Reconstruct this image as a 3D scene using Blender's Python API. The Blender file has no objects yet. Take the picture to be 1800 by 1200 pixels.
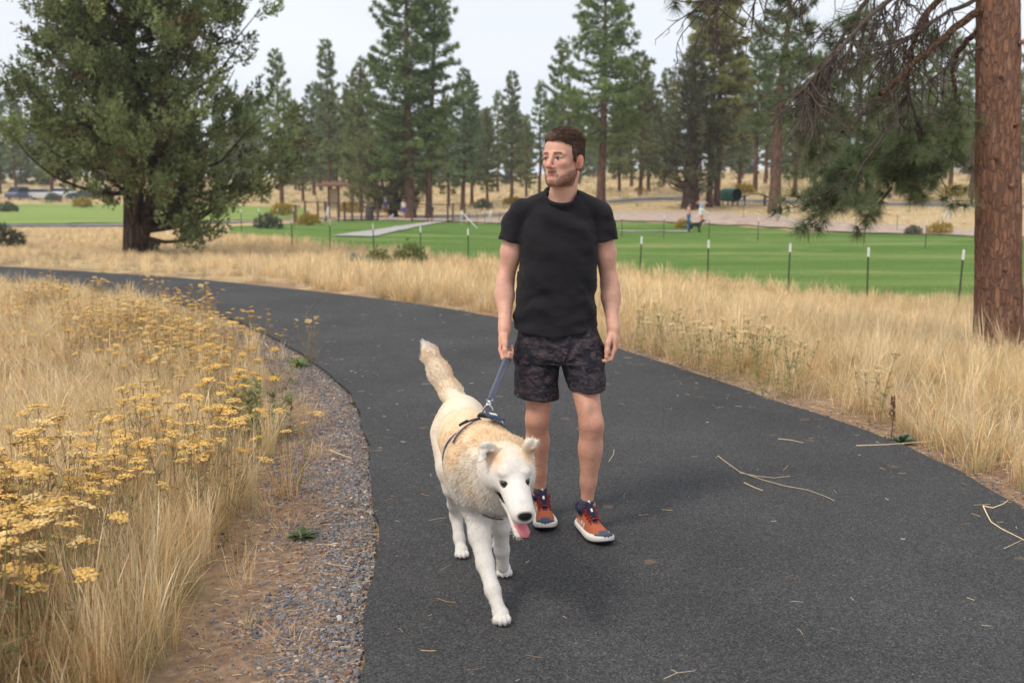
import bpy, bmesh, math, random
import numpy as np
from mathutils import Vector, Matrix

# ------------------------------------------------------------------ camera, world, sun, exposure
scene = bpy.context.scene
COL = scene.collection
R = math.radians
CAM_H = 1.55
FPX = 1750.0                      # 35 mm lens on a 36 mm wide sensor, 1800 px frame
HOR = 338.0
PITCH = math.atan((600.0 - HOR) / FPX)
cam_data = bpy.data.cameras.new('camera')
cam = bpy.data.objects.new('camera', cam_data)
COL.objects.link(cam)
cam.location = (0, 0, CAM_H)
cam.rotation_euler = (math.pi / 2 - PITCH, 0, 0)
cam_data.sensor_width = 36.0
cam_data.lens = 35.0
cam_data.clip_start = 0.05
cam_data.clip_end = 3000
cam_data.dof.use_dof = True
cam_data.dof.focus_distance = 4.25
cam_data.dof.aperture_fstop = 3.2
scene.camera = cam

SUN_ELEV, SUN_AZ = R(52), R(-50)          # soft sun from the left, a little in front of the walker
world = bpy.data.worlds.new('World')
scene.world = world
world.use_nodes = True
wn = world.node_tree
wn.nodes.clear()
w_out = wn.nodes.new('ShaderNodeOutputWorld')
w_bg = wn.nodes.new('ShaderNodeBackground')
w_sky = wn.nodes.new('ShaderNodeTexSky')
w_sky.sky_type = 'NISHITA'
w_sky.sun_disc = False
w_sky.sun_elevation = SUN_ELEV
w_sky.sun_rotation = R(230)
w_sky.air_density = 1.0
w_sky.dust_density = 2.0
w_mul = wn.nodes.new('ShaderNodeVectorMath'); w_mul.operation = 'SCALE'
w_mul.inputs['Scale'].default_value = 0.10
w_tc = wn.nodes.new('ShaderNodeTexCoord')
w_map = wn.nodes.new('ShaderNodeMapping'); w_map.inputs['Scale'].default_value = (1.2, 1.2, 3.5)
w_noi = wn.nodes.new('ShaderNodeTexNoise')
w_noi.inputs['Scale'].default_value = 1.6; w_noi.inputs['Detail'].default_value = 4; w_noi.inputs['Roughness'].default_value = 0.5
w_ramp = wn.nodes.new('ShaderNodeValToRGB')
w_ramp.color_ramp.elements[0].position = 0.3; w_ramp.color_ramp.elements[0].color = (0.70, 0.74, 0.815, 1)
w_ramp.color_ramp.elements[1].position = 0.7; w_ramp.color_ramp.elements[1].color = (0.81, 0.835, 0.89, 1)
w_mix = wn.nodes.new('ShaderNodeMix'); w_mix.data_type = 'RGBA'
w_mix.inputs['Factor'].default_value = 0.90
wn.links.new(w_sky.outputs[0], w_mul.inputs[0])
wn.links.new(w_tc.outputs['Generated'], w_map.inputs[0])
wn.links.new(w_map.outputs[0], w_noi.inputs['Vector'])
wn.links.new(w_noi.outputs['Fac'], w_ramp.inputs[0])
wn.links.new(w_mul.outputs[0], w_mix.inputs['A'])
wn.links.new(w_ramp.outputs[0], w_mix.inputs['B'])
wn.links.new(w_mix.outputs['Result'], w_bg.inputs[0])
wn.links.new(w_bg.outputs[0], w_out.inputs[0])
w_bg.inputs[1].default_value = 1.0

sun_data = bpy.data.lights.new('sun', 'SUN')
sun_data.energy = 1.5
sun_data.angle = R(14)
sun_data.color = (1.0, 0.93, 0.82)
sun = bpy.data.objects.new('sun', sun_data)
COL.objects.link(sun)
_sd = Vector((math.sin(SUN_AZ) * math.cos(SUN_ELEV), -math.cos(SUN_AZ) * math.cos(SUN_ELEV), math.sin(SUN_ELEV)))
sun.rotation_euler = _sd.to_track_quat('Z', 'Y').to_euler()

scene.view_settings.view_transform = 'Standard'
scene.view_settings.look = 'None'
scene.view_settings.exposure = 0.42
scene.view_settings.gamma = 1.0
scene.view_settings.use_curve_mapping = False
scene.render.engine = 'CYCLES'
scene.cycles.use_denoising = True
scene.cycles.max_bounces = 6
scene.cycles.diffuse_bounces = 3
scene.cycles.transparent_max_bounces = 8
scene.cycles.sample_clamp_indirect = 4.0

HAZE = 0.0005
rng = np.random.default_rng(7)
random.seed(7)

# ------------------------------------------------------------------ small helpers
CP, SP = math.cos(PITCH), math.sin(PITCH)
def P(px, py, Y):
    """world point at depth Y seen at photo pixel (px, py)"""
    dx, dy = (px - 900.0) / FPX, (600.0 - py) / FPX
    d = (dx, CP + dy * SP, -SP + dy * CP)
    t = Y / d[1]
    return np.array((d[0] * t, Y, CAM_H + d[2] * t))
def G(px, py, z=0.0):
    """world point on the level z seen at photo pixel (px, py)"""
    dx, dy = (px - 900.0) / FPX, (600.0 - py) / FPX
    d = (dx, CP + dy * SP, -SP + dy * CP)
    t = (z - CAM_H) / d[2]
    return np.array((d[0] * t, d[1] * t, z))
def srgb(r, g, b):
    def f(c):
        c /= 255.0
        return c / 12.92 if c <= 0.04045 else ((c + 0.055) / 1.055) ** 2.4
    return (f(r), f(g), f(b))

def tag(o, label=None, cat=None, group=None, kind=None):
    if label: o['label'] = label
    if cat: o['category'] = cat
    if group: o['group'] = group
    if kind: o['kind'] = kind
    return o
def empty(name, loc=(0, 0, 0), rz=0.0, label=None, cat=None, group=None):
    o = bpy.data.objects.new(name, None)
    o.empty_display_size = 0.1
    COL.objects.link(o)
    o.location = loc
    o.rotation_euler = (0, 0, rz)
    return tag(o, label, cat, group)
def link(name, me, mat=None, parent=None, loc=None, smooth=False):
    o = bpy.data.objects.new(name, me)
    COL.objects.link(o)
    if mat is not None and not me.materials: me.materials.append(mat)
    if parent is not None: o.parent = parent
    if loc is not None: o.location = loc
    return o
def mesh_np(name, V, F, col=None, smooth=True, mat=None):
    """mesh from numpy verts and an (n,3) or (n,4) face array, optional vertex colour"""
    V = np.asarray(V, dtype=np.float32); F = np.asarray(F, dtype=np.int32)
    me = bpy.data.meshes.new(name)
    n, k = F.shape
    me.vertices.add(len(V)); me.vertices.foreach_set('co', V.ravel())
    me.loops.add(n * k); me.loops.foreach_set('vertex_index', F.ravel())
    me.polygons.add(n); me.polygons.foreach_set('loop_start', np.arange(0, n * k, k, dtype=np.int32))
    me.polygons.foreach_set('use_smooth', np.full(n, smooth))
    me.update(calc_edges=True)
    if col is not None:
        c = np.ones((len(V), 4), dtype=np.float32); c[:, :3] = col
        at = me.attributes.new('Col', 'FLOAT_COLOR', 'POINT')
        at.data.foreach_set('color', c.ravel())
    if mat is not None: me.materials.append(mat)
    return me
class MB:
    """collects shapes into one mesh"""
    def __init__(self): self.v = []; self.f = []; self.c = []; self.cur = (1, 1, 1)
    def add(self, V, F, c=None):
        n = len(self.v)
        self.v.extend([tuple(map(float, p)) for p in V])
        self.f.extend([tuple(i + n for i in f) for f in F])
        self.c.extend([tuple(c or self.cur)] * len(V))
    def box(self, lo, hi, c=None):
        x0, y0, z0 = lo; x1, y1, z1 = hi
        V = [(x0,y0,z0),(x1,y0,z0),(x1,y1,z0),(x0,y1,z0),(x0,y0,z1),(x1,y0,z1),(x1,y1,z1),(x0,y1,z1)]
        self.add(V, [(0,3,2,1),(4,5,6,7),(0,1,5,4),(1,2,6,5),(2,3,7,6),(3,0,4,7)], c)
    def tube(self, pts, rad, seg=6, c=None, cap=True):
        pts = [np.array(p, float) for p in pts]
        rad = [rad] * len(pts) if np.isscalar(rad) else list(rad)
        V, F = [], []
        up = np.array((0.13, 0.31, 0.94))
        for i, p in enumerate(pts):
            t = pts[min(i + 1, len(pts) - 1)] - pts[max(i - 1, 0)]
            t = t / (np.linalg.norm(t) + 1e-9)
            u = np.cross(t, up)
            if np.linalg.norm(u) < 1e-3: u = np.cross(t, (1, 0, 0))
            u /= np.linalg.norm(u); w = np.cross(t, u)
            for k in range(seg):
                a = 2 * math.pi * k / seg
                V.append(p + rad[i] * (math.cos(a) * u + math.sin(a) * w))
        for i in range(len(pts) - 1):
            for k in range(seg):
                a, b = i * seg + k, i * seg + (k + 1) % seg
                F.append((a, b, b + seg, a + seg))
        if cap:
            F.append(tuple(range(seg))[::-1]); F.append(tuple(range((len(pts) - 1) * seg, len(pts) * seg)))
        self.add(V, F, c)
    def build(self, name, mat, parent=None, smooth=False, loc=None):
        me = bpy.data.meshes.new(name)
        me.from_pydata(self.v, [], self.f)
        me.polygons.foreach_set('use_smooth', [smooth] * len(me.polygons))
        c = np.ones((len(self.v), 4), dtype=np.float32); c[:, :3] = np.array(self.c, dtype=np.float32).reshape(-1, 3)
        at = me.attributes.new('Col', 'FLOAT_COLOR', 'POINT'); at.data.foreach_set('color', c.ravel())
        me.update()
        return link(name, me, mat, parent, loc)
def copy_tree(o, parent=None):
    c = o.copy(); COL.objects.link(c)
    if parent is not None: c.parent = parent
    for ch in o.children: copy_tree(ch, c)
    return c

# ------------------------------------------------------------------ numpy noise
def _h(ix, iy, iz, seed):
    n = (ix * 374761393 + iy * 668265263 + iz * 1274126177 + seed * 974634777) & 0xFFFFFFFF
    n = ((n ^ (n >> 13)) * 1103515245) & 0xFFFFFFFF
    n = ((n ^ (n >> 16)) * 2246822519) & 0xFFFFFFFF
    return ((n ^ (n >> 15)) & 0xFFFF) / 65535.0
def vnoise(p, scale=1.0, seed=0):
    p = np.asarray(p, dtype=np.float64) * scale
    i = np.floor(p).astype(np.int64); f = p - i; f = f * f * (3 - 2 * f)
    out = 0
    for dx in (0, 1):
        for dy in (0, 1):
            for dz in (0, 1):
                w = (f[..., 0] if dx else 1 - f[..., 0]) * (f[..., 1] if dy else 1 - f[..., 1]) * (f[..., 2] if dz else 1 - f[..., 2])
                out = out + w * _h(i[..., 0] + dx, i[..., 1] + dy, i[..., 2] + dz, seed)
    return out
def fbm(p, scale=1.0, oct=3, seed=0):
    s, a, t = 0, 1.0, 0
    for k in range(oct):
        s = s + a * vnoise(p, scale * 2 ** k, seed + k); t += a; a *= 0.5
    return s / t
def sstep(a, b, x):
    t = np.clip((x - a) / (b - a), 0, 1)
    return t * t * (3 - 2 * t)

# ------------------------------------------------------------------ implicit surfaces (smooth unions on a grid, then surface nets)
class Field:
    def __init__(self, lo, hi, h):
        self.lo = np.array(lo, float); self.h = h
        self.n = np.ceil((np.array(hi, float) - self.lo) / h).astype(int) + 1
        self.D = np.full(self.n, 0.5, dtype=np.float32)
    def sl(self, lo, hi):
        a = np.clip(np.floor((np.array(lo) - self.lo) / self.h).astype(int), 0, self.n)
        b = np.clip(np.ceil((np.array(hi) - self.lo) / self.h).astype(int) + 1, 0, self.n)
        if np.any(b <= a): return None, None
        s = tuple(slice(a[i], b[i]) for i in range(3))
        ax = [(self.lo[i] + self.h * np.arange(a[i], b[i])).astype(np.float32) for i in range(3)]
        X, Y, Z = np.meshgrid(*ax, indexing='ij')
        return s, np.stack((X, Y, Z), -1)
    def put(self, fn, lo, hi, k=0.01, mode='add', pad=0.03):
        m = pad + k
        s, p = self.sl(np.array(lo) - m, np.array(hi) + m)
        if s is None: return
        d = fn(p).astype(np.float32); A = self.D[s]
        if mode == 'add':
            hh = np.clip(0.5 + 0.5 * (A - d) / k, 0, 1)
            self.D[s] = A + (d - A) * hh - k * hh * (1 - hh)
        elif mode == 'sub':
            hh = np.clip(0.5 - 0.5 * (A + d) / k, 0, 1)
            self.D[s] = A + (-d - A) * hh + k * hh * (1 - hh)
        elif mode == 'cut':          # keep only where fn < 0
            hh = np.clip(0.5 - 0.5 * (A - d) / k, 0, 1)
            self.D[s] = A + (d - A) * (1 - hh) * 0 + (np.maximum(A, d) - A)
    def cone(self, a, b, ra, rb, k=0.02, mode='add', flat=None, pad=0.03):
        a = np.array(a, float); b = np.array(b, float); ab = b - a; L2 = float(ab @ ab) + 1e-12
        if flat is not None:
            w = np.array(flat[0], float); w -= ab * (w @ ab) / L2; w /= np.linalg.norm(w); q = flat[1]
        def fn(p):
            pa = p - a.astype(np.float32)
            t = np.clip((pa @ ab.astype(np.float32)) / L2, 0, 1)
            v = pa - t[..., None] * ab.astype(np.float32)
            if flat is not None:
                c = v @ w.astype(np.float32)
                v = v + (c * (1 / q - 1))[..., None] * w.astype(np.float32)
            return np.linalg.norm(v, axis=-1) - (ra + (rb - ra) * t)
        r = max(ra, rb)
        self.put(fn, np.minimum(a, b) - r, np.maximum(a, b) + r, k, mode, pad)
    def chain(self, pts, rads, k=0.02, **kw):
        for i in range(len(pts) - 1): self.cone(pts[i], pts[i + 1], rads[i], rads[i + 1], k, **kw)
    def ell(self, c, r, M=None, k=0.02, mode='add', pad=0.03):
        c = np.array(c, float); r = np.array(r, float)
        M = np.eye(3) if M is None else np.array(M, float)   # columns are the local axes
        def fn(p):
            q = (p - c.astype(np.float32)) @ M.astype(np.float32)
            k0 = np.linalg.norm(q / r.astype(np.float32), axis=-1)
            k1 = np.linalg.norm(q / (r * r).astype(np.float32), axis=-1) + 1e-6
            return k0 * (k0 - 1) / k1
        e = np.abs(M) @ r
        self.put(fn, c - e, c + e, k, mode, pad)
    def mesh(self):
        D = self.D; S = D < 0
        c = np.zeros(self.n - 1, dtype=np.uint8)
        for i in (0, 1):
            for j in (0, 1):
                for k in (0, 1):
                    c += S[i:self.n[0] - 1 + i, j:self.n[1] - 1 + j, k:self.n[2] - 1 + k]
        act = np.argwhere((c > 0) & (c < 8))
        idx = np.full(self.n - 1, -1, dtype=np.int32)
        idx[act[:, 0], act[:, 1], act[:, 2]] = np.arange(len(act))
        corner = [np.array((i, j, k)) for i in (0, 1) for j in (0, 1) for k in (0, 1)]
        val = {tuple(o): D[act[:, 0] + o[0], act[:, 1] + o[1], act[:, 2] + o[2]].astype(np.float64) for o in corner}
        acc = np.zeros((len(act), 3)); cnt = np.zeros(len(act))
        for o in corner:
            for ax in range(3):
                if o[ax]: continue
                o2 = o.copy(); o2[ax] = 1
                a, b = val[tuple(o)], val[tuple(o2)]
                m = (a < 0) != (b < 0)
                t = a[m] / (a[m] - b[m])
                q = np.repeat(o[None].astype(float), m.sum(), 0); q[:, ax] = t
                acc[m] += q; cnt[m] += 1
        V = self.lo + self.h * (act + acc / np.maximum(cnt, 1)[:, None])
        F = []
        for ax in range(3):
            u, w = (ax + 1) % 3, (ax + 2) % 3
            s0 = [slice(None)] * 3; s1 = [slice(None)] * 3
            s0[ax] = slice(0, -1); s1[ax] = slice(1, None)
            A = S[tuple(s0)]; B = S[tuple(s1)]
            e = np.argwhere(A != B)
            e = e[(e[:, u] > 0) & (e[:, w] > 0) & (e[:, u] < self.n[u] - 1) & (e[:, w] < self.n[w] - 1)]
            ins = A[e[:, 0], e[:, 1], e[:, 2]]
            def g(du, dw):
                q = e.copy(); q[:, u] -= du; q[:, w] -= dw
                return idx[q[:, 0], q[:, 1], q[:, 2]]
            q = np.stack((g(1, 1), g(0, 1), g(0, 0), g(1, 0)), 1)
            q[~ins] = q[~ins][:, ::-1]
            F.append(q)
        F = np.concatenate(F)
        return V, F[(F >= 0).all(1)]
def biggest(V, F):
    """keep the largest connected piece"""
    lab = np.arange(len(V))
    while True:
        m = lab[F].min(1); old = lab.copy()
        for k in range(F.shape[1]): np.minimum.at(lab, F[:, k], m)
        lab = lab[lab]
        if (lab == old).all(): break
    u, c = np.unique(lab, return_counts=True)
    kf = lab[F[:, 0]] == u[c.argmax()]
    F = F[kf]; us = np.unique(F); rm = np.full(len(V), -1); rm[us] = np.arange(len(us))
    return V[us], rm[F]
def vnormals(V, F):
    n = np.cross(V[F[:, 1]] - V[F[:, 0]], V[F[:, 2]] - V[F[:, 0]])
    N = np.zeros_like(V)
    for k in range(F.shape[1]): np.add.at(N, F[:, k], n)
    return N / (np.linalg.norm(N, axis=1)[:, None] + 1e-12)
def relax(V, F, it=1, lam=0.5):
    E = np.concatenate([F[:, [k, (k + 1) % F.shape[1]]] for k in range(F.shape[1])])
    for _ in range(it):
        A = np.zeros_like(V); c = np.zeros(len(V))
        np.add.at(A, E[:, 0], V[E[:, 1]]); np.add.at(A, E[:, 1], V[E[:, 0]])
        np.add.at(c, E[:, 0], 1); np.add.at(c, E[:, 1], 1)
        V = V + lam * (A / np.maximum(c, 1)[:, None] - V)
    return V

# ------------------------------------------------------------------ materials
def mat_new(name):
    m = bpy.data.materials.new(name); m.use_nodes = True
    nt = m.node_tree
    return m, nt, nt.nodes['Principled BSDF']
def plain(name, col, rough=0.7, metal=0.0, var=0.12, scale=8.0, bump=0.0, bscale=60.0, spec=0.4):
    """procedural: noise-varied colour, optional bump"""
    m, nt, b = mat_new(name)
    N, L = nt.nodes, nt.links
    tc = N.new('ShaderNodeTexCoord'); no = N.new('ShaderNodeTexNoise')
    no.inputs['Scale'].default_value = scale; no.inputs['Detail'].default_value = 4
    L.new(tc.outputs['Object'], no.inputs['Vector'])
    ra = N.new('ShaderNodeValToRGB')
    ra.color_ramp.elements[0].position = 0.3; ra.color_ramp.elements[1].position = 0.7
    ra.color_ramp.elements[0].color = (*[c * (1 - var) for c in col], 1)
    ra.color_ramp.elements[1].color = (*[min(1, c * (1 + var)) for c in col], 1)
    L.new(no.outputs['Fac'], ra.inputs[0]); L.new(ra.outputs[0], b.inputs['Base Color'])
    b.inputs['Roughness'].default_value = rough; b.inputs['Metallic'].default_value = metal
    b.inputs['Specular IOR Level'].default_value = spec
    if bump:
        n2 = N.new('ShaderNodeTexNoise'); n2.inputs['Scale'].default_value = bscale; n2.inputs['Detail'].default_value = 3
        L.new(tc.outputs['Object'], n2.inputs['Vector'])
        bu = N.new('ShaderNodeBump'); bu.inputs['Strength'].default_value = bump; bu.inputs['Distance'].default_value = 0.01
        L.new(n2.outputs['Fac'], bu.inputs['Height']); L.new(bu.outputs[0], b.inputs['Normal'])
    return m
def vcol(name, rough=0.8, trans=0.0, var=0.0, vscale=20.0, spec=0.2, bump=0.0, bscale=200.0, sss=0.0, rnd=0.0, sheen=0.0):
    """colour from the mesh's own colour attribute, with noise variation and a little light passing through thin leaves"""
    m, nt, b = mat_new(name)
    N, L = nt.nodes, nt.links
    at = N.new('ShaderNodeAttribute'); at.attribute_name = 'Col'
    src = at.outputs['Color']
    if var or rnd:
        hs = N.new('ShaderNodeHueSaturation')
        L.new(src, hs.inputs['Color'])
        if rnd:
            oi = N.new('ShaderNodeObjectInfo'); mr = N.new('ShaderNodeMapRange')
            mr.inputs['To Min'].default_value = 1 - rnd; mr.inputs['To Max'].default_value = 1 + rnd
            L.new(oi.outputs['Random'], mr.inputs['Value']); L.new(mr.outputs[0], hs.inputs['Value'])
        else:
            tc = N.new('ShaderNodeTexCoord'); no = N.new('ShaderNodeTexNoise'); mr = N.new('ShaderNodeMapRange')
            no.inputs['Scale'].default_value = vscale; no.inputs['Detail'].default_value = 3
            mr.inputs['From Min'].default_value = 0.25; mr.inputs['From Max'].default_value = 0.75
            mr.inputs['To Min'].default_value = 1 - var; mr.inputs['To Max'].default_value = 1 + var
            L.new(tc.outputs['Object'], no.inputs['Vector']); L.new(no.outputs['Fac'], mr.inputs['Value']); L.new(mr.outputs[0], hs.inputs['Value'])
        src = hs.outputs['Color']
    L.new(src, b.inputs['Base Color'])
    b.inputs['Roughness'].default_value = rough
    b.inputs['Specular IOR Level'].default_value = spec
    if sss:
        b.inputs['Subsurface Weight'].default_value = sss
        b.inputs['Subsurface Radius'].default_value = (0.012, 0.005, 0.003)
        b.inputs['Subsurface Scale'].default_value = 1.0
    if sheen: b.inputs['Sheen Weight'].default_value = sheen
    if bump:
        tc2 = N.new('ShaderNodeTexCoord'); n2 = N.new('ShaderNodeTexNoise'); n2.inputs['Scale'].default_value = bscale; n2.inputs['Detail'].default_value = 3
        L.new(tc2.outputs['Object'], n2.inputs['Vector'])
        bu = N.new('ShaderNodeBump'); bu.inputs['Strength'].default_value = bump; bu.inputs['Distance'].default_value = 0.004
        L.new(n2.outputs['Fac'], bu.inputs['Height']); L.new(bu.outputs[0], b.inputs['Normal'])
    if trans:
        tr = N.new('ShaderNodeBsdfTranslucent'); mx = N.new('ShaderNodeMixShader'); mx.inputs[0].default_value = trans
        L.new(src, tr.inputs['Color']); L.new(b.outputs[0], mx.inputs[1]); L.new(tr.outputs[0], mx.inputs[2])
        L.new(mx.outputs[0], N['Material Output'].inputs['Surface'])
    return m
# ================================================================== terrain, path and lawns
def cat_rom(pts, step=0.12):
    pts = [np.array(p, float)[:2] for p in pts]
    out = []
    q = [2 * pts[0] - pts[1]] + pts + [2 * pts[-1] - pts[-2]]
    for i in range(1, len(q) - 2):
        n = max(2, int(np.linalg.norm(q[i + 1] - q[i]) / step))
        for t in np.linspace(0, 1, n, endpoint=False):
            a, b, c, d = q[i - 1], q[i], q[i + 1], q[i + 2]
            out.append(0.5 * ((2 * b) + (-a + c) * t + (2 * a - 5 * b + 4 * c - d) * t * t + (-a + 3 * b - 3 * c + d) * t ** 3))
    out.append(q[-2])
    return np.array(out)
LEFT_E = cat_rom([(-1.15, -4), (-0.82, -1), (-0.66, 1.0), (-0.56, 2.2)] + [G(*p) for p in ((632, 1190), (650, 1060), (661, 960), (657, 860), (643, 765), (617, 695), (565, 645), (490, 598), (400, 556), (300, 528), (150, 506), (0, 492), (-300, 474))] + [(-22, 22.5), (-34, 25)])
RIGHT_E = cat_rom([(2.2, -4), (2.45, -1), (2.58, 2.0)] + [G(*p) for p in ((1800, 893), (1640, 803), (1460, 735), (1270, 672), (1100, 616), (990, 586), (860, 555), (700, 529), (500, 506), (300, 487), (0, 468), (-300, 452))] + [(-24, 26.5), (-36, 29)])
def wob(E, amp, seed):
    n = np.zeros_like(E); t = np.gradient(E, axis=0); t /= np.linalg.norm(t, axis=1)[:, None]
    n[:, 0], n[:, 1] = -t[:, 1], t[:, 0]
    k = np.stack((E[:, 0], E[:, 1], np.zeros(len(E))), 1)
    return E + n * (amp * (fbm(k, 2.3, 2, seed) - 0.5) + 0.5 * amp * (vnoise(k, 9, seed + 5) - 0.5))[:, None]
def dist_to(E, p):
    out = np.empty(len(p)); Es = E[::2]
    for i in range(0, len(p), 20000):
        q = p[i:i + 20000]
        out[i:i + 20000] = np.sqrt(((q[:, None, 0] - Es[None, :, 0]) ** 2 + (q[:, None, 1] - Es[None, :, 1]) ** 2).min(1))
    return out
POLY = np.concatenate((LEFT_E[::4], RIGHT_E[::-1][::4]))
def in_poly(p, poly):
    x, y = p[:, 0], p[:, 1]; c = np.zeros(len(p), bool)
    a = poly; b = np.roll(poly, -1, 0)
    for (x0, y0), (x1, y1) in zip(a, b):
        if y0 == y1: continue
        m = ((y0 > y) != (y1 > y)) & (x < (x1 - x0) * (y - y0) / (y1 - y0) + x0)
        c ^= m
    return c
def path_info(p):
    """distance to left edge, right edge, and where: 0 on the path, -1 inner (left) side, 1 outer side"""
    p = np.asarray(p, float)
    dl, dr = dist_to(LEFT_E, p), dist_to(RIGHT_E, p)
    side = np.where(in_poly(p, POLY), 0, np.where(dl < dr, -1, 1))
    return dl, dr, side
def ground_z(p, info=None):
    p = np.asarray(p, float)[:, :2]
    dl, dr, side = info if info is not None else path_info(p)
    Yd = np.maximum(p[:, 1], 1.0); az = p[:, 0] / Yd
    low = np.interp(az, [-0.5, -0.3, -0.15, 0.0], [0.42, 0.46, 0.70, 0.86])
    out = -low * sstep(0.8, 10.0, dr)
    wr = sstep(-0.05, 0.16, az)
    rise = (1 - wr) * np.interp(Yd, [100, 125, 150, 250, 420], [0, 0.8, 1.6, 4.5, 9.0]) + wr * np.interp(Yd, [62, 80, 110, 150, 250, 420], [0, 1.0, 2.4, 4.0, 7.0, 12.0])
    far = sstep(6, 40, dr)
    out = out + rise * far
    inn = -0.14 * sstep(0.4, 4.0, dl)
    z = np.where(side == 1, out, np.where(side == -1, inn, 0.0))
    k = np.stack((p[:, 0], p[:, 1], np.zeros(len(p))), 1)
    rough = (fbm(k, 0.9, 3, 81) - 0.5) * 0.07 * np.minimum(1, np.minimum(dl, dr) / 1.5)
    return np.where(side == 0, -0.05, z - 0.025 + rough)
def gz(x, y): return float(ground_z(np.array([[x, y]]))[0])

# ---- ground material: pale dry soil under straw, brown needle litter patches
m, nt, b = mat_new('dry_ground'); N_, L_ = nt.nodes, nt.links
tcn = N_.new('ShaderNodeTexCoord')
def noise_n(scale, detail=5, rough=0.6, src=None):
    n = N_.new('ShaderNodeTexNoise'); n.inputs['Scale'].default_value = scale; n.inputs['Detail'].default_value = detail; n.inputs['Roughness'].default_value = rough
    L_.new(src or tcn.outputs['Object'], n.inputs['Vector']); return n.outputs['Fac']
def ramp(src, stops):
    r = N_.new('ShaderNodeValToRGB'); e = r.color_ramp.elements
    e[0].position, e[0].color = stops[0][0], (*stops[0][1], 1); e[1].position, e[1].color = stops[-1][0], (*stops[-1][1], 1)
    for p_, c_ in stops[1:-1]:
        x = e.new(p_); x.color = (*c_, 1)
    L_.new(src, r.inputs[0]); return r.outputs[0]
def mixc(f, a, c):
    x = N_.new('ShaderNodeMix'); x.data_type = 'RGBA'
    for key, v in (('Factor', f), ('A', a), ('B', c)):
        if hasattr(v, 'links'): L_.new(v, x.inputs[key])
        elif key == 'Factor': x.inputs[key].default_value = v
        else: x.inputs[key].default_value = (*v, 1)
    return x.outputs['Result']
straw = ramp(noise_n(6), [(0.3, (0.42, 0.29, 0.145)), (0.5, (0.58, 0.42, 0.22)), (0.72, (0.68, 0.53, 0.31))])
soil = ramp(noise_n(25), [(0.3, (0.20, 0.125, 0.08)), (0.55, (0.35, 0.23, 0.15)), (0.75, (0.47, 0.34, 0.23))])
patch_ = ramp(noise_n(0.45, 4), [(0.42, (0, 0, 0)), (0.60, (1, 1, 1))])
sage = mixc(ramp(noise_n(0.12, 5), [(0.50, (0, 0, 0)), (0.70, (0.45, 0.45, 0.45))]), straw, (0.30, 0.30, 0.17))
attn = N_.new('ShaderNodeAttribute'); attn.attribute_name = 'Col'
sepn = N_.new('ShaderNodeSeparateColor'); L_.new(attn.outputs['Color'], sepn.inputs[0])
base = mixc(patch_, sage, soil)
base = mixc(sepn.outputs[0], base, soil)
base = mixc(sepn.outputs[1], base, sage)
L_.new(base, b.inputs['Base Color'])
b.inputs['Roughness'].default_value = 0.95; b.inputs['Specular IOR Level'].default_value = 0.1
bu = N_.new('ShaderNodeBump'); bu.inputs['Strength'].default_value = 0.8; bu.inputs['Distance'].default_value = 0.02
L_.new(noise_n(60, 6, 0.7), bu.inputs['Height']); L_.new(bu.outputs[0], b.inputs['Normal'])
ground_mat = m
# ---- ground sheet
gx = np.sign(np.linspace(-1, 1, 261)) * (np.abs(np.linspace(-1, 1, 261)) ** 2.4) * 330
gy = -8 + 470 * np.linspace(0, 1, 300) ** 2.3
GX, GY = np.meshgrid(gx, gy, indexing='ij')
gp = np.stack((GX.ravel(), GY.ravel()), 1)
ginfo = path_info(gp)
gzv = ground_z(gp, ginfo)
dl, dr, sd_ = ginfo
bare = np.where(sd_ == -1, sstep(1.1, 0.5, dl) + 0.75 * np.exp(-(((gp[:, 0] + 3.9) / 0.9) ** 2 + ((gp[:, 1] - 8.6) / 1.6) ** 2)), 0)
bare = bare + np.where(sd_ == 1, sstep(0.6, 0.2, dr) + 0.9 * np.exp(-(((gp[:, 0] - 4.1) / 1.9) ** 2 + ((gp[:, 1] - 12.6) / 1.7) ** 2)), 0)
farc = sstep(45, 70, gp[:, 1])
idx = np.arange(len(gp)).reshape(GX.shape)
gf = np.stack((idx[:-1, :-1], idx[1:, :-1], idx[1:, 1:], idx[:-1, 1:]), -1).reshape(-1, 4)
gme = mesh_np('ground', np.column_stack((gp, gzv)), gf, np.column_stack((np.clip(bare, 0, 1), farc * 0.8, np.zeros(len(gp)))), True, ground_mat)
tag(link('ground', gme), kind='structure')

# ---- asphalt path
m, nt, b = mat_new('asphalt'); N_, L_ = nt.nodes, nt.links
tcn = N_.new('ShaderNodeTexCoord')
grain = N_.new('ShaderNodeTexVoronoi'); grain.inputs['Scale'].default_value = 170; L_.new(tcn.outputs['Object'], grain.inputs['Vector'])
gcol = ramp(grain.outputs['Color'], [(0.1, (0.020, 0.0195, 0.020)), (0.6, (0.058, 0.057, 0.057)), (0.88, (0.10, 0.098, 0.096)), (1.0, (0.20, 0.19, 0.18))])
big = ramp(noise_n(0.9, 4), [(0.3, (0.78, 0.78, 0.78)), (0.7, (1.22, 1.21, 1.2))])
mul = N_.new('ShaderNodeMix'); mul.data_type = 'RGBA'; mul.blend_type = 'MULTIPLY'; mul.inputs['Factor'].default_value = 1
L_.new(gcol, mul.inputs['A']); L_.new(big, mul.inputs['B'])
fine = ramp(noise_n(230, 3, 0.75), [(0.3, (0.55, 0.55, 0.55)), (0.7, (1.5, 1.5, 1.5))])
mul2 = N_.new('ShaderNodeMix'); mul2.data_type = 'RGBA'; mul2.blend_type = 'MULTIPLY'; mul2.inputs['Factor'].default_value = 1
L_.new(mul.outputs['Result'], mul2.inputs['A']); L_.new(fine, mul2.inputs['B'])
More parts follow.
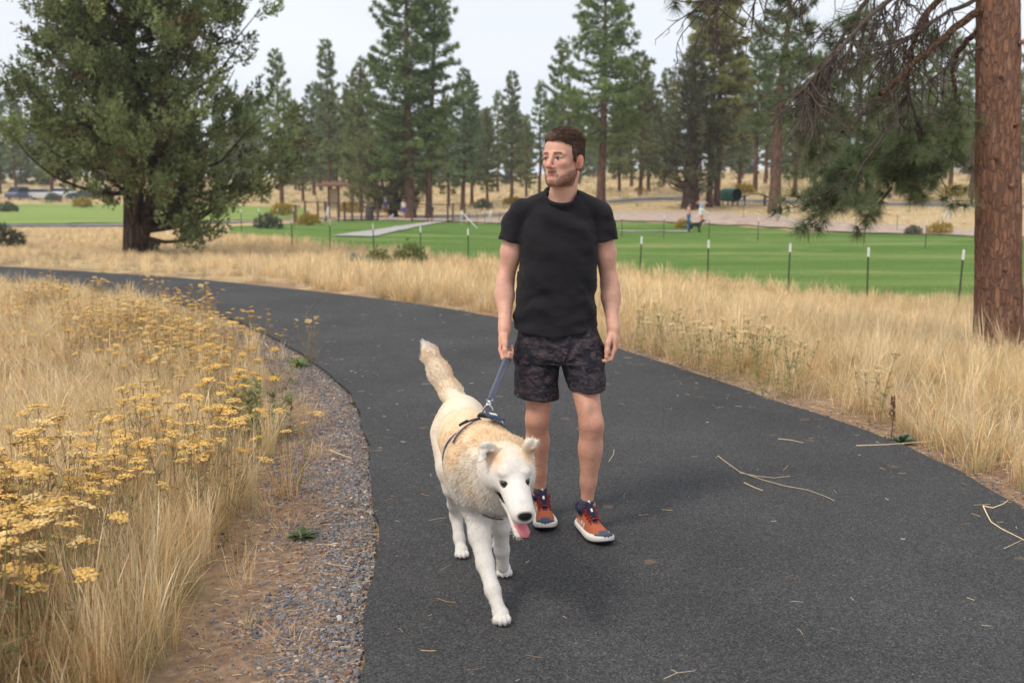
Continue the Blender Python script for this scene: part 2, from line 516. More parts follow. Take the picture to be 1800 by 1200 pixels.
# rusty dirt spots and pale dust
spot = N_.new('ShaderNodeTexVoronoi'); spot.inputs['Scale'].default_value = 2.3; L_.new(tcn.outputs['Object'], spot.inputs['Vector'])
smk = N_.new('ShaderNodeMath'); smk.operation = 'ADD'; L_.new(spot.outputs['Distance'], smk.inputs[0])
nmk = N_.new('ShaderNodeMath'); nmk.operation = 'MULTIPLY'; nmk.inputs[1].default_value = 0.16; L_.new(noise_n(30, 4), nmk.inputs[0]); L_.new(nmk.outputs[0], smk.inputs[1])
dirt = ramp(smk.outputs[0], [(0.125, (0.6, 0.6, 0.6)), (0.165, (0, 0, 0))])
c2 = mixc(dirt, mul2.outputs['Result'], (0.20, 0.13, 0.09))
dust = ramp(noise_n(3.5, 6, 0.75), [(0.58, (0, 0, 0)), (0.80, (0.22, 0.22, 0.22))])
c3 = mixc(dust, c2, (0.19, 0.16, 0.135))
L_.new(c3, b.inputs['Base Color'])
b.inputs['Roughness'].default_value = 0.88; b.inputs['Specular IOR Level'].default_value = 0.35
bu = N_.new('ShaderNodeBump'); bu.inputs['Strength'].default_value = 0.55; bu.inputs['Distance'].default_value = 0.004
L_.new(grain.outputs['Distance'], bu.inputs['Height']); L_.new(bu.outputs[0], b.inputs['Normal'])
asphalt = m
def ribbon(name, A, B, n, za, mat, cross=8, thick=0.0, zfn=None, kind='structure'):
    def res(E, n):
        d = np.concatenate(([0], np.cumsum(np.linalg.norm(np.diff(E, axis=0), axis=1)))); t = np.linspace(0, d[-1], n)
        return np.stack((np.interp(t, d, E[:, 0]), np.interp(t, d, E[:, 1])), 1)
    a, c = res(A, n), res(B, n)
    V = []
    for k in range(cross + 1):
        V.append(a + (c - a) * k / cross)
    V = np.stack(V, 1).reshape(-1, 2)
    z = np.full(len(V), za) if zfn is None else zfn(V) + za
    i = np.arange(n * (cross + 1)).reshape(n, cross + 1)
    F = np.stack((i[:-1, :-1], i[1:, :-1], i[1:, 1:], i[:-1, 1:]), -1).reshape(-1, 4)
    V3 = np.column_stack((V, z))
    if thick:
        rim = np.concatenate((i[:, 0], i[-1, 1:], i[::-1, -1][1:], i[0, ::-1][1:-1]))
        off = len(V3); R_ = V3[rim].copy(); R_[:, 2] -= thick
        V3 = np.concatenate((V3, R_)); m_ = len(rim); j = np.arange(m_)
        F = np.concatenate((F, np.stack((rim, off + j, off + (j + 1) % m_, rim[(j + 1) % m_]), 1)))
    me = mesh_np(name, V3, F, None, False, mat)
    bm_ = bmesh.new(); bm_.from_mesh(me); bmesh.ops.recalc_face_normals(bm_, faces=bm_.faces)
    if sum(f.normal.z for f in bm_.faces) < 0: bmesh.ops.reverse_faces(bm_, faces=bm_.faces)
    bm_.to_mesh(me); bm_.free()
    return tag(link(name, me), kind=kind)
ribbon('path', wob(LEFT_E, 0.05, 3), wob(RIGHT_E, 0.05, 9), 420, 0.0, asphalt, 10, thick=0.05)

# ---- lawns
m, nt, b = mat_new('mown_lawn'); N_, L_ = nt.nodes, nt.links
tcn = N_.new('ShaderNodeTexCoord')
mpn = N_.new('ShaderNodeMapping'); mpn.inputs['Scale'].default_value = (0.25, 1.0, 1.0); mpn.inputs['Rotation'].default_value = (0, 0, R(18))
L_.new(tcn.outputs['Object'], mpn.inputs[0])
g1 = ramp(noise_n(0.30, 4, 0.55, mpn.outputs[0]), [(0.30, (0.085, 0.165, 0.030)), (0.55, (0.130, 0.215, 0.047)), (0.75, (0.26, 0.30, 0.105))])
g2 = ramp(noise_n(9, 5, 0.7), [(0.3, (0.75, 0.75, 0.75)), (0.7, (1.25, 1.25, 1.2))])
mul = N_.new('ShaderNodeMix'); mul.data_type = 'RGBA'; mul.blend_type = 'MULTIPLY'; mul.inputs['Factor'].default_value = 1
L_.new(g1, mul.inputs['A']); L_.new(g2, mul.inputs['B'])
dry = mixc(ramp(noise_n(0.55, 6, 0.7), [(0.54, (0, 0, 0)), (0.74, (0.55, 0.55, 0.55))]), mul.outputs['Result'], (0.36, 0.33, 0.13))
L_.new(dry, b.inputs['Base Color']); b.inputs['Roughness'].default_value = 0.95; b.inputs['Specular IOR Level'].default_value = 0.1
bu = N_.new('ShaderNodeBump'); bu.inputs['Strength'].default_value = 0.7; bu.inputs['Distance'].default_value = 0.05
L_.new(noise_n(14, 5, 0.7), bu.inputs['Height']); L_.new(bu.outputs[0], b.inputs['Normal'])
lawn_mat = m
def XY(px, Y): return np.array(((px - 900.0) / FPX * Y * 1.01, Y))
near = cat_rom([XY(420, 47), XY(560, 41), XY(740, 36.5), XY(900, 33.0), XY(1100, 29.5), XY(1300, 25.8), XY(1500, 22.8), XY(1720, 20.8), XY(2000, 19), XY(2500, 17.5)], 0.7)
farl = cat_rom([XY(415, 60), XY(520, 70), XY(640, 80), XY(760, 80), XY(900, 74), XY(1100, 69), XY(1300, 65), XY(1500, 59), XY(1720, 54), XY(2050, 47), XY(2600, 40)], 0.7)
ribbon('lawn', wob(near, 1.8, 21), wob(farl, 2.0, 23), 120, 0.045, lawn_mat, 40, zfn=ground_z)
m2 = lawn_mat.copy(); m2.name = 'yellow_green_lawn'
for n_ in m2.node_tree.nodes:
    if n_.type == 'VALTORGB' and n_.color_ramp.elements[0].color[1] < 0.3:
        for e_, c_ in zip(n_.color_ramp.elements, ((0.16, 0.27, 0.05), (0.23, 0.34, 0.085), (0.30, 0.38, 0.12))): e_.color = (*c_, 1)
ribbon('far_lawn', cat_rom([XY(-250, 62), XY(0, 63), XY(230, 66), XY(420, 74), XY(530, 86)], 1.0), cat_rom([XY(-250, 120), XY(0, 118), XY(230, 118), XY(420, 116), XY(545, 112)], 1.0), 90, 0.05, m2, 16, zfn=ground_z)
# ---- strips: far asphalt road, dirt walk, concrete walk on the lawn
road_mat = plain('far_asphalt', (0.19, 0.19, 0.205), 0.9, var=0.15, scale=2)
ra = [XY(-300, 58), XY(0, 57.5), XY(230, 60), XY(400, 66), XY(500, 76), XY(600, 88), XY(720, 96), XY(860, 99), XY(1000, 99), XY(1150, 96), XY(1300, 92), XY(1500, 88), XY(1720, 84), XY(2000, 80), XY(2600, 74)]
ribbon('road', cat_rom(ra, 1.0), cat_rom([p + np.array((0, 4.2)) for p in ra], 1.0), 160, 0.06, road_mat, 4, zfn=ground_z)
dirt_mat = plain('pale_dirt', (0.46, 0.345, 0.27), 0.95, var=0.22, scale=1.5, bump=0.5, bscale=20)
da = [XY(600, 79.5), XY(700, 81.5), XY(800, 80), XY(900, 75), XY(1100, 70), XY(1300, 66), XY(1500, 60), XY(1720, 55), XY(2050, 48), XY(2600, 41)]
db = [XY(590, 87), XY(700, 91), XY(800, 91), XY(900, 88), XY(1100, 80), XY(1300, 75), XY(1500, 68), XY(1720, 62), XY(2050, 56), XY(2600, 48)]
ribbon('dirt_walk', wob(cat_rom(da, 1.0), 0.9, 41), wob(cat_rom(db, 1.0), 1.2, 43), 120, 0.085, dirt_mat, 6, zfn=ground_z)
conc = plain('pale_concrete', (0.42, 0.39, 0.355), 0.9, var=0.10, scale=3)
ribbon('concrete_walk', cat_rom([XY(588, 50), XY(650, 58), XY(720, 70), XY(775, 82)], 0.8), cat_rom([XY(660, 50), XY(700, 58), XY(752, 70), XY(802, 82)], 0.8), 40, 0.10, conc, 3, zfn=ground_z)
ribbon('concrete_kerb', cat_rom([XY(1085, 61), XY(1150, 60.7), XY(1203, 60.4)], 0.8), cat_rom([XY(1085, 62.2), XY(1150, 61.9), XY(1203, 61.6)], 0.8), 20, 0.10, conc, 2, zfn=ground_z)
# ================================================================== trees
def basis(D):
    D = D / (np.linalg.norm(D, axis=1)[:, None] + 1e-9)
    a = np.where(np.abs(D[:, 2:3]) < 0.9, np.array((0, 0, 1.0)), np.array((1.0, 0, 0)))
    U = np.cross(D, a); U /= np.linalg.norm(U, axis=1)[:, None]
    return D, U, np.cross(D, U)
def needles(Pt, Dt, n, ln, w, spread, Ct, r, sub=1):
    """n thin leaf triangles fanning out from each point Pt round direction Dt"""
    m = len(Pt)
    D, U, W = basis(Dt)
    D = np.repeat(D, n, 0); U = np.repeat(U, n, 0); W = np.repeat(W, n, 0)
    ph = r.random(m * n) * 2 * math.pi; th = spread * np.sqrt(r.random(m * n))
    dr = D * np.cos(th)[:, None] + (U * np.cos(ph)[:, None] + W * np.sin(ph)[:, None]) * np.sin(th)[:, None]
    sd = np.cross(dr, r.normal(size=(m * n, 3))); sd /= np.linalg.norm(sd, axis=1)[:, None] + 1e-9
    L_ = (ln * (0.7 + 0.6 * r.random(m * n)))[:, None]; B = np.repeat(Pt, n, 0)
    V = np.concatenate((B - sd * w, B + sd * w, B + dr * L_))
    i = np.arange(m * n); F = np.stack((i, i + m * n, i + 2 * m * n), 1)
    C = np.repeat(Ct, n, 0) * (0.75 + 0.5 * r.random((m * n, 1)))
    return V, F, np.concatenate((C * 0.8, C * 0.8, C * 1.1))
needle_mat = vcol('pine_needles', rough=0.7, trans=0.30, spec=0.2, rnd=0.12)
juniper_mat = vcol('juniper_sprays', rough=0.8, trans=0.22, spec=0.15)
# bark: plates with dark furrows
def bark(name, lo, hi, dark, sx=9.0, sz=2.2, bump=1.0):
    m, nt, b = mat_new(name); N, L = nt.nodes, nt.links
    tc = N.new('ShaderNodeTexCoord'); mp = N.new('ShaderNodeMapping'); mp.inputs['Scale'].default_value = (sx, sx, sz)
    L.new(tc.outputs['Object'], mp.inputs[0])
    n0 = N.new('ShaderNodeTexNoise'); n0.inputs['Scale'].default_value = 1.5; n0.inputs['Detail'].default_value = 4; L.new(mp.outputs[0], n0.inputs['Vector'])
    ad = N.new('ShaderNodeVectorMath'); ad.operation = 'MULTIPLY_ADD'; ad.inputs[1].default_value = (0.9, 0.9, 0.9)
    L.new(n0.outputs['Color'], ad.inputs[0]); L.new(mp.outputs[0], ad.inputs[2])
    vo = N.new('ShaderNodeTexVoronoi'); vo.feature = 'DISTANCE_TO_EDGE'; vo.inputs['Scale'].default_value = 1.6; L.new(ad.outputs[0], vo.inputs['Vector'])
    vc = N.new('ShaderNodeTexVoronoi'); vc.inputs['Scale'].default_value = 1.6; L.new(ad.outputs[0], vc.inputs['Vector'])
    r1 = N.new('ShaderNodeValToRGB'); r1.color_ramp.elements[0].color = (*lo, 1); r1.color_ramp.elements[1].color = (*hi, 1); L.new(vc.outputs['Color'], r1.inputs[0])
    n2 = N.new('ShaderNodeTexNoise'); n2.inputs['Scale'].default_value = 8; n2.inputs['Detail'].default_value = 5; L.new(mp.outputs[0], n2.inputs['Vector'])
    mu = N.new('ShaderNodeMix'); mu.data_type = 'RGBA'; mu.blend_type = 'MULTIPLY'; mu.inputs['Factor'].default_value = 0.7
    r3 = N.new('ShaderNodeValToRGB'); r3.color_ramp.elements[0].position = 0.3; r3.color_ramp.elements[0].color = (0.5, 0.5, 0.5, 1); r3.color_ramp.elements[1].position = 0.7; r3.color_ramp.elements[1].color = (1.3, 1.25, 1.2, 1)
    L.new(n2.outputs['Fac'], r3.inputs[0]); L.new(r1.outputs[0], mu.inputs['A']); L.new(r3.outputs[0], mu.inputs['B'])
    r2 = N.new('ShaderNodeValToRGB'); r2.color_ramp.elements[0].position = 0.02; r2.color_ramp.elements[1].position = 0.16; L.new(vo.outputs['Distance'], r2.inputs[0])
    mx = N.new('ShaderNodeMix'); mx.data_type = 'RGBA'; mx.inputs['A'].default_value = (*dark, 1)
    L.new(r2.outputs[0], mx.inputs['Factor']); L.new(mu.outputs['Result'], mx.inputs['B'])
    L.new(mx.outputs['Result'], b.inputs['Base Color']); b.inputs['Roughness'].default_value = 0.9; b.inputs['Specular IOR Level'].default_value = 0.15
    bu = N.new('ShaderNodeBump'); bu.inputs['Strength'].default_value = bump; bu.inputs['Distance'].default_value = 0.03
    L.new(r2.outputs[0], bu.inputs['Height']); L.new(bu.outputs[0], b.inputs['Normal'])
    return m
bark_pine = bark('ponderosa_bark', (0.22, 0.115, 0.074), (0.34, 0.185, 0.118), (0.165, 0.096, 0.071), 14, 3.4, 0.6)
bark_far = bark('far_pine_bark', (0.15, 0.088, 0.063), (0.27, 0.15, 0.105), (0.08, 0.052, 0.042), 4, 0.8)
bark_juniper = bark('juniper_bark', (0.095, 0.062, 0.045), (0.165, 0.110, 0.080), (0.035, 0.024, 0.019), 9, 0.7)
bark_twig = plain('grey_twig_bark', (0.085, 0.062, 0.050), 0.9, var=0.3, scale=14)

def trunk_mesh(H, r0, r, lean=(0, 0), seg=10, flare=1.25, n=14, rough=0.0, seed=1, htop=0.06):
    zs = H * np.linspace(0, 1, n) ** 1.15
    wx = np.cumsum(r.normal(size=n)) * 0.05; wy = np.cumsum(r.normal(size=n)) * 0.05
    cx = lean[0] * zs / H + wx - wx[0]; cy = lean[1] * zs / H + wy - wy[0]
    rad = r0 * (1 - zs / H) ** 0.85 + htop * r0
    rad = rad * (1 + (flare - 1) * np.exp(-zs / (2.2 * r0)))
    return np.stack((cx, cy, zs), 1), rad
def tubes(paths, seg=6):
    """(points, radii) list -> verts, quads"""
    VV, FF, off = [], [], 0
    for pts, rad in paths:
        pts = np.asarray(pts, float); rad = np.broadcast_to(rad, (len(pts),))
        t = np.gradient(pts, axis=0); T, U, W = basis(t)
        U[:] = U[0:1] - T * (T @ U[0])[:, None]; U /= np.linalg.norm(U, axis=1)[:, None] + 1e-9; W = np.cross(T, U)
        a = np.arange(seg) * 2 * math.pi / seg
        ring = pts[:, None] + rad[:, None, None] * (np.cos(a)[None, :, None] * U[:, None] + np.sin(a)[None, :, None] * W[:, None])
        VV.append(ring.reshape(-1, 3))
        i = np.arange(len(pts) * seg).reshape(len(pts), seg)
        FF.append(np.stack((i[:-1], np.roll(i[:-1], -1, 1), np.roll(i[1:], -1, 1), i[1:]), -1).reshape(-1, 4) + off)
        off += len(pts) * seg
    return np.concatenate(VV), np.concatenate(FF)

def make_pine(seed, H, cb, rad, r0, nb, green, dead=0.0, lean=(0, 0), tn=11, per=9.0, nlen=0.36, nw=0.034, clump=0.75):
    r = np.random.default_rng(seed)
    ax, rr = trunk_mesh(H, r0, r, lean)
    trunkV, trunkF = tubes([(ax, rr)], 10)
    paths, TP, TD, TC = [], [], [], []
    gd = np.array(green)
    for k in range(nb):
        u = (k + r.random()) / nb; t = u ** 0.9; h = cb + (H - cb) * t
        Lb = rad * min(1.0, 0.55 + 2.5 * t) * (1 - t) ** 0.62 * r.uniform(0.45, 1.12) + 0.35
        a = k * 2.39996 + r.normal() * 0.5
        el = -0.25 + 0.75 * t + r.normal() * 0.14
        c0 = np.array([np.interp(h, ax[:, 2], ax[:, 0]), np.interp(h, ax[:, 2], ax[:, 1]), h])
        d = np.array((math.cos(a) * math.cos(el), math.sin(a) * math.cos(el), math.sin(el)))
        s_ = np.linspace(0, 1, 6)[:, None]
        up = np.array((0, 0, 1.0)) * (0.20 * Lb) * s_ ** 2.2
        pts = c0 + d * Lb * s_ + up - np.array((0, 0, 0.05 * Lb)) * np.sin(s_ * 3.14) + r.normal(size=(6, 3)) * 0.03 * Lb * s_
        paths.append((pts, np.linspace(0.012 + 0.016 * Lb, 0.010, 6)))
        n = max(4, int(1.7 * per * Lb * r.uniform(0.6, 1.2)))
        tt = 1 - (1 - 0.28) * r.random(n) ** 1.4
        b = np.stack([np.interp(tt, s_[:, 0], pts[:, j]) for j in range(3)], 1)
        sdv = np.cross(d, (0, 0, 1)); sdv /= np.linalg.norm(sdv) + 1e-9
        off = r.normal(size=(n, 1)) * sdv * 0.26 * Lb * (1.15 - tt)[:, None] * 1.2 + np.array((0, 0, 1)) * (r.random((n, 1)) - 0.35) * 0.34 * clump
        TP.append(b + off); TD.append(d * 0.7 + off * 1.5 + np.array((0, 0, 0.5)) + r.normal(size=(n, 3)) * 0.35)
        sh = (0.70 + 0.85 * r.random((n, 1))) * r.uniform(0.85, 1.25)
        c = gd * sh
        if r.random() < dead: c = np.array((0.15, 0.115, 0.05)) * sh
        TC.append(np.broadcast_to(c, (n, 3)))
    TP, TD, TC = map(np.concatenate, (TP, TD, TC))
    bV, bF = tubes(paths, 4)
    tV = np.concatenate((trunkV, bV)); tF = np.concatenate((trunkF, bF + len(trunkV)))
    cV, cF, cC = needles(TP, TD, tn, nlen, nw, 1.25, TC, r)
    return mesh_np('trunk', tV, tF, None, True, bark_far), mesh_np('crown', cV, cF, cC, False, needle_mat)

def make_juniper(seed, H, env, r0, nlimb, green, leaf=0.10, spray=0.55, per=7.0, lpn=40, z0=1.0, stems=2, low=0.0):
    """env(h, azimuth) gives the crown radius"""
    r = np.random.default_rng(seed)
    ax, rr = trunk_mesh(H * 0.96, r0, r, (r.normal() * 0.3, r.normal() * 0.3), flare=1.3)
    paths = [(ax, rr)]
    for s in range(stems - 1):
        p0 = np.array((r0 * 0.5, -r0 * 0.2, 0.15)); q = np.linspace(0, 1, 9)[:, None]
        paths.append((p0 + q * np.array((1.3, -0.4, H * 0.6)) + np.array((0.3, 0, 0)) * np.sin(q * 3.1), np.linspace(r0 * 0.6, 0.05, 9)))
    SPp, SPd, tone = [], [], []
    for k in range(nlimb):
        u = (k + r.random()) / nlimb; h = z0 + (H - z0 - 0.4) * u
        a = k * 2.39996 + r.normal() * 0.4
        h = h - low * max(0.0, math.cos(a)) * max(0.0, 1 - u * 2.5)
        Rr = env(h, a) * r.uniform(0.62, 1.05)
        h0 = max(0.8, h - Rr * r.uniform(0.15, 0.45))
        c0 = np.array([np.interp(h0, ax[:, 2], ax[:, 0]), np.interp(h0, ax[:, 2], ax[:, 1]), h0])
        e = np.array((c0[0] + math.cos(a) * Rr, c0[1] + math.sin(a) * Rr, h + 0.25 * Rr * r.random()))
        s_ = np.linspace(0, 1, 7)[:, None]
        pts = c0 * (1 - s_) + e * s_ - np.array((0, 0, 0.16 * Rr)) * np.sin(s_ * 3.14) + r.normal(size=(7, 3)) * 0.06 * s_ * Rr ** 0.5
        paths.append((pts, np.linspace(0.02 + 0.018 * Rr, 0.012, 7)))
        nc = max(2, int(1.5 * (Rr + 0.5))); m_ = max(3, int(per * (Rr + 0.6) / nc)); n = nc * m_
        tt = np.repeat(1 - 0.80 * r.random(nc) ** 1.2, m_)
        b = np.stack([np.interp(tt, s_[:, 0], pts[:, j]) for j in range(3)], 1)
        d = (e - c0) / (np.linalg.norm(e - c0) + 1e-9)
        off = np.repeat(r.normal(size=(nc, 3)) * np.array((0.32, 0.32, 0.22)) * (0.35 + 0.22 * Rr), m_, 0)
        off = off + r.normal(size=(n, 3)) * np.array((0.20, 0.20, 0.12))
        tone.append(np.repeat(r.uniform(0.50, 1.45, nc), m_))
        SPp.append(b + off); SPd.append(d * 0.8 + off * 0.8 + np.array((0, 0, 0.75)) + r.normal(size=(n, 3)) * 0.3)
    SPp, SPd = np.concatenate(SPp), np.concatenate(SPd)
    m = len(SPp); D, U, W = basis(SPd)
    # each spray: a pointed plume of small leaf faces
    D, U, W, Pp = (np.repeat(x, lpn, 0) for x in (D, U, W, SPp))
    ls = np.repeat(spray * r.uniform(0.6, 1.25, m), lpn)
    q = r.random(m * lpn); ph = r.random(m * lpn) * 6.283
    wr = (0.30 * ls) * np.sin(np.clip(q * 1.05 + 0.12, 0, 1) * 3.14159) ** 0.7 * np.sqrt(r.random(m * lpn))
    B = Pp + D * (q * ls)[:, None] + (U * np.cos(ph)[:, None] + W * np.sin(ph)[:, None]) * wr[:, None]
    dr = D * 0.9 + (U * np.cos(ph)[:, None] + W * np.sin(ph)[:, None]) * 0.8 + r.normal(size=B.shape) * 0.4
    dr /= np.linalg.norm(dr, axis=1)[:, None]
    sd = np.cross(dr, r.normal(size=B.shape)); sd /= np.linalg.norm(sd, axis=1)[:, None] + 1e-9
    L_ = leaf * r.uniform(0.6, 1.3, m * lpn)[:, None]
    V = np.concatenate((B - sd * L_ * 0.28, B + sd * L_ * 0.28, B + dr * L_))
    i = np.arange(m * lpn); F = np.stack((i, i + m * lpn, i + 2 * m * lpn), 1)
    sh = np.repeat(np.concatenate(tone)[:, None] * r.uniform(0.8, 1.2, (m, 1)), lpn, 0) * r.uniform(0.75, 1.25, (m * lpn, 1))
    warm = np.repeat((r.random((m, 1)) < 0.10).astype(float), lpn, 0)
    C = np.array(green) * sh * (1 - warm) + np.array((0.13, 0.095, 0.045)) * sh * warm
    tV, tF = tubes(paths, 9)
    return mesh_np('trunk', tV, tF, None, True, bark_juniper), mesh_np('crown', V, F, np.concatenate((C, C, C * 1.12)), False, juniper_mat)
def place_tree(name, meshes, x, y, rz=0.0, s=1.0, label=None, group=None, cat='tree', dz=-0.05, sxy=1.0, ry=0.0):
    e = empty(name, (x, y, gz(x, y) + dz), rz, label, cat, group)
    e.rotation_euler = (0, ry, rz)
    e.scale = (s * sxy, s * sxy, s)
    for nm, me in zip(('trunk', 'crown'), meshes): link(nm, me, None, e)
    return e

GR = (0.195, 0.255, 0.095); GY = (0.30, 0.30, 0.115); GD = (0.145, 0.190, 0.078); GB = (0.170, 0.235, 0.115)
# --- the big juniper left of the path
def env_big(h, a):
    ca = math.cos(a)
    right = np.interp(h, [0.8, 1.0, 2.0, 3.5, 4.5, 6.3, 8.2, 11, 14], [3.2, 3.8, 5.0, 5.4, 4.8, 4.2, 3.6, 2.4, 0.4])
    left = np.interp(h, [0.8, 1.2, 2.0, 3.0, 4.0, 4.8, 6.3, 8.2, 11, 14], [0.4, 0.7, 2.3, 3.2, 3.6, 3.7, 2.8, 2.8, 2.0, 0.4])
    return left + (right - left) * (0.5 + 0.5 * ca)
jx, jy = XY(248, 32.5)
place_tree('juniper_tree', make_juniper(3, 14.0, env_big, 0.33, 165, (0.20, 0.24, 0.10), leaf=0.125, spray=0.68, per=8.0, lpn=46, z0=3.0, low=2.0), jx, jy,
           label='broad dark green juniper with a thick trunk standing alone beyond the bend of the path')
# --- middle distance
pv = [make_pine(21, 24, 3.5, 5.0, 0.42, 150, GR, per=12), make_pine(22, 24, 6.5, 3.0, 0.30, 95, GR, per=10.0, lean=(1.1, 0)),
      make_pine(23, 23, 5.5, 5.3, 0.40, 125, (0.21, 0.275, 0.10), per=11.0), make_pine(24, 23, 5.0, 3.5, 0.26, 125, GY, dead=0.15, per=11),
      make_pine(25, 22, 6.5, 3.2, 0.42, 90, GD, per=10, lean=(0.6, 0)), make_pine(26, 16, 3.0, 2.9, 0.26, 90, GB, per=9.0),
      make_pine(27, 17, 4.5, 2.2, 0.24, 80, (0.225, 0.265, 0.125), per=10), make_pine(28, 18, 6.0, 2.5, 0.26, 75, GR, per=9.0),
      make_pine(29, 15, 2.0, 2.6, 0.22, 95, (0.24, 0.26, 0.11), dead=0.06, per=9.0), make_pine(33, 15, 0.5, 3.2, 0.2, 120, (0.21, 0.25, 0.11), per=8.0, nlen=0.5, nw=0.06)]
jenv = lambda h, a: np.interp(h, [0.5, 2, 4, 7, 9.5, 13], [3.4, 4.4, 4.2, 3.2, 2.2, 0.4])
jv = [make_juniper(31, 10.0, lambda h, a: np.interp(h, [0.5, 2, 4, 7, 10], [3.6, 4.6, 4.3, 3.0, 0.5]), 0.45, 95, (0.185, 0.190, 0.085), leaf=0.16, spray=0.8, per=5.5, lpn=30, z0=1.4, stems=1),
      make_juniper(32, 13.0, jenv, 0.62, 95, (0.120, 0.125, 0.068), leaf=0.15, spray=0.8, per=4.6, lpn=28, z0=2.4, stems=1)]
def T(px, Y): return tuple(XY(px, Y))
place_tree('pine_tree', pv[0], *T(725, 88), rz=0.6, label='tall full pine with reddish trunk beside the woman in the white top')
place_tree('pine_tree', pv[1], *T(757, 89), label='slender leaning pine right beside the tall full pine near the dog park gate')
place_tree('juniper_tree', jv[0], *T(694, 94), rz=1.0, label='low rounded olive juniper at the foot of the two tall pines')
place_tree('pine_tree', pv[2], *T(1053, 92), rz=2.0, label='tall pine with bare orange trunk rising behind the shoulder of the man')
place_tree('juniper_tree', jv[1], *T(1207, 81), rz=0.3, label='dark brownish juniper with very thick trunk behind the two women')
place_tree('pine_tree', pv[3], *T(1240, 84), rz=1.2, s=1.0, label='yellowish pine with slim grey trunk next to the thick juniper')
place_tree('pine_tree', pv[3], *T(1253, 85.5), rz=3.6, s=1.06, label='second slim yellowish pine, the one towards the green tunnel')
place_tree('pine_tree', pv[4], *T(1353, 77), rz=0.0, label='sparse dark pine with stout leaning trunk behind the white fence brace')
place_tree('pine_tree', pv[8], *T(1386, 100), rz=0.7, s=0.95, label='short dense pine just right of the stout leaning pine')
LOOK = {5: 'dense full-crowned pine', 6: 'slim light green pine', 7: 'bare-trunked tall pine', 8: 'bushy yellow-tinged pine', 9: 'low-branched dense pine'}
def zone(px, Y):
    z_ = ((300, 'beyond the parked cars'), (640, 'behind the notice shelter'), (800, 'behind the tall full pine'), (1000, 'behind the concrete walk'), (1180, 'behind the orange-trunked pine'), (1330, 'behind the thick dark juniper'), (1480, 'behind the stout leaning pine'), (9999, 'behind the near pine boughs'))
    row = 'forward of the wood' if Y < 140 else ('inside the distant wood' if Y < 195 else 'at the back of the wood')
    return row + ' ' + next(t for lim_, t in z_ if px < lim_)
spec = [(18, 150, 5, 1.05), (45, 142, 6, 0.86), (-20, 160, 7, 1.0), (110, 165, 6, 0.9), (470, 125, 7, 0.75), (505, 112, 6, 1.0), (540, 128, 8, 0.8), (585, 112, 6, 1.06), (560, 150, 5, 1.0),
        (625, 125, 7, 0.85), (650, 140, 5, 1.0), (600, 165, 8, 1.0), (790, 118, 8, 0.85), (830, 122, 6, 0.86), (858, 128, 8, 0.78), (898, 124, 6, 0.92), (925, 135, 8, 0.72), (948, 128, 7, 0.80),
        (970, 140, 5, 0.80), (1005, 122, 8, 0.85), (1085, 118, 8, 0.85), (1105, 130, 7, 0.85), (1135, 112, 5, 0.80), (1160, 128, 6, 0.85), (1290, 118, 5, 0.95), (1318, 108, 7, 0.95), (1335, 135, 6, 1.0),
        (1420, 105, 8, 0.95), (1450, 122, 5, 1.0), (1490, 100, 7, 1.0), (1530, 118, 6, 1.1), (1562, 108, 8, 1.0), (1597, 88, 7, 0.85), (1625, 115, 5, 1.05), (1655, 104, 6, 0.95), (1690, 96, 7, 0.9), (1712, 110, 8, 1.0), (1745, 118, 5, 1.0), (1790, 100, 7, 1.0), (1830, 110, 6, 1.0)]
rt = np.random.default_rng(77)
for px in np.linspace(-600, 2500, 92):
    spec.append((px + rt.uniform(-16, 16), rt.uniform(200, 270), 9, rt.uniform(0.85, 1.25)))
for px in np.linspace(-560, 2460, 74):
    spec.append((px + rt.uniform(-16, 16), rt.uniform(160, 225), int(rt.integers(5, 9)), rt.uniform(0.78, 1.12)))
spec += [(1880, 96, 7, 1.0), (1960, 112, 6, 1.0), (2060, 100, 8, 1.0), (2180, 118, 5, 1.1), (2300, 104, 7, 1.0), (-120, 128, 6, 1.0), (-260, 118, 7, 1.0), (-400, 132, 5, 1.1), (640, 106, 8, 1.0), (815, 112, 5, 0.95), (985, 110, 7, 0.95), (1120, 104, 8, 0.95)]
for px, Y, v, s in spec:
    place_tree('pine_tree', pv[v], *T(px, Y), rz=rt.uniform(0, 6.28), s=s, label=LOOK[v] + ' ' + zone(px, Y), group='pines ' + zone(px, Y))

# --- the near pine at the right edge
rp = np.random.default_rng(91)
tx, ty = XY(1758, 11.1); tz = gz(tx, ty)
near = empty('pine_tree', (tx, ty, tz), 0, 'thick orange-brown pine trunk with drooping bare twigs right beside the path', 'tree')
TL = np.array((tx, ty, tz))
nz_, na = 150, 64
zz = np.linspace(-0.12, 9.0, nz_); aa = np.arange(na) * 2 * math.pi / na
Zg, Ag = np.meshgrid(zz, aa, indexing='ij')
r0 = 0.248 * (1 - Zg * 0.028) * (1 + 0.42 * np.exp(-np.maximum(Zg, 0) / 0.28) * (0.75 + 0.25 * np.cos(Ag * 5 + 1)))
q3 = np.stack((np.cos(Ag) * 2.4, np.sin(Ag) * 2.4, Zg * 1.5), -1)
plate = fbm(q3, 2.6, 3, 15); fur = np.abs(fbm(q3 * np.array((1.7, 1.7, 0.55)), 3.2, 2, 25) - 0.5)
r0 = r0 + 0.030 * (plate - 0.5) - 0.020 * np.exp(-(fur / 0.045) ** 2)
leanx = -0.072 * Zg
NVt = np.stack((leanx + r0 * np.cos(Ag), r0 * np.sin(Ag), Zg), -1).reshape(-1, 3)
ii = np.arange(nz_ * na).reshape(nz_, na)
NFt = np.stack((ii[:-1], np.roll(ii[:-1], -1, 1), np.roll(ii[1:], -1, 1), ii[1:]), -1).reshape(-1, 4)
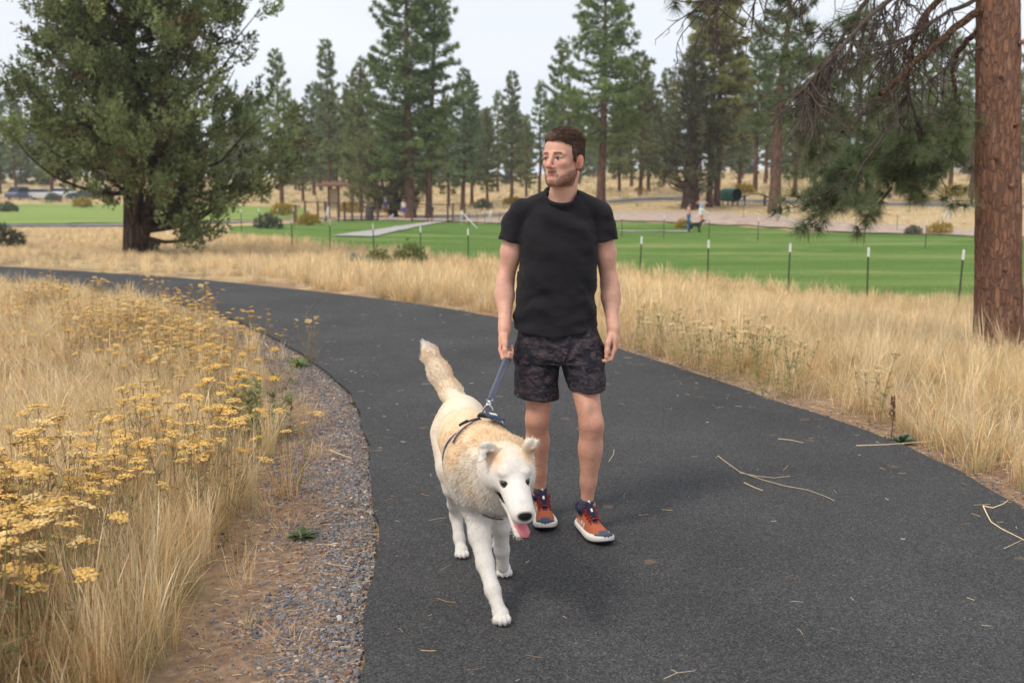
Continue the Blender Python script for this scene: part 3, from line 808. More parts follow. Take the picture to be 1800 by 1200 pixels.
link('trunk', mesh_np('trunk', NVt, NFt, None, True, bark_pine), None, near)
# knots on the trunk
for z_, a_ in ((1.05, -1.75), (1.95, -1.5), (2.6, -1.2), (3.1, -1.9), (3.45, -0.9), (0.75, -1.25), (2.25, -2.1)):
    rr_ = 0.243
    b_ = MB(); c_ = np.array((-0.072 * z_ + rr_ * math.cos(a_), rr_ * math.sin(a_), z_)); d_ = np.array((math.cos(a_), math.sin(a_), 0.25))
    b_.tube([c_ - d_ * 0.03, c_ + d_ * 0.018, c_ + d_ * 0.035], [0.032, 0.024, 0.010], 7)
    b_.build('knot', bark_pine, near, True)
def LP(px, py, Y): return P(px, py, Y) - TL
limb_m = bark('pine_limb_bark', (0.14, 0.075, 0.045), (0.27, 0.15, 0.085), (0.06, 0.04, 0.03), 24, 10)
def limb(pts, r0_, r1_, mat=limb_m, name='limb', n=14):
    pts = np.array(pts); t = np.linspace(0, 1, len(pts)); tt = np.linspace(0, 1, n)
    q = np.stack([np.interp(tt, t, pts[:, j]) for j in range(3)], 1)
    for _ in range(2): q[1:-1] = q[1:-1] * 0.5 + 0.25 * (q[:-2] + q[2:])
    q[1:] += rp.normal(size=(n - 1, 3)) * 0.012
    V_, F_ = tubes([(q, np.linspace(r0_, r1_, n))], 8)
    link(name, mesh_np(name, V_, F_, None, True, mat), None, near)
    return q
limbs = [limb([LP(1740, 5, 11.1), LP(1690, 40, 10.9), LP(1640, 85, 10.6), LP(1585, 130, 10.3), LP(1548, 168, 10.1)], 0.048, 0.024),
         limb([LP(1745, 45, 11.1), LP(1705, 65, 11.2), LP(1682, 95, 11.2), LP(1672, 122, 11.2), LP(1681, 175, 11.1)], 0.040, 0.018),
         limb([LP(1735, -90, 11.1), LP(1650, -10, 10.9), LP(1615, 50, 10.7), LP(1600, 85, 10.6), LP(1596, 130, 10.6), LP(1590, 190, 10.5)], 0.045, 0.014),
         limb([LP(1740, 80, 11.1), LP(1690, 98, 10.9), LP(1650, 130, 10.7), LP(1610, 165, 10.5)], 0.020, 0.006, bark_twig),
         limb([LP(1738, -12, 11.1), LP(1660, 25, 10.9), LP(1600, 65, 10.6), LP(1540, 110, 10.3)], 0.028, 0.008, bark_twig),
         limb([LP(1745, -130, 11.1), LP(1640, -60, 10.6), LP(1540, 20, 10.2), LP(1440, 120, 9.8), LP(1400, 175, 9.7)], 0.036, 0.008, bark_twig),
         limb([LP(1748, -190, 11.1), LP(1600, -120, 10.6), LP(1430, -50, 10.2), LP(1300, -20, 9.9), LP(1215, 6, 9.8)], 0.050, 0.008, bark_twig),
         limb([LP(1745, -160, 11.1), LP(1640, -100, 11.6), LP(1520, -10, 12.0), LP(1440, 130, 12.2), LP(1425, 250, 12.2)], 0.045, 0.010, bark_twig),
         limb([LP(1590, 190, 10.5), LP(1560, 235, 10.3), LP(1500, 300, 10.1), LP(1440, 345, 10.0)], 0.014, 0.004, bark_twig),
         limb([LP(1596, 150, 10.6), LP(1610, 215, 10.7), LP(1640, 260, 10.8), LP(1660, 310, 10.8)], 0.014, 0.004, bark_twig),
         limb([LP(1592, 170, 10.6), LP(1575, 240, 10.8), LP(1590, 300, 11.0), LP(1560, 335, 11.0)], 0.012, 0.004, bark_twig)]
# many thin bare twigs hanging, and leafy shoots lower down
twp, TP, TD = [], [], []
def twig(p0, L_, leafy, seed):
    d = np.array((rp.normal() * 0.5 - 0.25, rp.normal() * 0.45, -1.0 + rp.normal() * 0.25)); d /= np.linalg.norm(d)
    n = 7; q = [np.array(p0)]
    for k in range(n):
        d = d + rp.normal(size=3) * 0.22 + np.array((0, 0, 0.10 if leafy else -0.02)); d /= np.linalg.norm(d)
        q.append(q[-1] + d * L_ / n)
    twp.append((np.array(q), np.linspace(0.0085, 0.0030, n + 1)))
    for k in range(2, n + 1):
        if rp.random() < 0.75:
            dd = d + rp.normal(size=3) * 0.7; dd /= np.linalg.norm(dd); l2 = L_ * rp.uniform(0.15, 0.4)
            q2 = [q[k], q[k] + dd * l2 * 0.5 + rp.normal(size=3) * 0.02, q[k] + dd * l2 + np.array((0, 0, 0.15 * l2 if leafy else -0.1 * l2))]
            twp.append((np.array(q2), np.array((0.0045, 0.0035, 0.002))))
            if leafy:
                TP.append(q2[-1]); TD.append(dd + np.array((0, 0, 0.2)))
                if rp.random() < 0.6: TP.append((q2[0] + q2[2]) / 2); TD.append(dd + rp.normal(size=3) * 0.4)
    if leafy: TP.append(q[-1]); TD.append(d)
for li, (cnt, leafy) in zip(range(len(limbs)), ((12, 0), (3, 0), (26, 0), (12, 0), (38, 0), (95, 0), (48, 0), (60, 0), (18, 1), (14, 1), (16, 1))):
    q = limbs[li]
    for k in range(cnt):
        t = 0.25 + 0.75 * rp.random()
        j = min(len(q) - 1, int(t * (len(q) - 1)))
        twig(q[j] + rp.normal(size=3) * 0.015, rp.uniform(0.35, 0.85) * (0.75 if leafy else 1.0), leafy, k)
# needle masses deeper in, on shoots of the lower limbs
for k in range(88):
    px, py = rp.uniform(1400, 1705), rp.uniform(40, 322)
    if py < 150 and rp.random() < 0.5: continue
    if px > 1640 and py < 210: continue
    p0 = LP(px, py, rp.uniform(11.2, 13.2))
    twig(p0 + (0, 0, 0.25), rp.uniform(0.3, 0.6), 1, k)
for k in range(14):
    twig(LP(rp.uniform(1205, 1400), rp.uniform(-75, -38), rp.uniform(9.8, 10.6)), rp.uniform(0.2, 0.38), 1, k)
V_, F_ = tubes(twp, 4)
o = link('twigs', mesh_np('twigs', V_, F_, None, True, bark_twig), None, near); o['kind'] = 'stuff'
TP, TD = np.array(TP), np.array(TD)
sh = 0.6 + 0.8 * rp.random((len(TP), 1))
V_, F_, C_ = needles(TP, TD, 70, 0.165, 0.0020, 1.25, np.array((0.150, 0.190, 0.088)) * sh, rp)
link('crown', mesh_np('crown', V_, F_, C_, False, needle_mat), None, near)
# the rest of the crown high above the picture
c_tr, c_cr = make_pine(95, 13, 1.0, 3.6, 0.17, 60, GR, per=9, nlen=0.28)
o = link('upper_trunk', c_tr, None, near); o.location = (-0.072 * 8.9, 0, 8.85)
o = link('upper_crown', c_cr, None, near); o.location = (-0.072 * 8.9, 0, 8.85)
# ================================================================== the walker
SKIN = np.array(srgb(216, 166, 143))
skin_mat = vcol('skin', rough=0.55, var=0.06, vscale=30, spec=0.35, bump=0.15, bscale=250, sss=0.25)
hair_mat = vcol('brown_hair', rough=0.6, var=0.25, vscale=90, spec=0.3)

def rotz(a):
    c, s = math.cos(a), math.sin(a)
    return np.array(((c, -s, 0), (s, c, 0), (0, 0, 1)))
def rotx(a):
    c, s = math.cos(a), math.sin(a)
    return np.array(((1, 0, 0), (0, c, -s), (0, s, c)))
def unit(v):
    v = np.array(v, float); return v / np.linalg.norm(v)

HEAD_C = P(988, 278, 4.54)
HEAD_YAW = R(33)                                   # turned towards his right
# local head axes: x = his left, y = forward (out of the face), z = up
_fw = np.array((-math.sin(HEAD_YAW), -math.cos(HEAD_YAW), 0.0))
_lf = np.array((math.cos(HEAD_YAW), -math.sin(HEAD_YAW), 0.0))
_tilt = rotx(R(-2))
HM = np.stack((_lf, _fw, np.array((0, 0, 1.0))), 1)          # columns
HS = 1.0
def H(x, y, z): return HEAD_C + HM @ (np.array((x, y, z)) * HS)

def build_head(f):
    f.ell(H(0, -0.018, 0.036), (0.0765, 0.098, 0.086), HM, 0.02)
    f.ell(H(0, 0.030, -0.030), (0.0575, 0.064, 0.085), HM, 0.03)
    f.ell(H(0, 0.026, 0.040), (0.062, 0.066, 0.058), HM, 0.02)          # forehead
    f.ell(H(0, 0.030, -0.083), (0.0455, 0.055, 0.036), HM, 0.025)         # jaw
    for s in (-1, 1):
        f.cone(H(s * 0.053, -0.010, -0.060), H(s * 0.016, 0.068, -0.102), 0.014, 0.016, 0.035)
        f.ell(H(s * 0.043, 0.058, -0.024), (0.017, 0.023, 0.016), HM, 0.02)
        f.cone(H(s * 0.012, 0.088, 0.018), H(s * 0.050, 0.072, 0.016), 0.0105, 0.009, 0.012)   # brow
    f.cone(H(-0.010, 0.078, -0.108), H(0.010, 0.078, -0.108), 0.0165, 0.0165, 0.015)          # chin
    for s in (-1, 1):
        f.ell(H(s * 0.032, 0.098, -0.004), (0.019, 0.021, 0.0115), HM, 0.012, 'sub')
        f.ell(H(s * 0.032, 0.072, -0.004), (0.0145, 0.0140, 0.0135), HM, 0.004)
        f.cone(H(s * 0.020, 0.0855, 0.0045), H(s * 0.046, 0.0775, 0.003), 0.0042, 0.0036, 0.004)   # lids
        f.cone(H(s * 0.021, 0.0825, -0.0125), H(s * 0.044, 0.0765, -0.0125), 0.003, 0.003, 0.005)
    f.cone(H(0, 0.091, 0.010), H(0, 0.117, -0.034), 0.0085, 0.0115, 0.009)                      # nose
    f.ell(H(0, 0.119, -0.037), (0.0115, 0.0115, 0.010), HM, 0.008)
    for s in (-1, 1): f.ell(H(s * 0.0135, 0.103, -0.042), (0.0085, 0.0115, 0.0075), HM, 0.006)
    f.cone(H(-0.021, 0.0865, -0.0715), H(0.021, 0.0865, -0.0715), 0.0055, 0.0055, 0.008)          # lips
    f.cone(H(-0.008, 0.0910, -0.071), H(0.008, 0.0910, -0.071), 0.0058, 0.0058, 0.008)
    f.cone(H(-0.016, 0.0875, -0.0815), H(0.016, 0.0875, -0.0815), 0.0068, 0.0068, 0.007)
    f.cone(H(-0.023, 0.098, -0.0765), H(0.023, 0.096, -0.0765), 0.0026, 0.0026, 0.003, 'sub')
    for s in (-1, 1):                                                                         # ears
        EM = HM @ rotz(s * R(24)) @ rotx(R(12))
        f.ell(H(s * 0.081, -0.020, -0.018), (0.0085, 0.0200, 0.0335), EM, 0.006)
        f.ell(H(s * 0.0905, -0.012, -0.012), (0.0060, 0.0095, 0.0185), EM, 0.006, 'sub')
        f.ell(H(s * 0.078, -0.008, -0.043), (0.0065, 0.0090, 0.0090), EM, 0.008)

SH_R, SH_L = P(908, 386, 4.60), P(1059, 386, 4.62)
EL_R, EL_L = P(889, 496, 4.63), P(1070, 500, 4.67)
WR_R, WR_L = P(887, 578, 4.50), P(1078, 578, 4.57)
HIP_R, HIP_L = P(953, 600, 4.60), P(1014, 600, 4.60)
KN_R, KN_L = P(944, 738, 4.56), P(1040, 746, 4.42)
FT_R = (G(958, 936, 0.0), 4.0)      # toe point on the ground, heading in degrees
FT_L = (G(1068, 960, 0.0), 19.0)
def ankle_of(toe, hd, side):
    a = R(hd); fw = np.array((math.sin(a), -math.cos(a), 0.0))
    return np.array((toe[0], toe[1], 0)) - fw * (0.305 - 0.070) + np.array((0, 0, 0.118))
AN_R, AN_L = ankle_of(*FT_R, -1), ankle_of(*FT_L, 1)
NECK = P(988, 352, 4.60)

man = empty('person', (float(P(985, 600, 4.55)[0]), 4.5, 0),
            label='bearded man in black t-shirt and camouflage shorts walking with a white dog on the path', cat='person')
def mlink(name, me, mat=None, parent=man):
    o = link(name, me, mat, None)
    o.parent = parent
    if parent is man: o.location = -np.array(man.location)
    return o

def hand(f, wr, el, down, inn, fwd, curl, spread=0.0, size=1.0):
    """palm, four fingers and a thumb; down = along the hand, inn = palm side, fwd = thumb side"""
    down, inn, fwd = unit(down), unit(inn), unit(fwd)
    s = size
    q = lambda d, i, w: wr + s * (d * down + i * inn + w * fwd)
    f.cone(wr, q(0.045, 0.002, 0.004), 0.029, 0.030, 0.02, flat=(inn, 0.72))
    f.cone(q(0.045, 0.002, 0.012), q(0.088, 0.0, 0.024), 0.026, 0.0165, 0.018, flat=(inn, 0.62))
    f.cone(q(0.045, 0.002, -0.010), q(0.086, 0.0, -0.020), 0.026, 0.0165, 0.018, flat=(inn, 0.62))
    lens = ((0.0, 0.043, 0.026, 0.021), (1, 0.047, 0.030, 0.022), (2, 0.043, 0.028, 0.022), (3, 0.034, 0.021, 0.019))
    for n, (i, a, b, c) in enumerate(lens):
        w = 0.031 - 0.0205 * n + spread * (1.5 - n)
        base = q((0.086, 0.091, 0.088, 0.080)[n], 0.0, w)
        ang = curl[n]
        pts = [base]; t = 0.0
        for L_, da in zip((a, b, c), ang):
            t += da
            pts.append(pts[-1] + s * L_ * (math.cos(t) * down + math.sin(t) * inn))
        f.chain(pts, [0.0098, 0.0090, 0.0082, 0.0072], 0.004)
    return q

man_f = Field((-0.13, 4.22, -0.01), (0.64, 4.86, 1.88), 0.004)
build_head(man_f)
# neck and trunk
man_f.cone(H(0, -0.028, -0.075), NECK + (0, 0.010, -0.02), 0.058, 0.066, 0.03)
man_f.cone(NECK + (0, 0.015, -0.045), P(935, 384, 4.62), 0.055, 0.040, 0.04)
man_f.cone(NECK + (0, 0.015, -0.045), P(1037, 384, 4.62), 0.055, 0.040, 0.04)
man_f.ell(P(987, 392, 4.585), (0.10, 0.082, 0.085), None, 0.03)
for s in (-1, 1):                                   # neck cords
    man_f.cone(H(s * 0.055, -0.035, -0.07), NECK + (s * 0.022, -0.052, -0.012), 0.012, 0.010, 0.02)
ch = P(983, 425, 4.60); wa = P(980, 530, 4.60); pe = P(983, 590, 4.60)
man_f.ell(ch, (0.150, 0.095, 0.15), None, 0.04)
man_f.cone(ch, pe, 0.135, 0.135, 0.04, flat=((0, 1, 0), 0.68))
man_f.ell(pe + (0, 0, -0.03), (0.135, 0.09, 0.10), None, 0.04)
# arms
for SH, EL, WR, s in ((SH_R, EL_R, WR_R, -1), (SH_L, EL_L, WR_L, 1)):
    man_f.ell(SH, (0.040, 0.045, 0.048), None, 0.03)
    mid = SH * 0.5 + EL * 0.5
    man_f.chain([SH, mid, EL], [0.040, 0.0435, 0.0375], 0.03)
    man_f.ell(mid + (0, -0.014, -0.005), (0.034, 0.034, 0.07), None, 0.03)           # biceps
    ax = WR - EL
    man_f.cone(EL, EL + ax * 0.28, 0.0365, 0.0385, 0.02)
    man_f.cone(EL + ax * 0.28, WR, 0.0385, 0.0255, 0.02)
    man_f.ell(EL + ax * 0.22 + (s * 0.012, -0.008, 0), (0.030, 0.032, 0.085), None, 0.04)
    man_f.cone(WR - ax * 0.12, WR, 0.029, 0.029, 0.02, flat=((1, 0, 0), 0.85))
# his right hand: hooked round the leash loop
dR = unit(WR_R - EL_R) * 0.6 + np.array((-0.13, -0.10, -0.75))
qR = hand(man_f, WR_R, EL_R, dR, (0.80, -0.35, 0), (-0.30, -0.95, 0), [(0.40, 1.45, 1.1), (0.45, 1.5, 1.1), (0.5, 1.55, 1.1), (0.55, 1.6, 1.1)], size=1.03)
man_f.chain([qR(0.028, 0.012, 0.022), qR(0.058, 0.022, 0.040), qR(0.088, 0.026, 0.043), qR(0.112, 0.030, 0.036)], [0.016, 0.0125, 0.0105, 0.0088], 0.008)
# his left hand: loose, fingers curling in
dL = unit(WR_L - EL_L) * 0.4 + np.array((0.06, -0.06, -0.9))
qL = hand(man_f, WR_L, EL_L, dL, (-0.93, -0.25, 0), (-0.22, -0.97, 0), [(0.40, 0.85, 0.45), (0.45, 0.95, 0.5), (0.5, 1.0, 0.5), (0.5, 1.05, 0.5)], size=1.06)
man_f.chain([qL(0.026, 0.012, 0.020), qL(0.056, 0.024, 0.038), qL(0.088, 0.030, 0.042), qL(0.116, 0.036, 0.040)], [0.017, 0.0130, 0.0108, 0.0088], 0.008)
# legs
for HIP, KN, AN, s in ((HIP_R, KN_R, AN_R, -1), (HIP_L, KN_L, AN_L, 1)):
    man_f.cone(HIP, KN, 0.080, 0.0515, 0.03)
    man_f.ell(KN + (0, -0.028, 0.004), (0.030, 0.028, 0.036), None, 0.025)       # knee cap
    man_f.ell(KN + (-s * 0.026, -0.018, 0.060), (0.022, 0.028, 0.050), None, 0.035)
    sh = AN - KN
    man_f.chain([KN, KN + sh * 0.30, KN + sh * 0.70, AN], [0.0475, 0.0445, 0.0335, 0.0285], 0.03)
    man_f.ell(KN + sh * 0.27 + (s * 0.004, 0.026, 0), (0.0415, 0.040, 0.125), None, 0.05)  # calf
    for w in (-1, 1): man_f.ell(AN + (w * 0.026, 0.006, -0.006 + 0.006 * w * s), (0.014, 0.016, 0.018), None, 0.012)
    man_f.cone(KN + sh * 0.12 + (0, -0.03, 0), AN + (0, -0.016, 0.03), 0.022, 0.016, 0.02)   # shin
# feet (inside the shoes)
for AN, (toe, hd) in ((AN_R, FT_R), (AN_L, FT_L)):
    man_f.cone(AN, AN * (1, 1, 0) + (0, 0, 0.055), 0.030, 0.026, 0.02)
    man_f.cone(AN * (1, 1, 0) + (0, 0, 0.050), AN * (0.35, 0.35, 0) + toe * (0.65, 0.65, 0) + (0, 0, 0.045), 0.024, 0.018, 0.015)
V, F = man_f.mesh(); del man_f
V = relax(V, F, 1, 0.35)
NV = vnormals(V, F)
# skin colour by region
L = (V - HEAD_C) @ HM / HS
C = np.repeat(SKIN[None], len(V), 0)
mott = fbm(V, 45, 3, 3)[:, None]
C = C * (0.90 + 0.2 * mott)
inhead = (V[:, 2] > HEAD_C[2] - 0.16)
def blob(c, r, p=L): return np.exp(-(((p - np.array(c)) / np.array(r)) ** 2).sum(1))
def tint(C, w, col): return C * (1 - w[:, None]) + np.array(col) * w[:, None]
red = srgb(205, 120, 100)
for s in (-1, 1):
    C = tint(C, inhead * 0.22 * blob((s * 0.047, 0.075, -0.034), (0.025, 0.04, 0.022)), red)
    C = tint(C, inhead * 0.75 * blob((s * 0.085, -0.02, -0.018), (0.02, 0.03, 0.04)), srgb(218, 130, 108))
C = tint(C, inhead * 0.5 * blob((0, 0.125, -0.038), (0.02, 0.03, 0.02)), red)
# elbows, hands, knees a little redder
for p_, r_ in ((WR_R + (0, -0.02, -0.1), 0.09), (WR_L + (0, 0, -0.1), 0.09), (KN_R, 0.06), (KN_L, 0.06)):
    w = np.exp(-((V - p_) ** 2).sum(1) / r_ ** 2)
    C = tint(C, 0.35 * w, srgb(205, 128, 104))
C = tint(C, (V[:, 2] < 0.75) * 0.35, srgb(176, 118, 90))                       # legs more tanned
leghair = (V[:, 2] < 0.62) * sstep(0.56, 0.70, fbm(V * (1, 1, 0.35), 260, 2, 9))
C = tint(C, leghair * 0.14, srgb(90, 60, 45))
armhair = (V[:, 2] > 0.86) * (V[:, 2] < 1.16) * ((V[:, 0] < 0.03) | (V[:, 0] > 0.40)) * sstep(0.6, 0.75, fbm(V * (1, 1, 0.4), 260, 2, 19))
C = tint(C, armhair * 0.18, srgb(110, 75, 55))
# beard, moustache, brows
lx, ly, lz = np.abs(L[:, 0]), L[:, 1], L[:, 2]
beard_line = np.interp(lx, [0, 0.02, 0.035, 0.05, 0.07, 0.085], [-0.0945, -0.092, -0.080, -0.066, -0.044, -0.004])
bw = sstep(0.014, -0.016, lz - beard_line + 0.010 * (fbm(V, 90, 2, 5) - 0.5)) * sstep(-0.136, -0.116, lz) * sstep(-0.022, -0.006, ly)
mou = sstep(0.027, 0.020, lx) * sstep(-0.0715, -0.0685, lz) * sstep(-0.054, -0.0605, lz) * (ly > 0.06)
corner = blob((0.026, 0.085, -0.080), (0.009, 0.03, 0.012), np.stack((lx, ly, lz), 1))
bw = np.clip(np.maximum(np.maximum(bw, mou * 0.9), 0.8 * corner) * inhead, 0, 1)
lipw = inhead * (sstep(0.024, 0.018, lx) * sstep(-0.0895, -0.085, lz) * sstep(-0.066, -0.0705, lz) * (ly > 0.082))
bw = bw * (1 - lipw)
BEARD = srgb(112, 76, 52)
C = tint(C, np.clip(bw * (0.18 + 0.60 * fbm(V * (1, 1, 0.5), 240, 3, 8)), 0, 0.8), BEARD)
C = tint(C, inhead * mou * 0.35, srgb(84, 50, 32))
C = tint(C, inhead * 0.35 * blob((0.055, 0.03, -0.02), (0.012, 0.02, 0.035), np.stack((lx, ly, lz), 1)), BEARD)
C = tint(C, lipw * 0.55, srgb(190, 105, 95))
C = tint(C, lipw * blob((0, 0.094, -0.0765), (0.03, 0.02, 0.0022)) * 0.8, srgb(90, 40, 35))
brow = sstep(0.0065, 0.003, np.abs(lz - (0.0195 - 0.10 * np.maximum(lx - 0.035, 0) + 0.08 * np.maximum(0.03 - lx, 0) * -1))) * sstep(0.052, 0.046, lx) * sstep(0.011, 0.016, lx) * (ly > 0.055)
C = tint(C, inhead * brow * 0.85, srgb(72, 46, 32))
# eyes: whites, iris, lash line
for s in (-1, 1):
    e = L - np.array((s * 0.032, 0.0, -0.004))
    opening = (ly > 0.066) * sstep(1.0, 0.75, (e[:, 0] / 0.0145) ** 2 + (e[:, 2] / 0.0054) ** 2) * inhead
    C = tint(C, opening, srgb(178, 162, 152))
    gx = e[:, 0] + 0.0035                                     # looks further to his right
    iris = (ly > 0.066) * sstep(1.15, 0.85, (gx / 0.0072) ** 2 + (e[:, 2] / 0.0068) ** 2) * inhead
    C = tint(C, iris * 0.95, srgb(40, 27, 20))
    lash = (ly > 0.066) * inhead * sstep(0.0030, 0.0012, np.abs(e[:, 2] - 0.0058 + 22 * e[:, 0] ** 2)) * sstep(0.018, 0.015, np.abs(e[:, 0]))
    C = tint(C, lash * 0.8, srgb(45, 28, 22))
    C = tint(C, inhead * 0.22 * blob((s * 0.030, 0.08, -0.016), (0.016, 0.03, 0.006)), srgb(150, 92, 82))
nost = inhead * (blob((0.0085, 0.110, -0.0495), (0.005, 0.008, 0.0035), np.stack((lx, ly, lz), 1)))
C = tint(C, np.clip(nost, 0, 1) * 0.75, srgb(80, 38, 32))
body = mlink('body', mesh_np('body', V, F, C, True, skin_mat))

# ---- hair: a cap with raised strands, plus short strands of hair and beard
hf = Field(HEAD_C - 0.17, HEAD_C + 0.17, 0.0035)
hf.ell(H(0, -0.022, 0.044), (0.0825, 0.101, 0.088), HM, 0.01)
hf.ell(H(0, 0.035, 0.088), (0.056, 0.050, 0.036), HM, 0.03)
hf.ell(H(0.012, 0.060, 0.090), (0.046, 0.030, 0.026), HM, 0.02)
hf.ell(H(0, -0.075, 0.0), (0.062, 0.040, 0.065), HM, 0.03)
for s in (-1, 1):
    hf.cone(H(s * 0.0745, 0.018, 0.025), H(s * 0.0715, 0.014, -0.024), 0.008, 0.005, 0.01)
HV, HF = hf.mesh(); del hf
Lh = (HV - HEAD_C) @ HM / HS
# hairline: below this height there is no hair, as a function of the way round the head
fr = sstep(0.0, 0.075, Lh[:, 1])
axx = np.abs(Lh[:, 0])
hairline = np.where(Lh[:, 1] > 0.015,
                    np.interp(axx, [0, 0.035, 0.052, 0.062, 0.075], [0.072, 0.076, 0.058, 0.030, 0.000]),
                    np.interp(Lh[:, 1], [-0.12, -0.06, -0.035, -0.005, 0.015], [-0.052, -0.050, -0.012, 0.012, -0.026]))
hairline = hairline + 0.006 * (vnoise(HV, 140, 4) - 0.5)
keep = Lh[:, 2] > hairline
# swept sideways and back: strand noise stretched along the comb direction
comb = np.stack((Lh[:, 0] * 0.22, Lh[:, 1] * 1.0 + Lh[:, 0] * 0.15, Lh[:, 2] * 0.25), 1)
strand = fbm(comb, 190, 2, 21)
HN = vnormals(HV, HF)
HV2 = HV + HN * ((strand - 0.45) * 0.006)[:, None]
fk = keep[HF].all(1)
hc = np.array(srgb(82, 62, 49))[None] * (0.55 + 0.95 * strand[:, None])
side = sstep(0.055, 0.08, axx) * (Lh[:, 2] < 0.05)
hc = hc * (1 - 0.25 * side[:, None])
HFk = HF[fk]
used = np.unique(HFk); remap = np.full(len(HV), -1); remap[used] = np.arange(len(used))
hairV, hairC = HV2[used], hc[used]; hairN = HN[used]; hairL = Lh[used]
hcap = mesh_np('hair', hairV, remap[HFk], hairC, True, hair_mat)
hair_o = mlink('hair', hcap)
sm = hair_o.modifiers.new('thick', 'SOLIDIFY'); sm.thickness = 0.006; sm.offset = -1

def strands(P0, N0, D0, ln, w, C0, droop=0.0, seed=1, segs=2):
    """thin bent blades growing from P0 along D0"""
    r = np.random.default_rng(seed)
    n = len(P0)
    D0 = D0 / (np.linalg.norm(D0, axis=1)[:, None] + 1e-9)
    side = np.cross(D0, r.normal(size=(n, 3))); side /= np.linalg.norm(side, axis=1)[:, None] + 1e-9
    ln = np.broadcast_to(ln, (n,))[:, None]; w = np.broadcast_to(w, (n,))[:, None]
    mid = P0 + D0 * ln * 0.5
    bend = D0 + np.array((0, 0, -droop)) + r.normal(size=(n, 3)) * 0.12
    tip = mid + bend / (np.linalg.norm(bend, axis=1)[:, None]) * ln * 0.5
    V = np.concatenate((P0 - side * w, P0 + side * w, mid - side * w * 0.8, mid + side * w * 0.8, tip))
    i = np.arange(n)
    F = np.concatenate((np.stack((i, i + n, i + 3 * n), 1), np.stack((i, i + 3 * n, i + 2 * n), 1), np.stack((i + 2 * n, i + 3 * n, i + 4 * n), 1)))
    return V, F, np.concatenate((C0 * 0.85, C0 * 0.85, C0, C0, C0 * 1.1))
r_ = np.random.default_rng(5)
pk = r_.choice(len(hairV), 9000)
top = sstep(0.03, 0.09, hairL[pk, 2])
cd = HM @ np.array((0.75, -0.25, 0.12)); sd = HM @ np.array((0, -0.65, -0.75))
D0 = hairN[pk] * 0.35 + top[:, None] * cd + (1 - top)[:, None] * sd + r_.normal(size=(len(pk), 3)) * 0.09
SV, SF, SC = strands(hairV[pk] - hairN[pk] * 0.002, hairN[pk], D0, 0.010 + 0.020 * top * r_.random(len(pk)), 0.0007, hairC[pk] * (0.7 + 0.7 * r_.random((len(pk), 1))), 0.1, 6)
o = mlink('hair_strands', mesh_np('hair_strands', SV, SF, SC, False, hair_mat))
bi = np.where(bw > 0.55)[0]
pk = r_.choice(bi, 4000)
D0 = NV[pk] * 0.6 + np.array((0, 0, -0.8)) + r_.normal(size=(len(pk), 3)) * 0.2
SV, SF, SC = strands(V[pk], NV[pk], D0, 0.0025 + 0.0035 * r_.random(len(pk)), 0.00045, np.array(BEARD)[None] * (0.45 + 1.1 * r_.random((len(pk), 1))), 0.2, 8)
o = mlink('beard', mesh_np('beard', SV, SF, SC, False, hair_mat))

# ---- t-shirt
cloth_mat = vcol('black_cotton', rough=0.95, var=0.10, vscale=25, spec=0.12, bump=0.35, bscale=700, sheen=0.08)
tf = Field((-0.13, 4.30, 0.83), (0.64, 4.90, 1.56), 0.004)
ys_ = (346, 360, 375, 392, 412, 440, 480, 520, 560, 592, 620)
zs = [P(983, y, 4.60)[2] for y in ys_]
half = [0.088, 0.112, 0.145, 0.168, 0.182, 0.187, 0.184, 0.184, 0.192, 0.202, 0.205]
dep = [0.088, 0.103, 0.113, 0.122, 0.130, 0.138, 0.137, 0.136, 0.140, 0.145, 0.146]
cxs = [P(x, y, 4.60)[0] for x, y in zip((987, 986, 984, 982, 981, 981, 979, 977, 976, 979, 980), ys_)]
o_ = np.argsort(zs)
zs, half, dep, cxs = [np.array(a)[o_] for a in (zs, half, dep, cxs)]
def torso(p):
    a = np.interp(p[..., 2], zs, half); b = np.interp(p[..., 2], zs, dep); c = np.interp(p[..., 2], zs, cxs)
    x = (p[..., 0] - c) / a; y = (p[..., 1] - 4.605) / b
    return ((np.abs(x) ** 2.3 + np.abs(y) ** 2.3) ** (1 / 2.3) - 1) * np.minimum(a, b)
tf.put(torso, (0.0, 4.42, zs[0]), (0.48, 4.78, zs[-1]), 0.02, pad=0.08)
tf.D[:, :, :] = np.where((tf.lo[2] + tf.h * np.arange(tf.n[2])) > zs[-1], np.maximum(tf.D, 0.02), tf.D)
# shoulder slope
tf.cone(P(964, 352, 4.60), P(909, 374, 4.62), 0.046, 0.047, 0.03, flat=((0, 1, 0), 1.4), pad=0.06)
tf.cone(P(1010, 350, 4.60), P(1057, 372, 4.62), 0.046, 0.047, 0.03, flat=((0, 1, 0), 1.4), pad=0.06)
SLV = []
for s, top_, end, r1 in ((-1, P(905, 382, 4.605), P(892, 440, 4.605), 0.0595), (1, P(1060, 381, 4.62), P(1069, 438, 4.625), 0.0565)):
    tf.cone(top_, end, 0.046, r1, 0.025, flat=((0, 1, 0), 1.3), pad=0.05)
    SLV.append((top_, end))
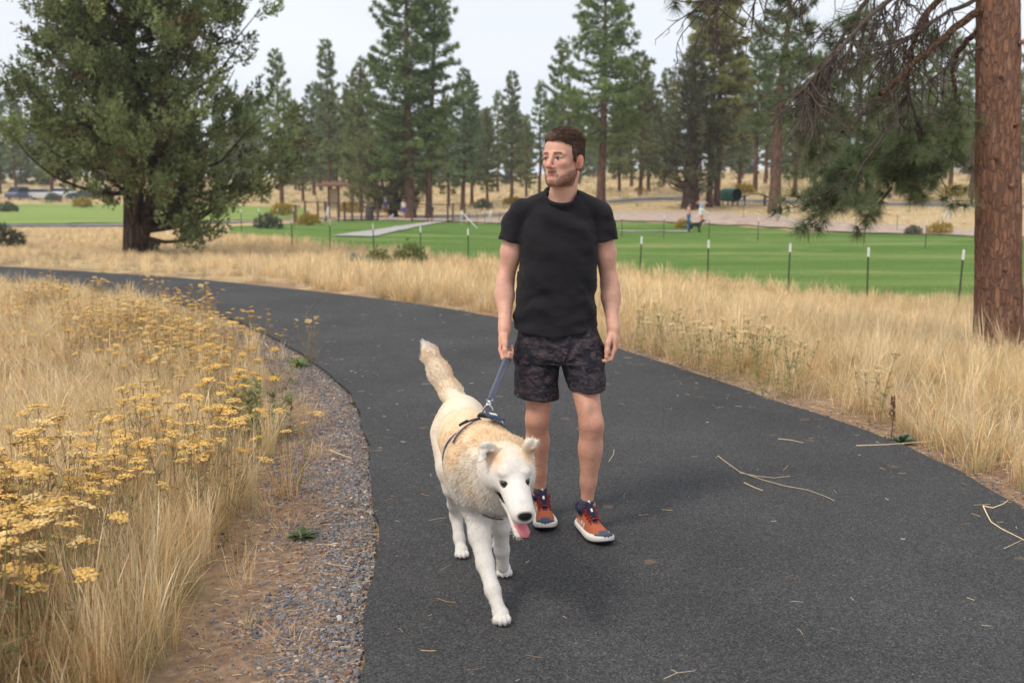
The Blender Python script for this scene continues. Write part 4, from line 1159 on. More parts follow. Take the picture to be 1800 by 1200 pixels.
# cut the sleeve ends, neck opening and hem
for (a, e), s in zip(SLV, (-1, 1)):
    ax = unit(unit(e - a) + np.array((-s * 0.06, 0, 0)))
    ce = a + (e - a) * 0.73
    def cutter(p):
        v = p - ce; t = v @ ax
        return np.maximum(-t, np.linalg.norm(v - t[..., None] * ax, axis=-1) - 0.080)
    tf.put(cutter, ce - 0.13, ce + 0.13, 0.003, 'sub', pad=0.0)
    def bore(p):
        v = p - ce; t = v @ ax; w_ = v - t[..., None] * ax; w_ = w_ * np.array((1, 1 / 1.15, 1), dtype=np.float32)
        return np.maximum(np.abs(t) - 0.022, np.linalg.norm(w_, axis=-1) - (0.0490 if s < 0 else 0.0465))
    tf.put(bore, ce - 0.08, ce + 0.08, 0.002, 'sub', pad=0.0)
RINGC = np.array((P(987, 340, 4.59)[0], 4.59, 0))
def ring_z(y):
    return 1.548 + 0.045 * np.clip((y - 4.59) / 0.095, -1, 0.8)
for ea, eb, dz in ((0.080, 0.092, 0.012), (0.069, 0.082, 0.075)):
    tf.put(lambda p: np.maximum((np.sqrt(((p[..., 0] - RINGC[0]) / ea) ** 2 + ((p[..., 1] - 4.59) / eb) ** 2) - 1) * ea, ring_z(p[..., 1]) - dz - p[..., 2]),
           (0.1, 4.45, 1.40), (0.36, 4.75, 1.7), 0.002, 'sub', pad=0.0)
hemx = [P(880, 580, 4.5)[0], P(902, 580, 4.5)[0], P(975, 594, 4.5)[0], P(1030, 583, 4.5)[0], P(1056, 572, 4.5)[0], 0.6]
hemz = [P(880, 579, 4.5)[2], P(902, 581, 4.5)[2], P(975, 594, 4.5)[2], P(1030, 583, 4.5)[2], P(1056, 576, 4.5)[2], P(1056, 577, 4.5)[2]]
tf.put(lambda p: p[..., 2] - np.interp(p[..., 0], hemx, hemz) - 0.0 * p[..., 1], (-0.2, 4.2, 0.8), (0.7, 5, 1.0), 0.003, 'sub', pad=0.0)
tf.put(lambda p: np.maximum(torso(p) + 0.010, p[..., 2] - np.interp(p[..., 0], hemx, hemz) - 0.03), (0, 4.4, 0.85), (0.5, 4.8, 1.0), 0.003, 'sub', pad=0.0)
TV, TF = biggest(*tf.mesh()); del tf
TV = relax(TV, TF, 1, 0.5)
TN = vnormals(TV, TF)
# folds: soft diagonal drags plus crumples above the hem
q = TV - np.array((cxs.mean(), 4.6, 1.15))
front = (TN[:, 1] < 0.2)
dia = q[:, 2] * 0.9 + q[:, 0] * 0.55 + 0.05 * fbm(TV, 7, 2, 31)
f1 = np.sin(dia * 48 + 4 * fbm(TV, 5, 2, 33)) * sstep(0.45, 0.75, fbm(TV * (1, 1, 0.7), 8, 2, 35))
f2 = np.sin((q[:, 2] * 1.0 - q[:, 0] * 0.35) * 70 + 5 * fbm(TV, 7, 2, 37)) * sstep(0.02, -0.26, q[:, 2]) * sstep(0.35, 0.7, fbm(TV, 9, 2, 39))
f3 = fbm(TV * (1, 1, 1.5), 22, 3, 41) - 0.5
arm = np.minimum(np.linalg.norm(TV - P(912, 440, 4.52), axis=1), np.linalg.norm(TV - P(1050, 440, 4.52), axis=1))
f4 = np.sin(arm * 150) * np.exp(-(arm / 0.09) ** 2)
hd_ = sstep(0.004, 0.05, TV[:, 2] - np.interp(TV[:, 0], hemx, hemz)); f3 = f3 * (0.25 + 0.75 * hd_) * (1 - 0.8 * np.exp(-(np.abs(TV[:, 2] - 1.47) / 0.05) ** 2)); f2 = f2 * (0.3 + 0.7 * hd_)
TV = TV + TN * (0.0100 * f1 + 0.0095 * f2 + 0.008 * f3 + 0.0008 * f4)[:, None]
tc = np.repeat(np.array(srgb(37, 35, 38))[None], len(TV), 0)
shirt = mlink('t_shirt', mesh_np('t_shirt', TV, TF, tc, True, cloth_mat))
# ribbed collar and stitched hems
mb = MB()
cpts = []
for k in range(33):
    a = 2 * math.pi * k / 32
    y_ = 4.59 + 0.091 * math.sin(a)
    cpts.append(np.array((RINGC[0] + 0.0785 * math.cos(a), y_, float(ring_z(y_)) - 0.012)))
mb.tube(cpts, 0.0105, 6, tuple(np.array(srgb(34, 32, 35))), cap=False)
mb.build('collar', cloth_mat, shirt, True)

# ---- shorts
sf = Field((0.0, 4.30, 0.58), (0.50, 4.86, 1.00), 0.004)
wst = P(981, 566, 4.60)
def pelvis(p):
    c = wst[0] + 0.0
    a_ = np.interp(p[..., 2], [0.70, 0.80, 0.90, 0.96], [0.20, 0.203, 0.187, 0.172]); b_ = np.interp(p[..., 2], [0.70, 0.80, 0.86, 0.96], [0.136, 0.137, 0.126, 0.112])
    v = ((np.abs((p[..., 0] - c) / a_) ** 2.7 + np.abs((p[..., 1] - 4.60) / b_) ** 2.7) ** (1 / 2.7) - 1) * 0.138
    return np.maximum(v, P(981, 640, 4.5)[2] - p[..., 2])
sf.put(pelvis, (0.0, 4.40, 0.70), (0.45, 4.80, 1.0), 0.045, pad=0.04)
HR, HL = P(943, 706, 4.57), P(1035, 694, 4.49)
sf.cone(P(945, 620, 4.60), HR, 0.108, 0.107, 0.018, flat=((0, 1, 0), 1.02), pad=0.05)
sf.cone(P(1023, 620, 4.58), HL, 0.106, 0.078, 0.018, flat=((0, 1, 0), 1.2), pad=0.05)
def hemz_of(p):
    left = p[..., 0] < P(993, 680, 4.5)[0]
    z1 = P(943, 698, 4.55)[2] - 0.09 * (p[..., 0] - HR[0]) + 0.05 * (p[..., 1] - 4.57)
    z2 = P(1035, 688, 4.45)[2] + 0.02 * (p[..., 0] - HL[0]) + 0.05 * (p[..., 1] - 4.49)
    return np.where(left, z1, z2)
sf.put(lambda p: p[..., 2] - hemz_of(p), (0, 4.2, 0.5), (0.5, 4.9, 0.72), 0.002, 'sub', pad=0.0)
ax1 = unit(HR - P(945, 620, 4.60)); ax2 = unit(HL - P(1023, 620, 4.58))
sf.cone(HR - ax1 * 0.045, HR + ax1 * 0.05, 0.094, 0.098, 0.003, 'sub', flat=((0, 1, 0), 1.02))
sf.cone(HL - ax2 * 0.045, HL + ax2 * 0.05, 0.067, 0.069, 0.003, 'sub', flat=((0, 1, 0), 1.2))
sf.put(lambda p: P(980, 572, 4.6)[2] - p[..., 2], (0, 4.2, 0.9), (0.5, 4.9, 1.1), 0.002, 'sub', pad=0.0)
XV, XF = biggest(*sf.mesh()); del sf
XV = relax(XV, XF, 2, 0.5); XN = vnormals(XV, XF)
cr = P(990, 640, 4.46)
dc = XV - cr
ang = np.arctan2(dc[:, 2], dc[:, 0]); rad_ = np.linalg.norm(dc, axis=1)
g1 = np.sin(ang * 9 + 3 * fbm(XV, 8, 2, 51)) * np.exp(-(rad_ / 0.16) ** 2)
g2 = np.sin(XV[:, 0] * 70 + 6 * fbm(XV, 6, 2, 53)) * sstep(0.35, 0.7, fbm(XV, 10, 2, 55))
g3 = fbm(XV, 24, 3, 57) - 0.5
hemline = np.sin(np.clip((XV[:, 2] - hemz_of(XV) - 0.020) / 0.004, -1.57, 1.57))
hd2 = sstep(0.004, 0.05, XV[:, 2] - hemz_of(XV)); g3 = g3 * (0.2 + 0.8 * hd2); g2 = g2 * (0.4 + 0.6 * hd2)
XV = XV + XN * (0.006 * g1 + 0.0045 * g2 + 0.008 * g3 - 0.0012 * np.exp(-((XV[:, 2] - hemz_of(XV) - 0.02) / 0.004) ** 2) * 1.5)[:, None]
# camouflage: flat-edged horizontal patches of navy black, charcoal and dull mauve
m, nt, b = mat_new('camouflage_cloth')
N_, L_ = nt.nodes, nt.links
tcn = N_.new('ShaderNodeTexCoord')
mp = N_.new('ShaderNodeMapping'); mp.inputs['Scale'].default_value = (1.0, 1.0, 2.1)
L_.new(tcn.outputs['Object'], mp.inputs[0])
def camo_layer(seed, scale, lo, hi):
    mp2 = N_.new('ShaderNodeMapping'); mp2.inputs['Location'].default_value = (seed, seed * 0.7, seed * 1.3)
    L_.new(mp.outputs[0], mp2.inputs[0])
    no = N_.new('ShaderNodeTexNoise'); no.inputs['Scale'].default_value = scale; no.inputs['Detail'].default_value = 3.0; no.inputs['Distortion'].default_value = 0.8
    L_.new(mp2.outputs[0], no.inputs['Vector'])
    mr = N_.new('ShaderNodeMapRange'); mr.inputs['From Min'].default_value = lo; mr.inputs['From Max'].default_value = hi
    L_.new(no.outputs['Fac'], mr.inputs[0])
    return mr.outputs[0]
c0 = srgb(38, 37, 45)
mixs = None
for seed, sc_, th, colr in ((3.1, 22, 0.50, srgb(58, 50, 54)), (7.7, 26, 0.56, srgb(74, 61, 64)), (12.3, 24, 0.56, srgb(30, 30, 38))):
    mx = N_.new('ShaderNodeMix'); mx.data_type = 'RGBA'
    L_.new(camo_layer(seed, sc_, th - 0.012, th + 0.012), mx.inputs['Factor'])
    if mixs is None: mx.inputs['A'].default_value = (*c0, 1)
    else: L_.new(mixs, mx.inputs['A'])
    mx.inputs['B'].default_value = (*colr, 1)
    mixs = mx.outputs['Result']
L_.new(mixs, b.inputs['Base Color'])
b.inputs['Roughness'].default_value = 0.8; b.inputs['Specular IOR Level'].default_value = 0.25
mlink('shorts', mesh_np('shorts', XV, XF, None, True, m))
camo_mat = m

# ---- socks and shoes
sock_mat = plain('sock_knit', srgb(72, 76, 92), 0.95, bump=0.5, bscale=400)
orange = np.array(srgb(182, 100, 70)); navy = np.array(srgb(40, 44, 66)); white_ = np.array(srgb(232, 226, 214)); slate = np.array(srgb(84, 92, 108))
shoe_mat = vcol('shoe_mesh_fabric', rough=0.8, var=0.10, vscale=120, bump=0.5, bscale=500)
foam_mat = vcol('shoe_foam', rough=0.6, var=0.05, vscale=60, bump=0.1, bscale=90)
lace_mat = plain('red_lace', srgb(150, 44, 38), 0.8, bump=0.4, bscale=500)
SL = 0.305
hw_s = [0, 0.012, 0.035, 0.08, 0.13, 0.18, 0.225, 0.262, 0.288, 0.300, 0.305]
hw_v = [0.006, 0.022, 0.036, 0.0375, 0.041, 0.049, 0.0535, 0.0475, 0.034, 0.018, 0.004]
bend_v = lambda s_: 0.012 * np.sin(np.pi * np.clip(s_ / SL, 0, 1))      # slight inward curve
top_s = [0, 0.02, 0.06, 0.10, 0.14, 0.18, 0.22, 0.26, 0.29, 0.305]
top_v = [0.088, 0.100, 0.098, 0.103, 0.098, 0.083, 0.070, 0.060, 0.046, 0.034]
def make_shoe(AN, toe, hd, side):
    a = R(hd)
    fwd = np.array((math.sin(a), -math.cos(a), 0.0)); rgt = np.array((-math.cos(a), -math.sin(a), 0.0))
    heel = np.array((toe[0], toe[1], 0.0)) - fwd * SL
    def W(s_, u, z): return heel + fwd * s_ + rgt * (u * 1.0) + np.array((0, 0, z))
    spring = lambda s_: 0.018 * max(0.0, (s_ - 0.21) / 0.095) ** 2 + 0.006 * max(0.0, (0.05 - s_) / 0.05) ** 2
    S = np.concatenate((np.linspace(0, 0.03, 5), np.linspace(0.045, 0.255, 16), np.linspace(0.265, SL, 7)))
    # upper
    nth = 25
    Vv, Cc = [], []
    for s_ in S:
        hw = np.interp(s_, hw_s, hw_v) * 0.94; zt = np.interp(s_, top_s, top_v); z0 = 0.020 + spring(s_)
        for k in range(nth):
            th = math.pi * k / (nth - 1)
            cu = math.copysign(abs(math.cos(th)) ** 0.62, math.cos(th)); sz = abs(math.sin(th)) ** 0.75
            taper = 1 - 0.30 * sz if s_ > 0.12 else 1 - 0.12 * sz
            Vv.append(W(s_, side * bend_v(s_) + hw * cu * taper, z0 + (zt - z0) * sz))
            u = cu
            c = orange
            if s_ > 0.262 + 0.020 * (1 - sz): c = slate
            elif s_ > 0.250 and sz < 0.45: c = slate
            elif s_ < 0.03: c = slate
            elif s_ < 0.115 and sz > 0.62: c = navy
            elif 0.105 < s_ < 0.205 and abs(u) < 0.42: c = navy * 0.9 + orange * 0.1
            elif 0.04 < s_ < 0.17 and 0.25 < sz < 0.62 and abs(u) > 0.5 and math.sin((s_ + 0.5 * sz * 0.06) * 210) > 0.72: c = white_
            Cc.append(c)
    n = len(S); Ff = [(i * nth + k, i * nth + k + 1, (i + 1) * nth + k + 1, (i + 1) * nth + k) for i in range(n - 1) for k in range(nth - 1)]
    Ff = np.array(Ff)
    if side < 0: pass
    upper = mlink('shoe', mesh_np('shoe', np.array(Vv), Ff, np.array(Cc), True, shoe_mat))
    # midsole: a flared foam slab, dark tread under it
    def slab(name, z0, z1, grow, col, mat):
        vv, ff = [], []
        ring = []
        for s_ in S: ring.append((s_, 1))
        for s_ in S[::-1]: ring.append((s_, -1))
        m_ = len(ring)
        for zz, gr in ((z0, grow - 0.004), (z0 + 0.006, grow), (z1 - 0.006, grow), (z1, grow - 0.004)):
            for s_, sd in ring:
                hw = np.interp(s_, hw_s, hw_v) + gr
                sx = s_ + (0.008 * (s_ - SL / 2) / (SL / 2))
                vv.append(W(sx, side * bend_v(s_) + sd * hw, zz + spring(s_) * (1 if zz < 0.02 else 0.9)))
        for l in range(3):
            for k in range(m_):
                k2 = (k + 1) % m_
                ff.append((l * m_ + k, l * m_ + k2, (l + 1) * m_ + k2, (l + 1) * m_ + k))
        b_ = MB(); b_.add(vv, ff + [tuple(range(m_))[::-1], tuple(range(3 * m_, 4 * m_))], tuple(col))
        return b_.build(name, mat, upper, True)
    slab('tread', 0.0015, 0.012, 0.002, navy * 0.7, foam_mat)
    slab('midsole', 0.010, 0.036, 0.005, white_, foam_mat)
    # toe bumper
    mb = MB()
    pts = []
    for k in range(9):
        t = -1 + 2 * k / 8
        s_ = SL - 0.004 - 0.040 * t * t
        pts.append(W(s_ + 0.003, side * bend_v(s_) + 0.040 * t, 0.036 + spring(s_)))
    mb.tube(pts, [0.005, 0.009, 0.012, 0.013, 0.013, 0.013, 0.012, 0.009, 0.005], 6, tuple(slate))
    mb.build('toe_cap', shoe_mat, upper, True)
    # padded collar and tongue
    mb = MB()
    pts = [W(0.060 + 0.050 * math.cos(t), side * 0.004 + 0.037 * math.sin(t), 0.098 + 0.010 * math.cos(t + math.pi) ** 2 + (0.006 if math.cos(t) < 0 else 0)) for t in np.linspace(0, 2 * math.pi, 22)]
    mb.tube(pts, 0.0095, 7, tuple(navy), cap=False)
    mb.build('ankle_collar', shoe_mat, upper, True)
    mb = MB()
    mb.tube([W(0.185, side * 0.010, 0.080), W(0.150, side * 0.010, 0.099), W(0.118, side * 0.007, 0.118), W(0.102, side * 0.006, 0.137)], [0.013, 0.018, 0.020, 0.017], 8, tuple(navy))
    tongue = mb.build('tongue', shoe_mat, upper, True)
    mb = MB()
    mb.tube([W(0.158, side * 0.010, 0.1135), W(0.142, side * 0.009, 0.1225)], [0.006, 0.006], 4, tuple(white_))
    mb.build('tongue_tag', foam_mat, tongue)
    mb = MB(); mb.tube([W(0.116, side * 0.007, 0.138), W(0.105, side * 0.006, 0.150)], [0.006, 0.006], 4, tuple(white_))
    mb.build('pull_tab', foam_mat, tongue)
    mb = MB()
    for k, s_ in enumerate((0.118, 0.136, 0.154, 0.172, 0.190)):
        zt = np.interp(s_, top_s, top_v) + 0.010; wv = 0.030
        for d in (1, -1):
            mb.tube([W(s_ + 0.010, side * 0.010 + d * wv, zt - 0.018), W(s_ + 0.002, side * 0.010 + d * wv * 0.5, zt + 0.002), W(s_ - 0.006, side * 0.010 - d * wv * 0.4, zt + 0.003), W(s_ - 0.010, side * 0.010 - d * wv, zt - 0.014)], 0.0024, 4)
    for d in (1, -1):
        mb.tube([W(0.118, side * 0.010, 0.122), W(0.122, side * 0.01 + d * 0.024, 0.130), W(0.135, side * 0.01 + d * 0.036, 0.112), W(0.128, side * 0.01 + d * 0.020, 0.116), W(0.118, side * 0.010, 0.122)], 0.0022, 4)
        mb.tube([W(0.118, side * 0.010, 0.122), W(0.132, side * 0.01 + d * 0.018, 0.120), W(0.150, side * 0.01 + d * 0.034, 0.098)], 0.0020, 4)
    mb.build('lace', lace_mat, upper, True)
    # sock
    sk = MB()
    ax = np.array((0, 0, 1.0))
    base = W(0.062, side * 0.004, 0.085)
    up_ = AN + (KN_R - AN_R if side < 0 else KN_L - AN_L) * 0.085
    rr = [0.037, 0.0365, 0.0365, 0.0375, 0.036]
    sk.tube([base, base * 0.6 + up_ * 0.4, base * 0.25 + up_ * 0.75, up_, up_ + (0, 0, -0.002)], [0.037, 0.0365, 0.036, 0.0362, 0.034], 16, (1, 1, 1), cap=False)
    so = sk.build('sock', sock_mat, man, True); so.location = -np.array(man.location)
for AN, (toe, hd), side in ((AN_R, FT_R, -1), (AN_L, FT_L, 1)):
    make_shoe(AN, toe, hd, side)
# ================================================================== the white and tan dog
def D_(x, y, z): return np.array((x, y, z), float)
dog = empty('dog', (-0.14, 3.85, 0), label='large white and tan dog with mouth open walking beside the man', cat='dog')
def dlink(name, me, mat=None, parent=dog):
    o = link(name, me, mat, None); o.parent = parent
    if parent is dog: o.location = -np.array(dog.location)
    return o
df = Field((-0.40, 3.06, -0.01), (0.17, 4.48, 0.98), 0.0042)
RUMP, LOIN, CHEST, WITH = D_(-0.215, 4.16, 0.565), D_(-0.185, 3.98, 0.560), D_(-0.122, 3.70, 0.525), D_(-0.098, 3.66, 0.580)
NK, SK = D_(-0.045, 3.53, 0.556), P(896, 824, 3.395)
df.ell(RUMP, (0.098, 0.125, 0.128), None, 0.03)
df.cone(RUMP, LOIN, 0.105, 0.100, 0.05)
df.cone(LOIN, CHEST, 0.105, 0.128, 0.05)
df.cone(LOIN + (0, 0, -0.01), CHEST + (0, 0, -0.045), 0.095, 0.120, 0.05)
df.ell(CHEST + (0, -0.02, -0.035), (0.122, 0.150, 0.155), None, 0.04)
df.ell(WITH, (0.095, 0.13, 0.105), None, 0.04)
df.cone(CHEST + (0.01, -0.07, 0.04), NK, 0.120, 0.116, 0.05)                 # neck and ruff
df.cone(NK, SK + (-0.02, 0.04, 0.0), 0.112, 0.084, 0.05)
df.ell(NK + (0.0, -0.005, -0.075), (0.105, 0.085, 0.105), None, 0.05)
# tail: raised and bushy
TB = [P(812, 716, 4.26), P(792, 690, 4.31), P(772, 655, 4.34), P(755, 622, 4.35), P(745, 604, 4.35)]
df.chain(TB, [0.050, 0.046, 0.045, 0.034, 0.012], 0.03)
# head axes: forward along the muzzle
NOSE = P(922, 909, 3.195)
hf_ = unit(NOSE - (SK + (0, 0, -0.028)))
hx = unit(np.cross(hf_, (0, 0, 1.0))); hx = hx if hx[0] > 0 else -hx         # towards picture right
hz = np.cross(hx, hf_); hz = hz if hz[2] > 0 else -hz
DM = np.stack((hx, hf_, hz), 1)
def K(x, y, z): return SK + DM @ np.array((x, y, z), float)
df.ell(K(0, 0.0, 0.008), (0.075, 0.088, 0.068), DM, 0.03)
for s in (-1, 1):
    df.ell(K(s * 0.048, 0.004, -0.020), (0.042, 0.056, 0.050), DM, 0.03)      # cheeks
    df.ell(K(s * 0.034, 0.060, 0.034), (0.024, 0.022, 0.016), DM, 0.015)       # brows
nl = float((NOSE - SK) @ hf_); nz = float((NOSE - SK) @ hz)
df.cone(K(0, 0.060, -0.016), K(0, nl - 0.030, nz - 0.002), 0.056, 0.042, 0.022, flat=(hz, 0.84))
df.cone(K(0, 0.085, 0.004), K(0, nl - 0.022, nz + 0.010), 0.024, 0.023, 0.02)
for s in (-1, 1): df.ell(K(s * 0.016, nl - 0.035, nz - 0.018), (0.020, 0.034, 0.024), DM, 0.012)   # lips
df.ell(K(0, nl - 0.004, nz + 0.006), (0.0205, 0.015, 0.0150), DM, 0.004)      # nose pad
for s in (-1, 1): df.ell(K(s * 0.009, nl + 0.013, nz + 0.003), (0.0042, 0.006, 0.0035), DM, 0.003, 'sub')
# mouth gap and lower jaw
for s in (-1, 1): df.cone(K(s * 0.044, 0.050, -0.066), K(s * 0.018, nl - 0.020, nz - 0.046), 0.010, 0.019, 0.006, 'sub')
df.cone(K(0, 0.085, -0.068), K(0, nl - 0.02, nz - 0.052), 0.013, 0.021, 0.006, 'sub')
df.cone(K(0, 0.035, -0.082), K(0, nl - 0.036, nz - 0.098), 0.034, 0.020, 0.012, flat=(hz, 0.55))
df.cone(K(0, 0.010, -0.055), K(0, 0.065, -0.080), 0.048, 0.032, 0.03)
# eyes
for s in (-1, 1):
    df.ell(K(s * 0.040, 0.092, 0.006), (0.0145, 0.012, 0.0100), DM, 0.005, 'sub')
    df.ell(K(s * 0.038, 0.080, 0.006), (0.0130, 0.0115, 0.0112), DM, 0.002)
# ears: half folded, tips hanging outwards
for s in (-1, 1):
    b0 = K(s * 0.054, -0.022, 0.044); mid = K(s * 0.084, -0.018, 0.082); tip = K(-0.116, 0.024, 0.062)
    if s > 0: mid, tip = K(0.074, -0.022, 0.082), K(0.092, -0.012, 0.104)
    df.cone(b0, mid, 0.034, 0.030, 0.012, flat=(DM @ np.array((0.30 * s, 0.9, 0.1)), 0.34))
    df.cone(mid, tip, 0.029, 0.008, 0.008, flat=(DM @ np.array((0.25 * s, 0.55, 0.8)), 0.32))
    df.ell(K(s * 0.078, 0.004, 0.060), (0.016, 0.010, 0.024), DM, 0.006, 'sub')
# legs
def leg(pts, rads, k=0.02): df.chain(pts, rads, k)
def paw(c, yaw, s=1.0):
    a = R(yaw); f_ = np.array((math.sin(a), -math.cos(a), 0)); r_s = np.array((math.cos(a), math.sin(a), 0))
    df.ell(c + (0, 0, 0.028), (0.030 * s, 0.038 * s, 0.025 * s), np.stack((r_s, f_, (0, 0, 1)), 1), 0.015)
    for k in range(4):
        u = (-0.024, -0.0085, 0.0085, 0.024)[k] * s; l = (0.032, 0.044, 0.044, 0.032)[k] * s
        df.ell(c + r_s * u + f_ * l + (0, 0, 0.019), (0.0098 * s, 0.017 * s, 0.0155 * s), np.stack((r_s, f_, (0, 0, 1)), 1), 0.004)
# front right, reaching forward
p_fr = P(880, 1090, 3.43); p_fr[2] = 0.004
leg([D_(-0.165, 3.68, 0.50), P(838, 893, 3.66), P(843, 940, 3.62), P(853, 990, 3.56), P(866, 1036, 3.49), P(876, 1068, 3.45)], [0.078, 0.052, 0.040, 0.031, 0.026, 0.0235])
paw(p_fr + (0, 0.015, 0), 8)
# front left, under the body
p_fl = G(885, 1012)
leg([D_(-0.075, 3.72, 0.48), P(882, 880, 3.76), P(881, 925, 3.77), P(882, 965, 3.80), P(884, 995, 3.83)], [0.078, 0.050, 0.034, 0.0275, 0.025])
paw(p_fl + (0, 0.02, 0), 6)
# hind right
p_hr = G(811, 978)
leg([D_(-0.262, 4.15, 0.53), P(796, 822, 4.06), P(797, 858, 4.06)], [0.088, 0.068, 0.045])
leg([P(797, 852, 4.06), P(799, 885, 4.16), P(802, 905, 4.20), P(807, 945, 4.16), P(811, 968, 4.14)], [0.042, 0.029, 0.027, 0.0225, 0.0235])
paw(p_hr + (0, 0.01, 0), 6, 0.95)
# hind left
p_hl = np.array((-0.062, 4.22, 0.0))
leg([D_(-0.165, 4.15, 0.52), D_(-0.135, 4.08, 0.40), D_(-0.120, 4.08, 0.33)], [0.088, 0.066, 0.045])
leg([D_(-0.120, 4.08, 0.34), D_(-0.090, 4.26, 0.19), D_(-0.080, 4.30, 0.155), D_(-0.070, 4.26, 0.06)], [0.042, 0.029, 0.027, 0.024])
paw(p_hl, 6, 0.95)
V, F = df.mesh(); del df
V = relax(V, F, 1, 0.4); N0 = vnormals(V, F)
# coat colour: cream white with a tan saddle, tail, neck and ears
WHITE = np.array(srgb(224, 217, 208)); TAN = np.array(srgb(238, 208, 168)); CREAM = np.array(srgb(238, 222, 198)); DEEP = np.array(srgb(226, 172, 116))
n1 = fbm(V, 9, 3, 61); Lk = (V - SK) @ DM
C = np.repeat(WHITE[None], len(V), 0)
back = sstep(0.40, 0.56, V[:, 2] + 0.10 * (n1 - 0.5)) * sstep(3.34, 3.52, V[:, 1])
C = tint(C, back * 0.85, CREAM)
patch = back * sstep(0.42, 0.62, fbm(V * (1, 0.7, 1), 7, 2, 63) + 0.12 * sstep(0.52, 0.64, V[:, 2]))
C = tint(C, patch * 0.85, TAN)
C = tint(C, sstep(0.30, 0.42, V[:, 2]) * sstep(3.9, 4.05, V[:, 1]) * 0.6, CREAM)
tl = sstep(4.24, 4.30, V[:, 1]) * sstep(0.62, 0.68, V[:, 2])
C = tint(C, tl * 0.7 * sstep(0.3, 0.6, n1), TAN)
C = tint(C, sstep(0.83, 0.90, V[:, 2]) * 0.9, WHITE)
for s in (-1, 1):
    C = tint(C, 0.85 * blob((s * 0.060, 0.0, 0.055), (0.022, 0.030, 0.020), Lk), DEEP)
    C = tint(C, 0.65 * blob((s * 0.045, -0.005, 0.050), (0.05, 0.06, 0.04), Lk), TAN)
    C = tint(C, np.clip(1.5 * blob((s * 0.084, 0.004, 0.062), (0.020, 0.013, 0.020), Lk), 0, 0.8), srgb(120, 104, 100))
    C = tint(C, 0.45 * blob((s * 0.026, 0.088, 0.016), (0.012, 0.02, 0.008), Lk), srgb(188, 168, 152))  # grey shading at the stop, painted into the coat colour
    C = tint(C, 0.30 * blob((s * 0.044, 0.074, -0.020), (0.020, 0.03, 0.012), Lk), srgb(196, 174, 152))  # soft shading under the eye, also tinted into the coat
    e = Lk - np.array((s * 0.038, 0.0, 0.006))
    eye = (Lk[:, 1] > 0.066) * (Lk[:, 1] < 0.100) * sstep(1.3, 0.9, (e[:, 0] / 0.0105) ** 2 + (e[:, 2] / 0.0088) ** 2)
    C = tint(C, eye, srgb(26, 17, 14))
    rim = (Lk[:, 1] > 0.062) * (Lk[:, 1] < 0.100) * sstep(1.5, 1.0, (e[:, 0] / 0.0150) ** 2 + (e[:, 2] / 0.0115) ** 2)
    C = tint(C, rim * 0.8, srgb(40, 28, 26))
face_w = (Lk[:, 1] > 0.03) * sstep(0.05, 0.02, np.abs(Lk[:, 0]))
C = tint(C, face_w * 0.6, WHITE)
nose_w = sstep(1.5, 1.15, np.linalg.norm((Lk - np.array((0, nl - 0.003, nz + 0.006))) / np.array((0.0205, 0.015, 0.0150)), axis=1))
C = tint(C, nose_w, srgb(36, 33, 34))
C = tint(C, 0.35 * blob((0, nl - 0.032, nz + 0.03), (0.018, 0.016, 0.02), Lk), srgb(150, 140, 138))
# dark lips along the mouth line
la, lb = np.array((0.044, 0.050, -0.066)), np.array((0.018, nl - 0.020, nz - 0.040))
Lm = np.stack((np.abs(Lk[:, 0]), Lk[:, 1], Lk[:, 2]), 1)
tt = np.clip(((Lm - la) @ (lb - la)) / ((lb - la) @ (lb - la)), 0, 1)
dl = np.linalg.norm(Lm - (la + tt[:, None] * (lb - la)), axis=1)
lip = sstep(0.020, 0.0145, dl)
inside = (np.linalg.norm((Lk - np.array((0, 0.10, -0.066))) / np.array((0.030, 0.07, 0.014)), axis=1) < 1)
C = tint(C, np.maximum(lip, inside * 0.9), srgb(38, 26, 26))
dog_skin = vcol('dog_coat', rough=0.9, var=0.06, vscale=60, spec=0.15, bump=0.5, bscale=160)
fur_mat = vcol('dog_fur', rough=0.85, trans=0.25, var=0.05, vscale=40, spec=0.15)
dlink('body', mesh_np('body', V, F, C, True, dog_skin))
# wet nose and eyes shine: small separate skins
gloss = plain('wet_black', srgb(30, 27, 28), 0.25, spec=0.5, var=0.2, scale=200)
eye_m = plain('dark_eye', srgb(30, 18, 13), 0.08, spec=0.6)
def ellmesh(name, c, r, M, mat, parent, seg=14):
    vv, ff = [], []
    for i in range(seg + 1):
        th = math.pi * i / seg
        for j in range(seg * 2):
            ph = math.pi * j / seg
            vv.append(c + M @ (np.array((math.sin(th) * math.cos(ph), math.sin(th) * math.sin(ph), math.cos(th))) * np.array(r)))
    m2 = seg * 2
    for i in range(seg):
        for j in range(m2):
            ff.append((i * m2 + j, (i + 1) * m2 + j, (i + 1) * m2 + (j + 1) % m2, i * m2 + (j + 1) % m2))
    return mesh_np(name, np.array(vv), np.array(ff), None, True, mat)
for s in (-1, 1): dlink('eye', ellmesh('eye', K(s * 0.038, 0.0835, 0.006), (0.0135, 0.0122, 0.0112), DM, eye_m, None))
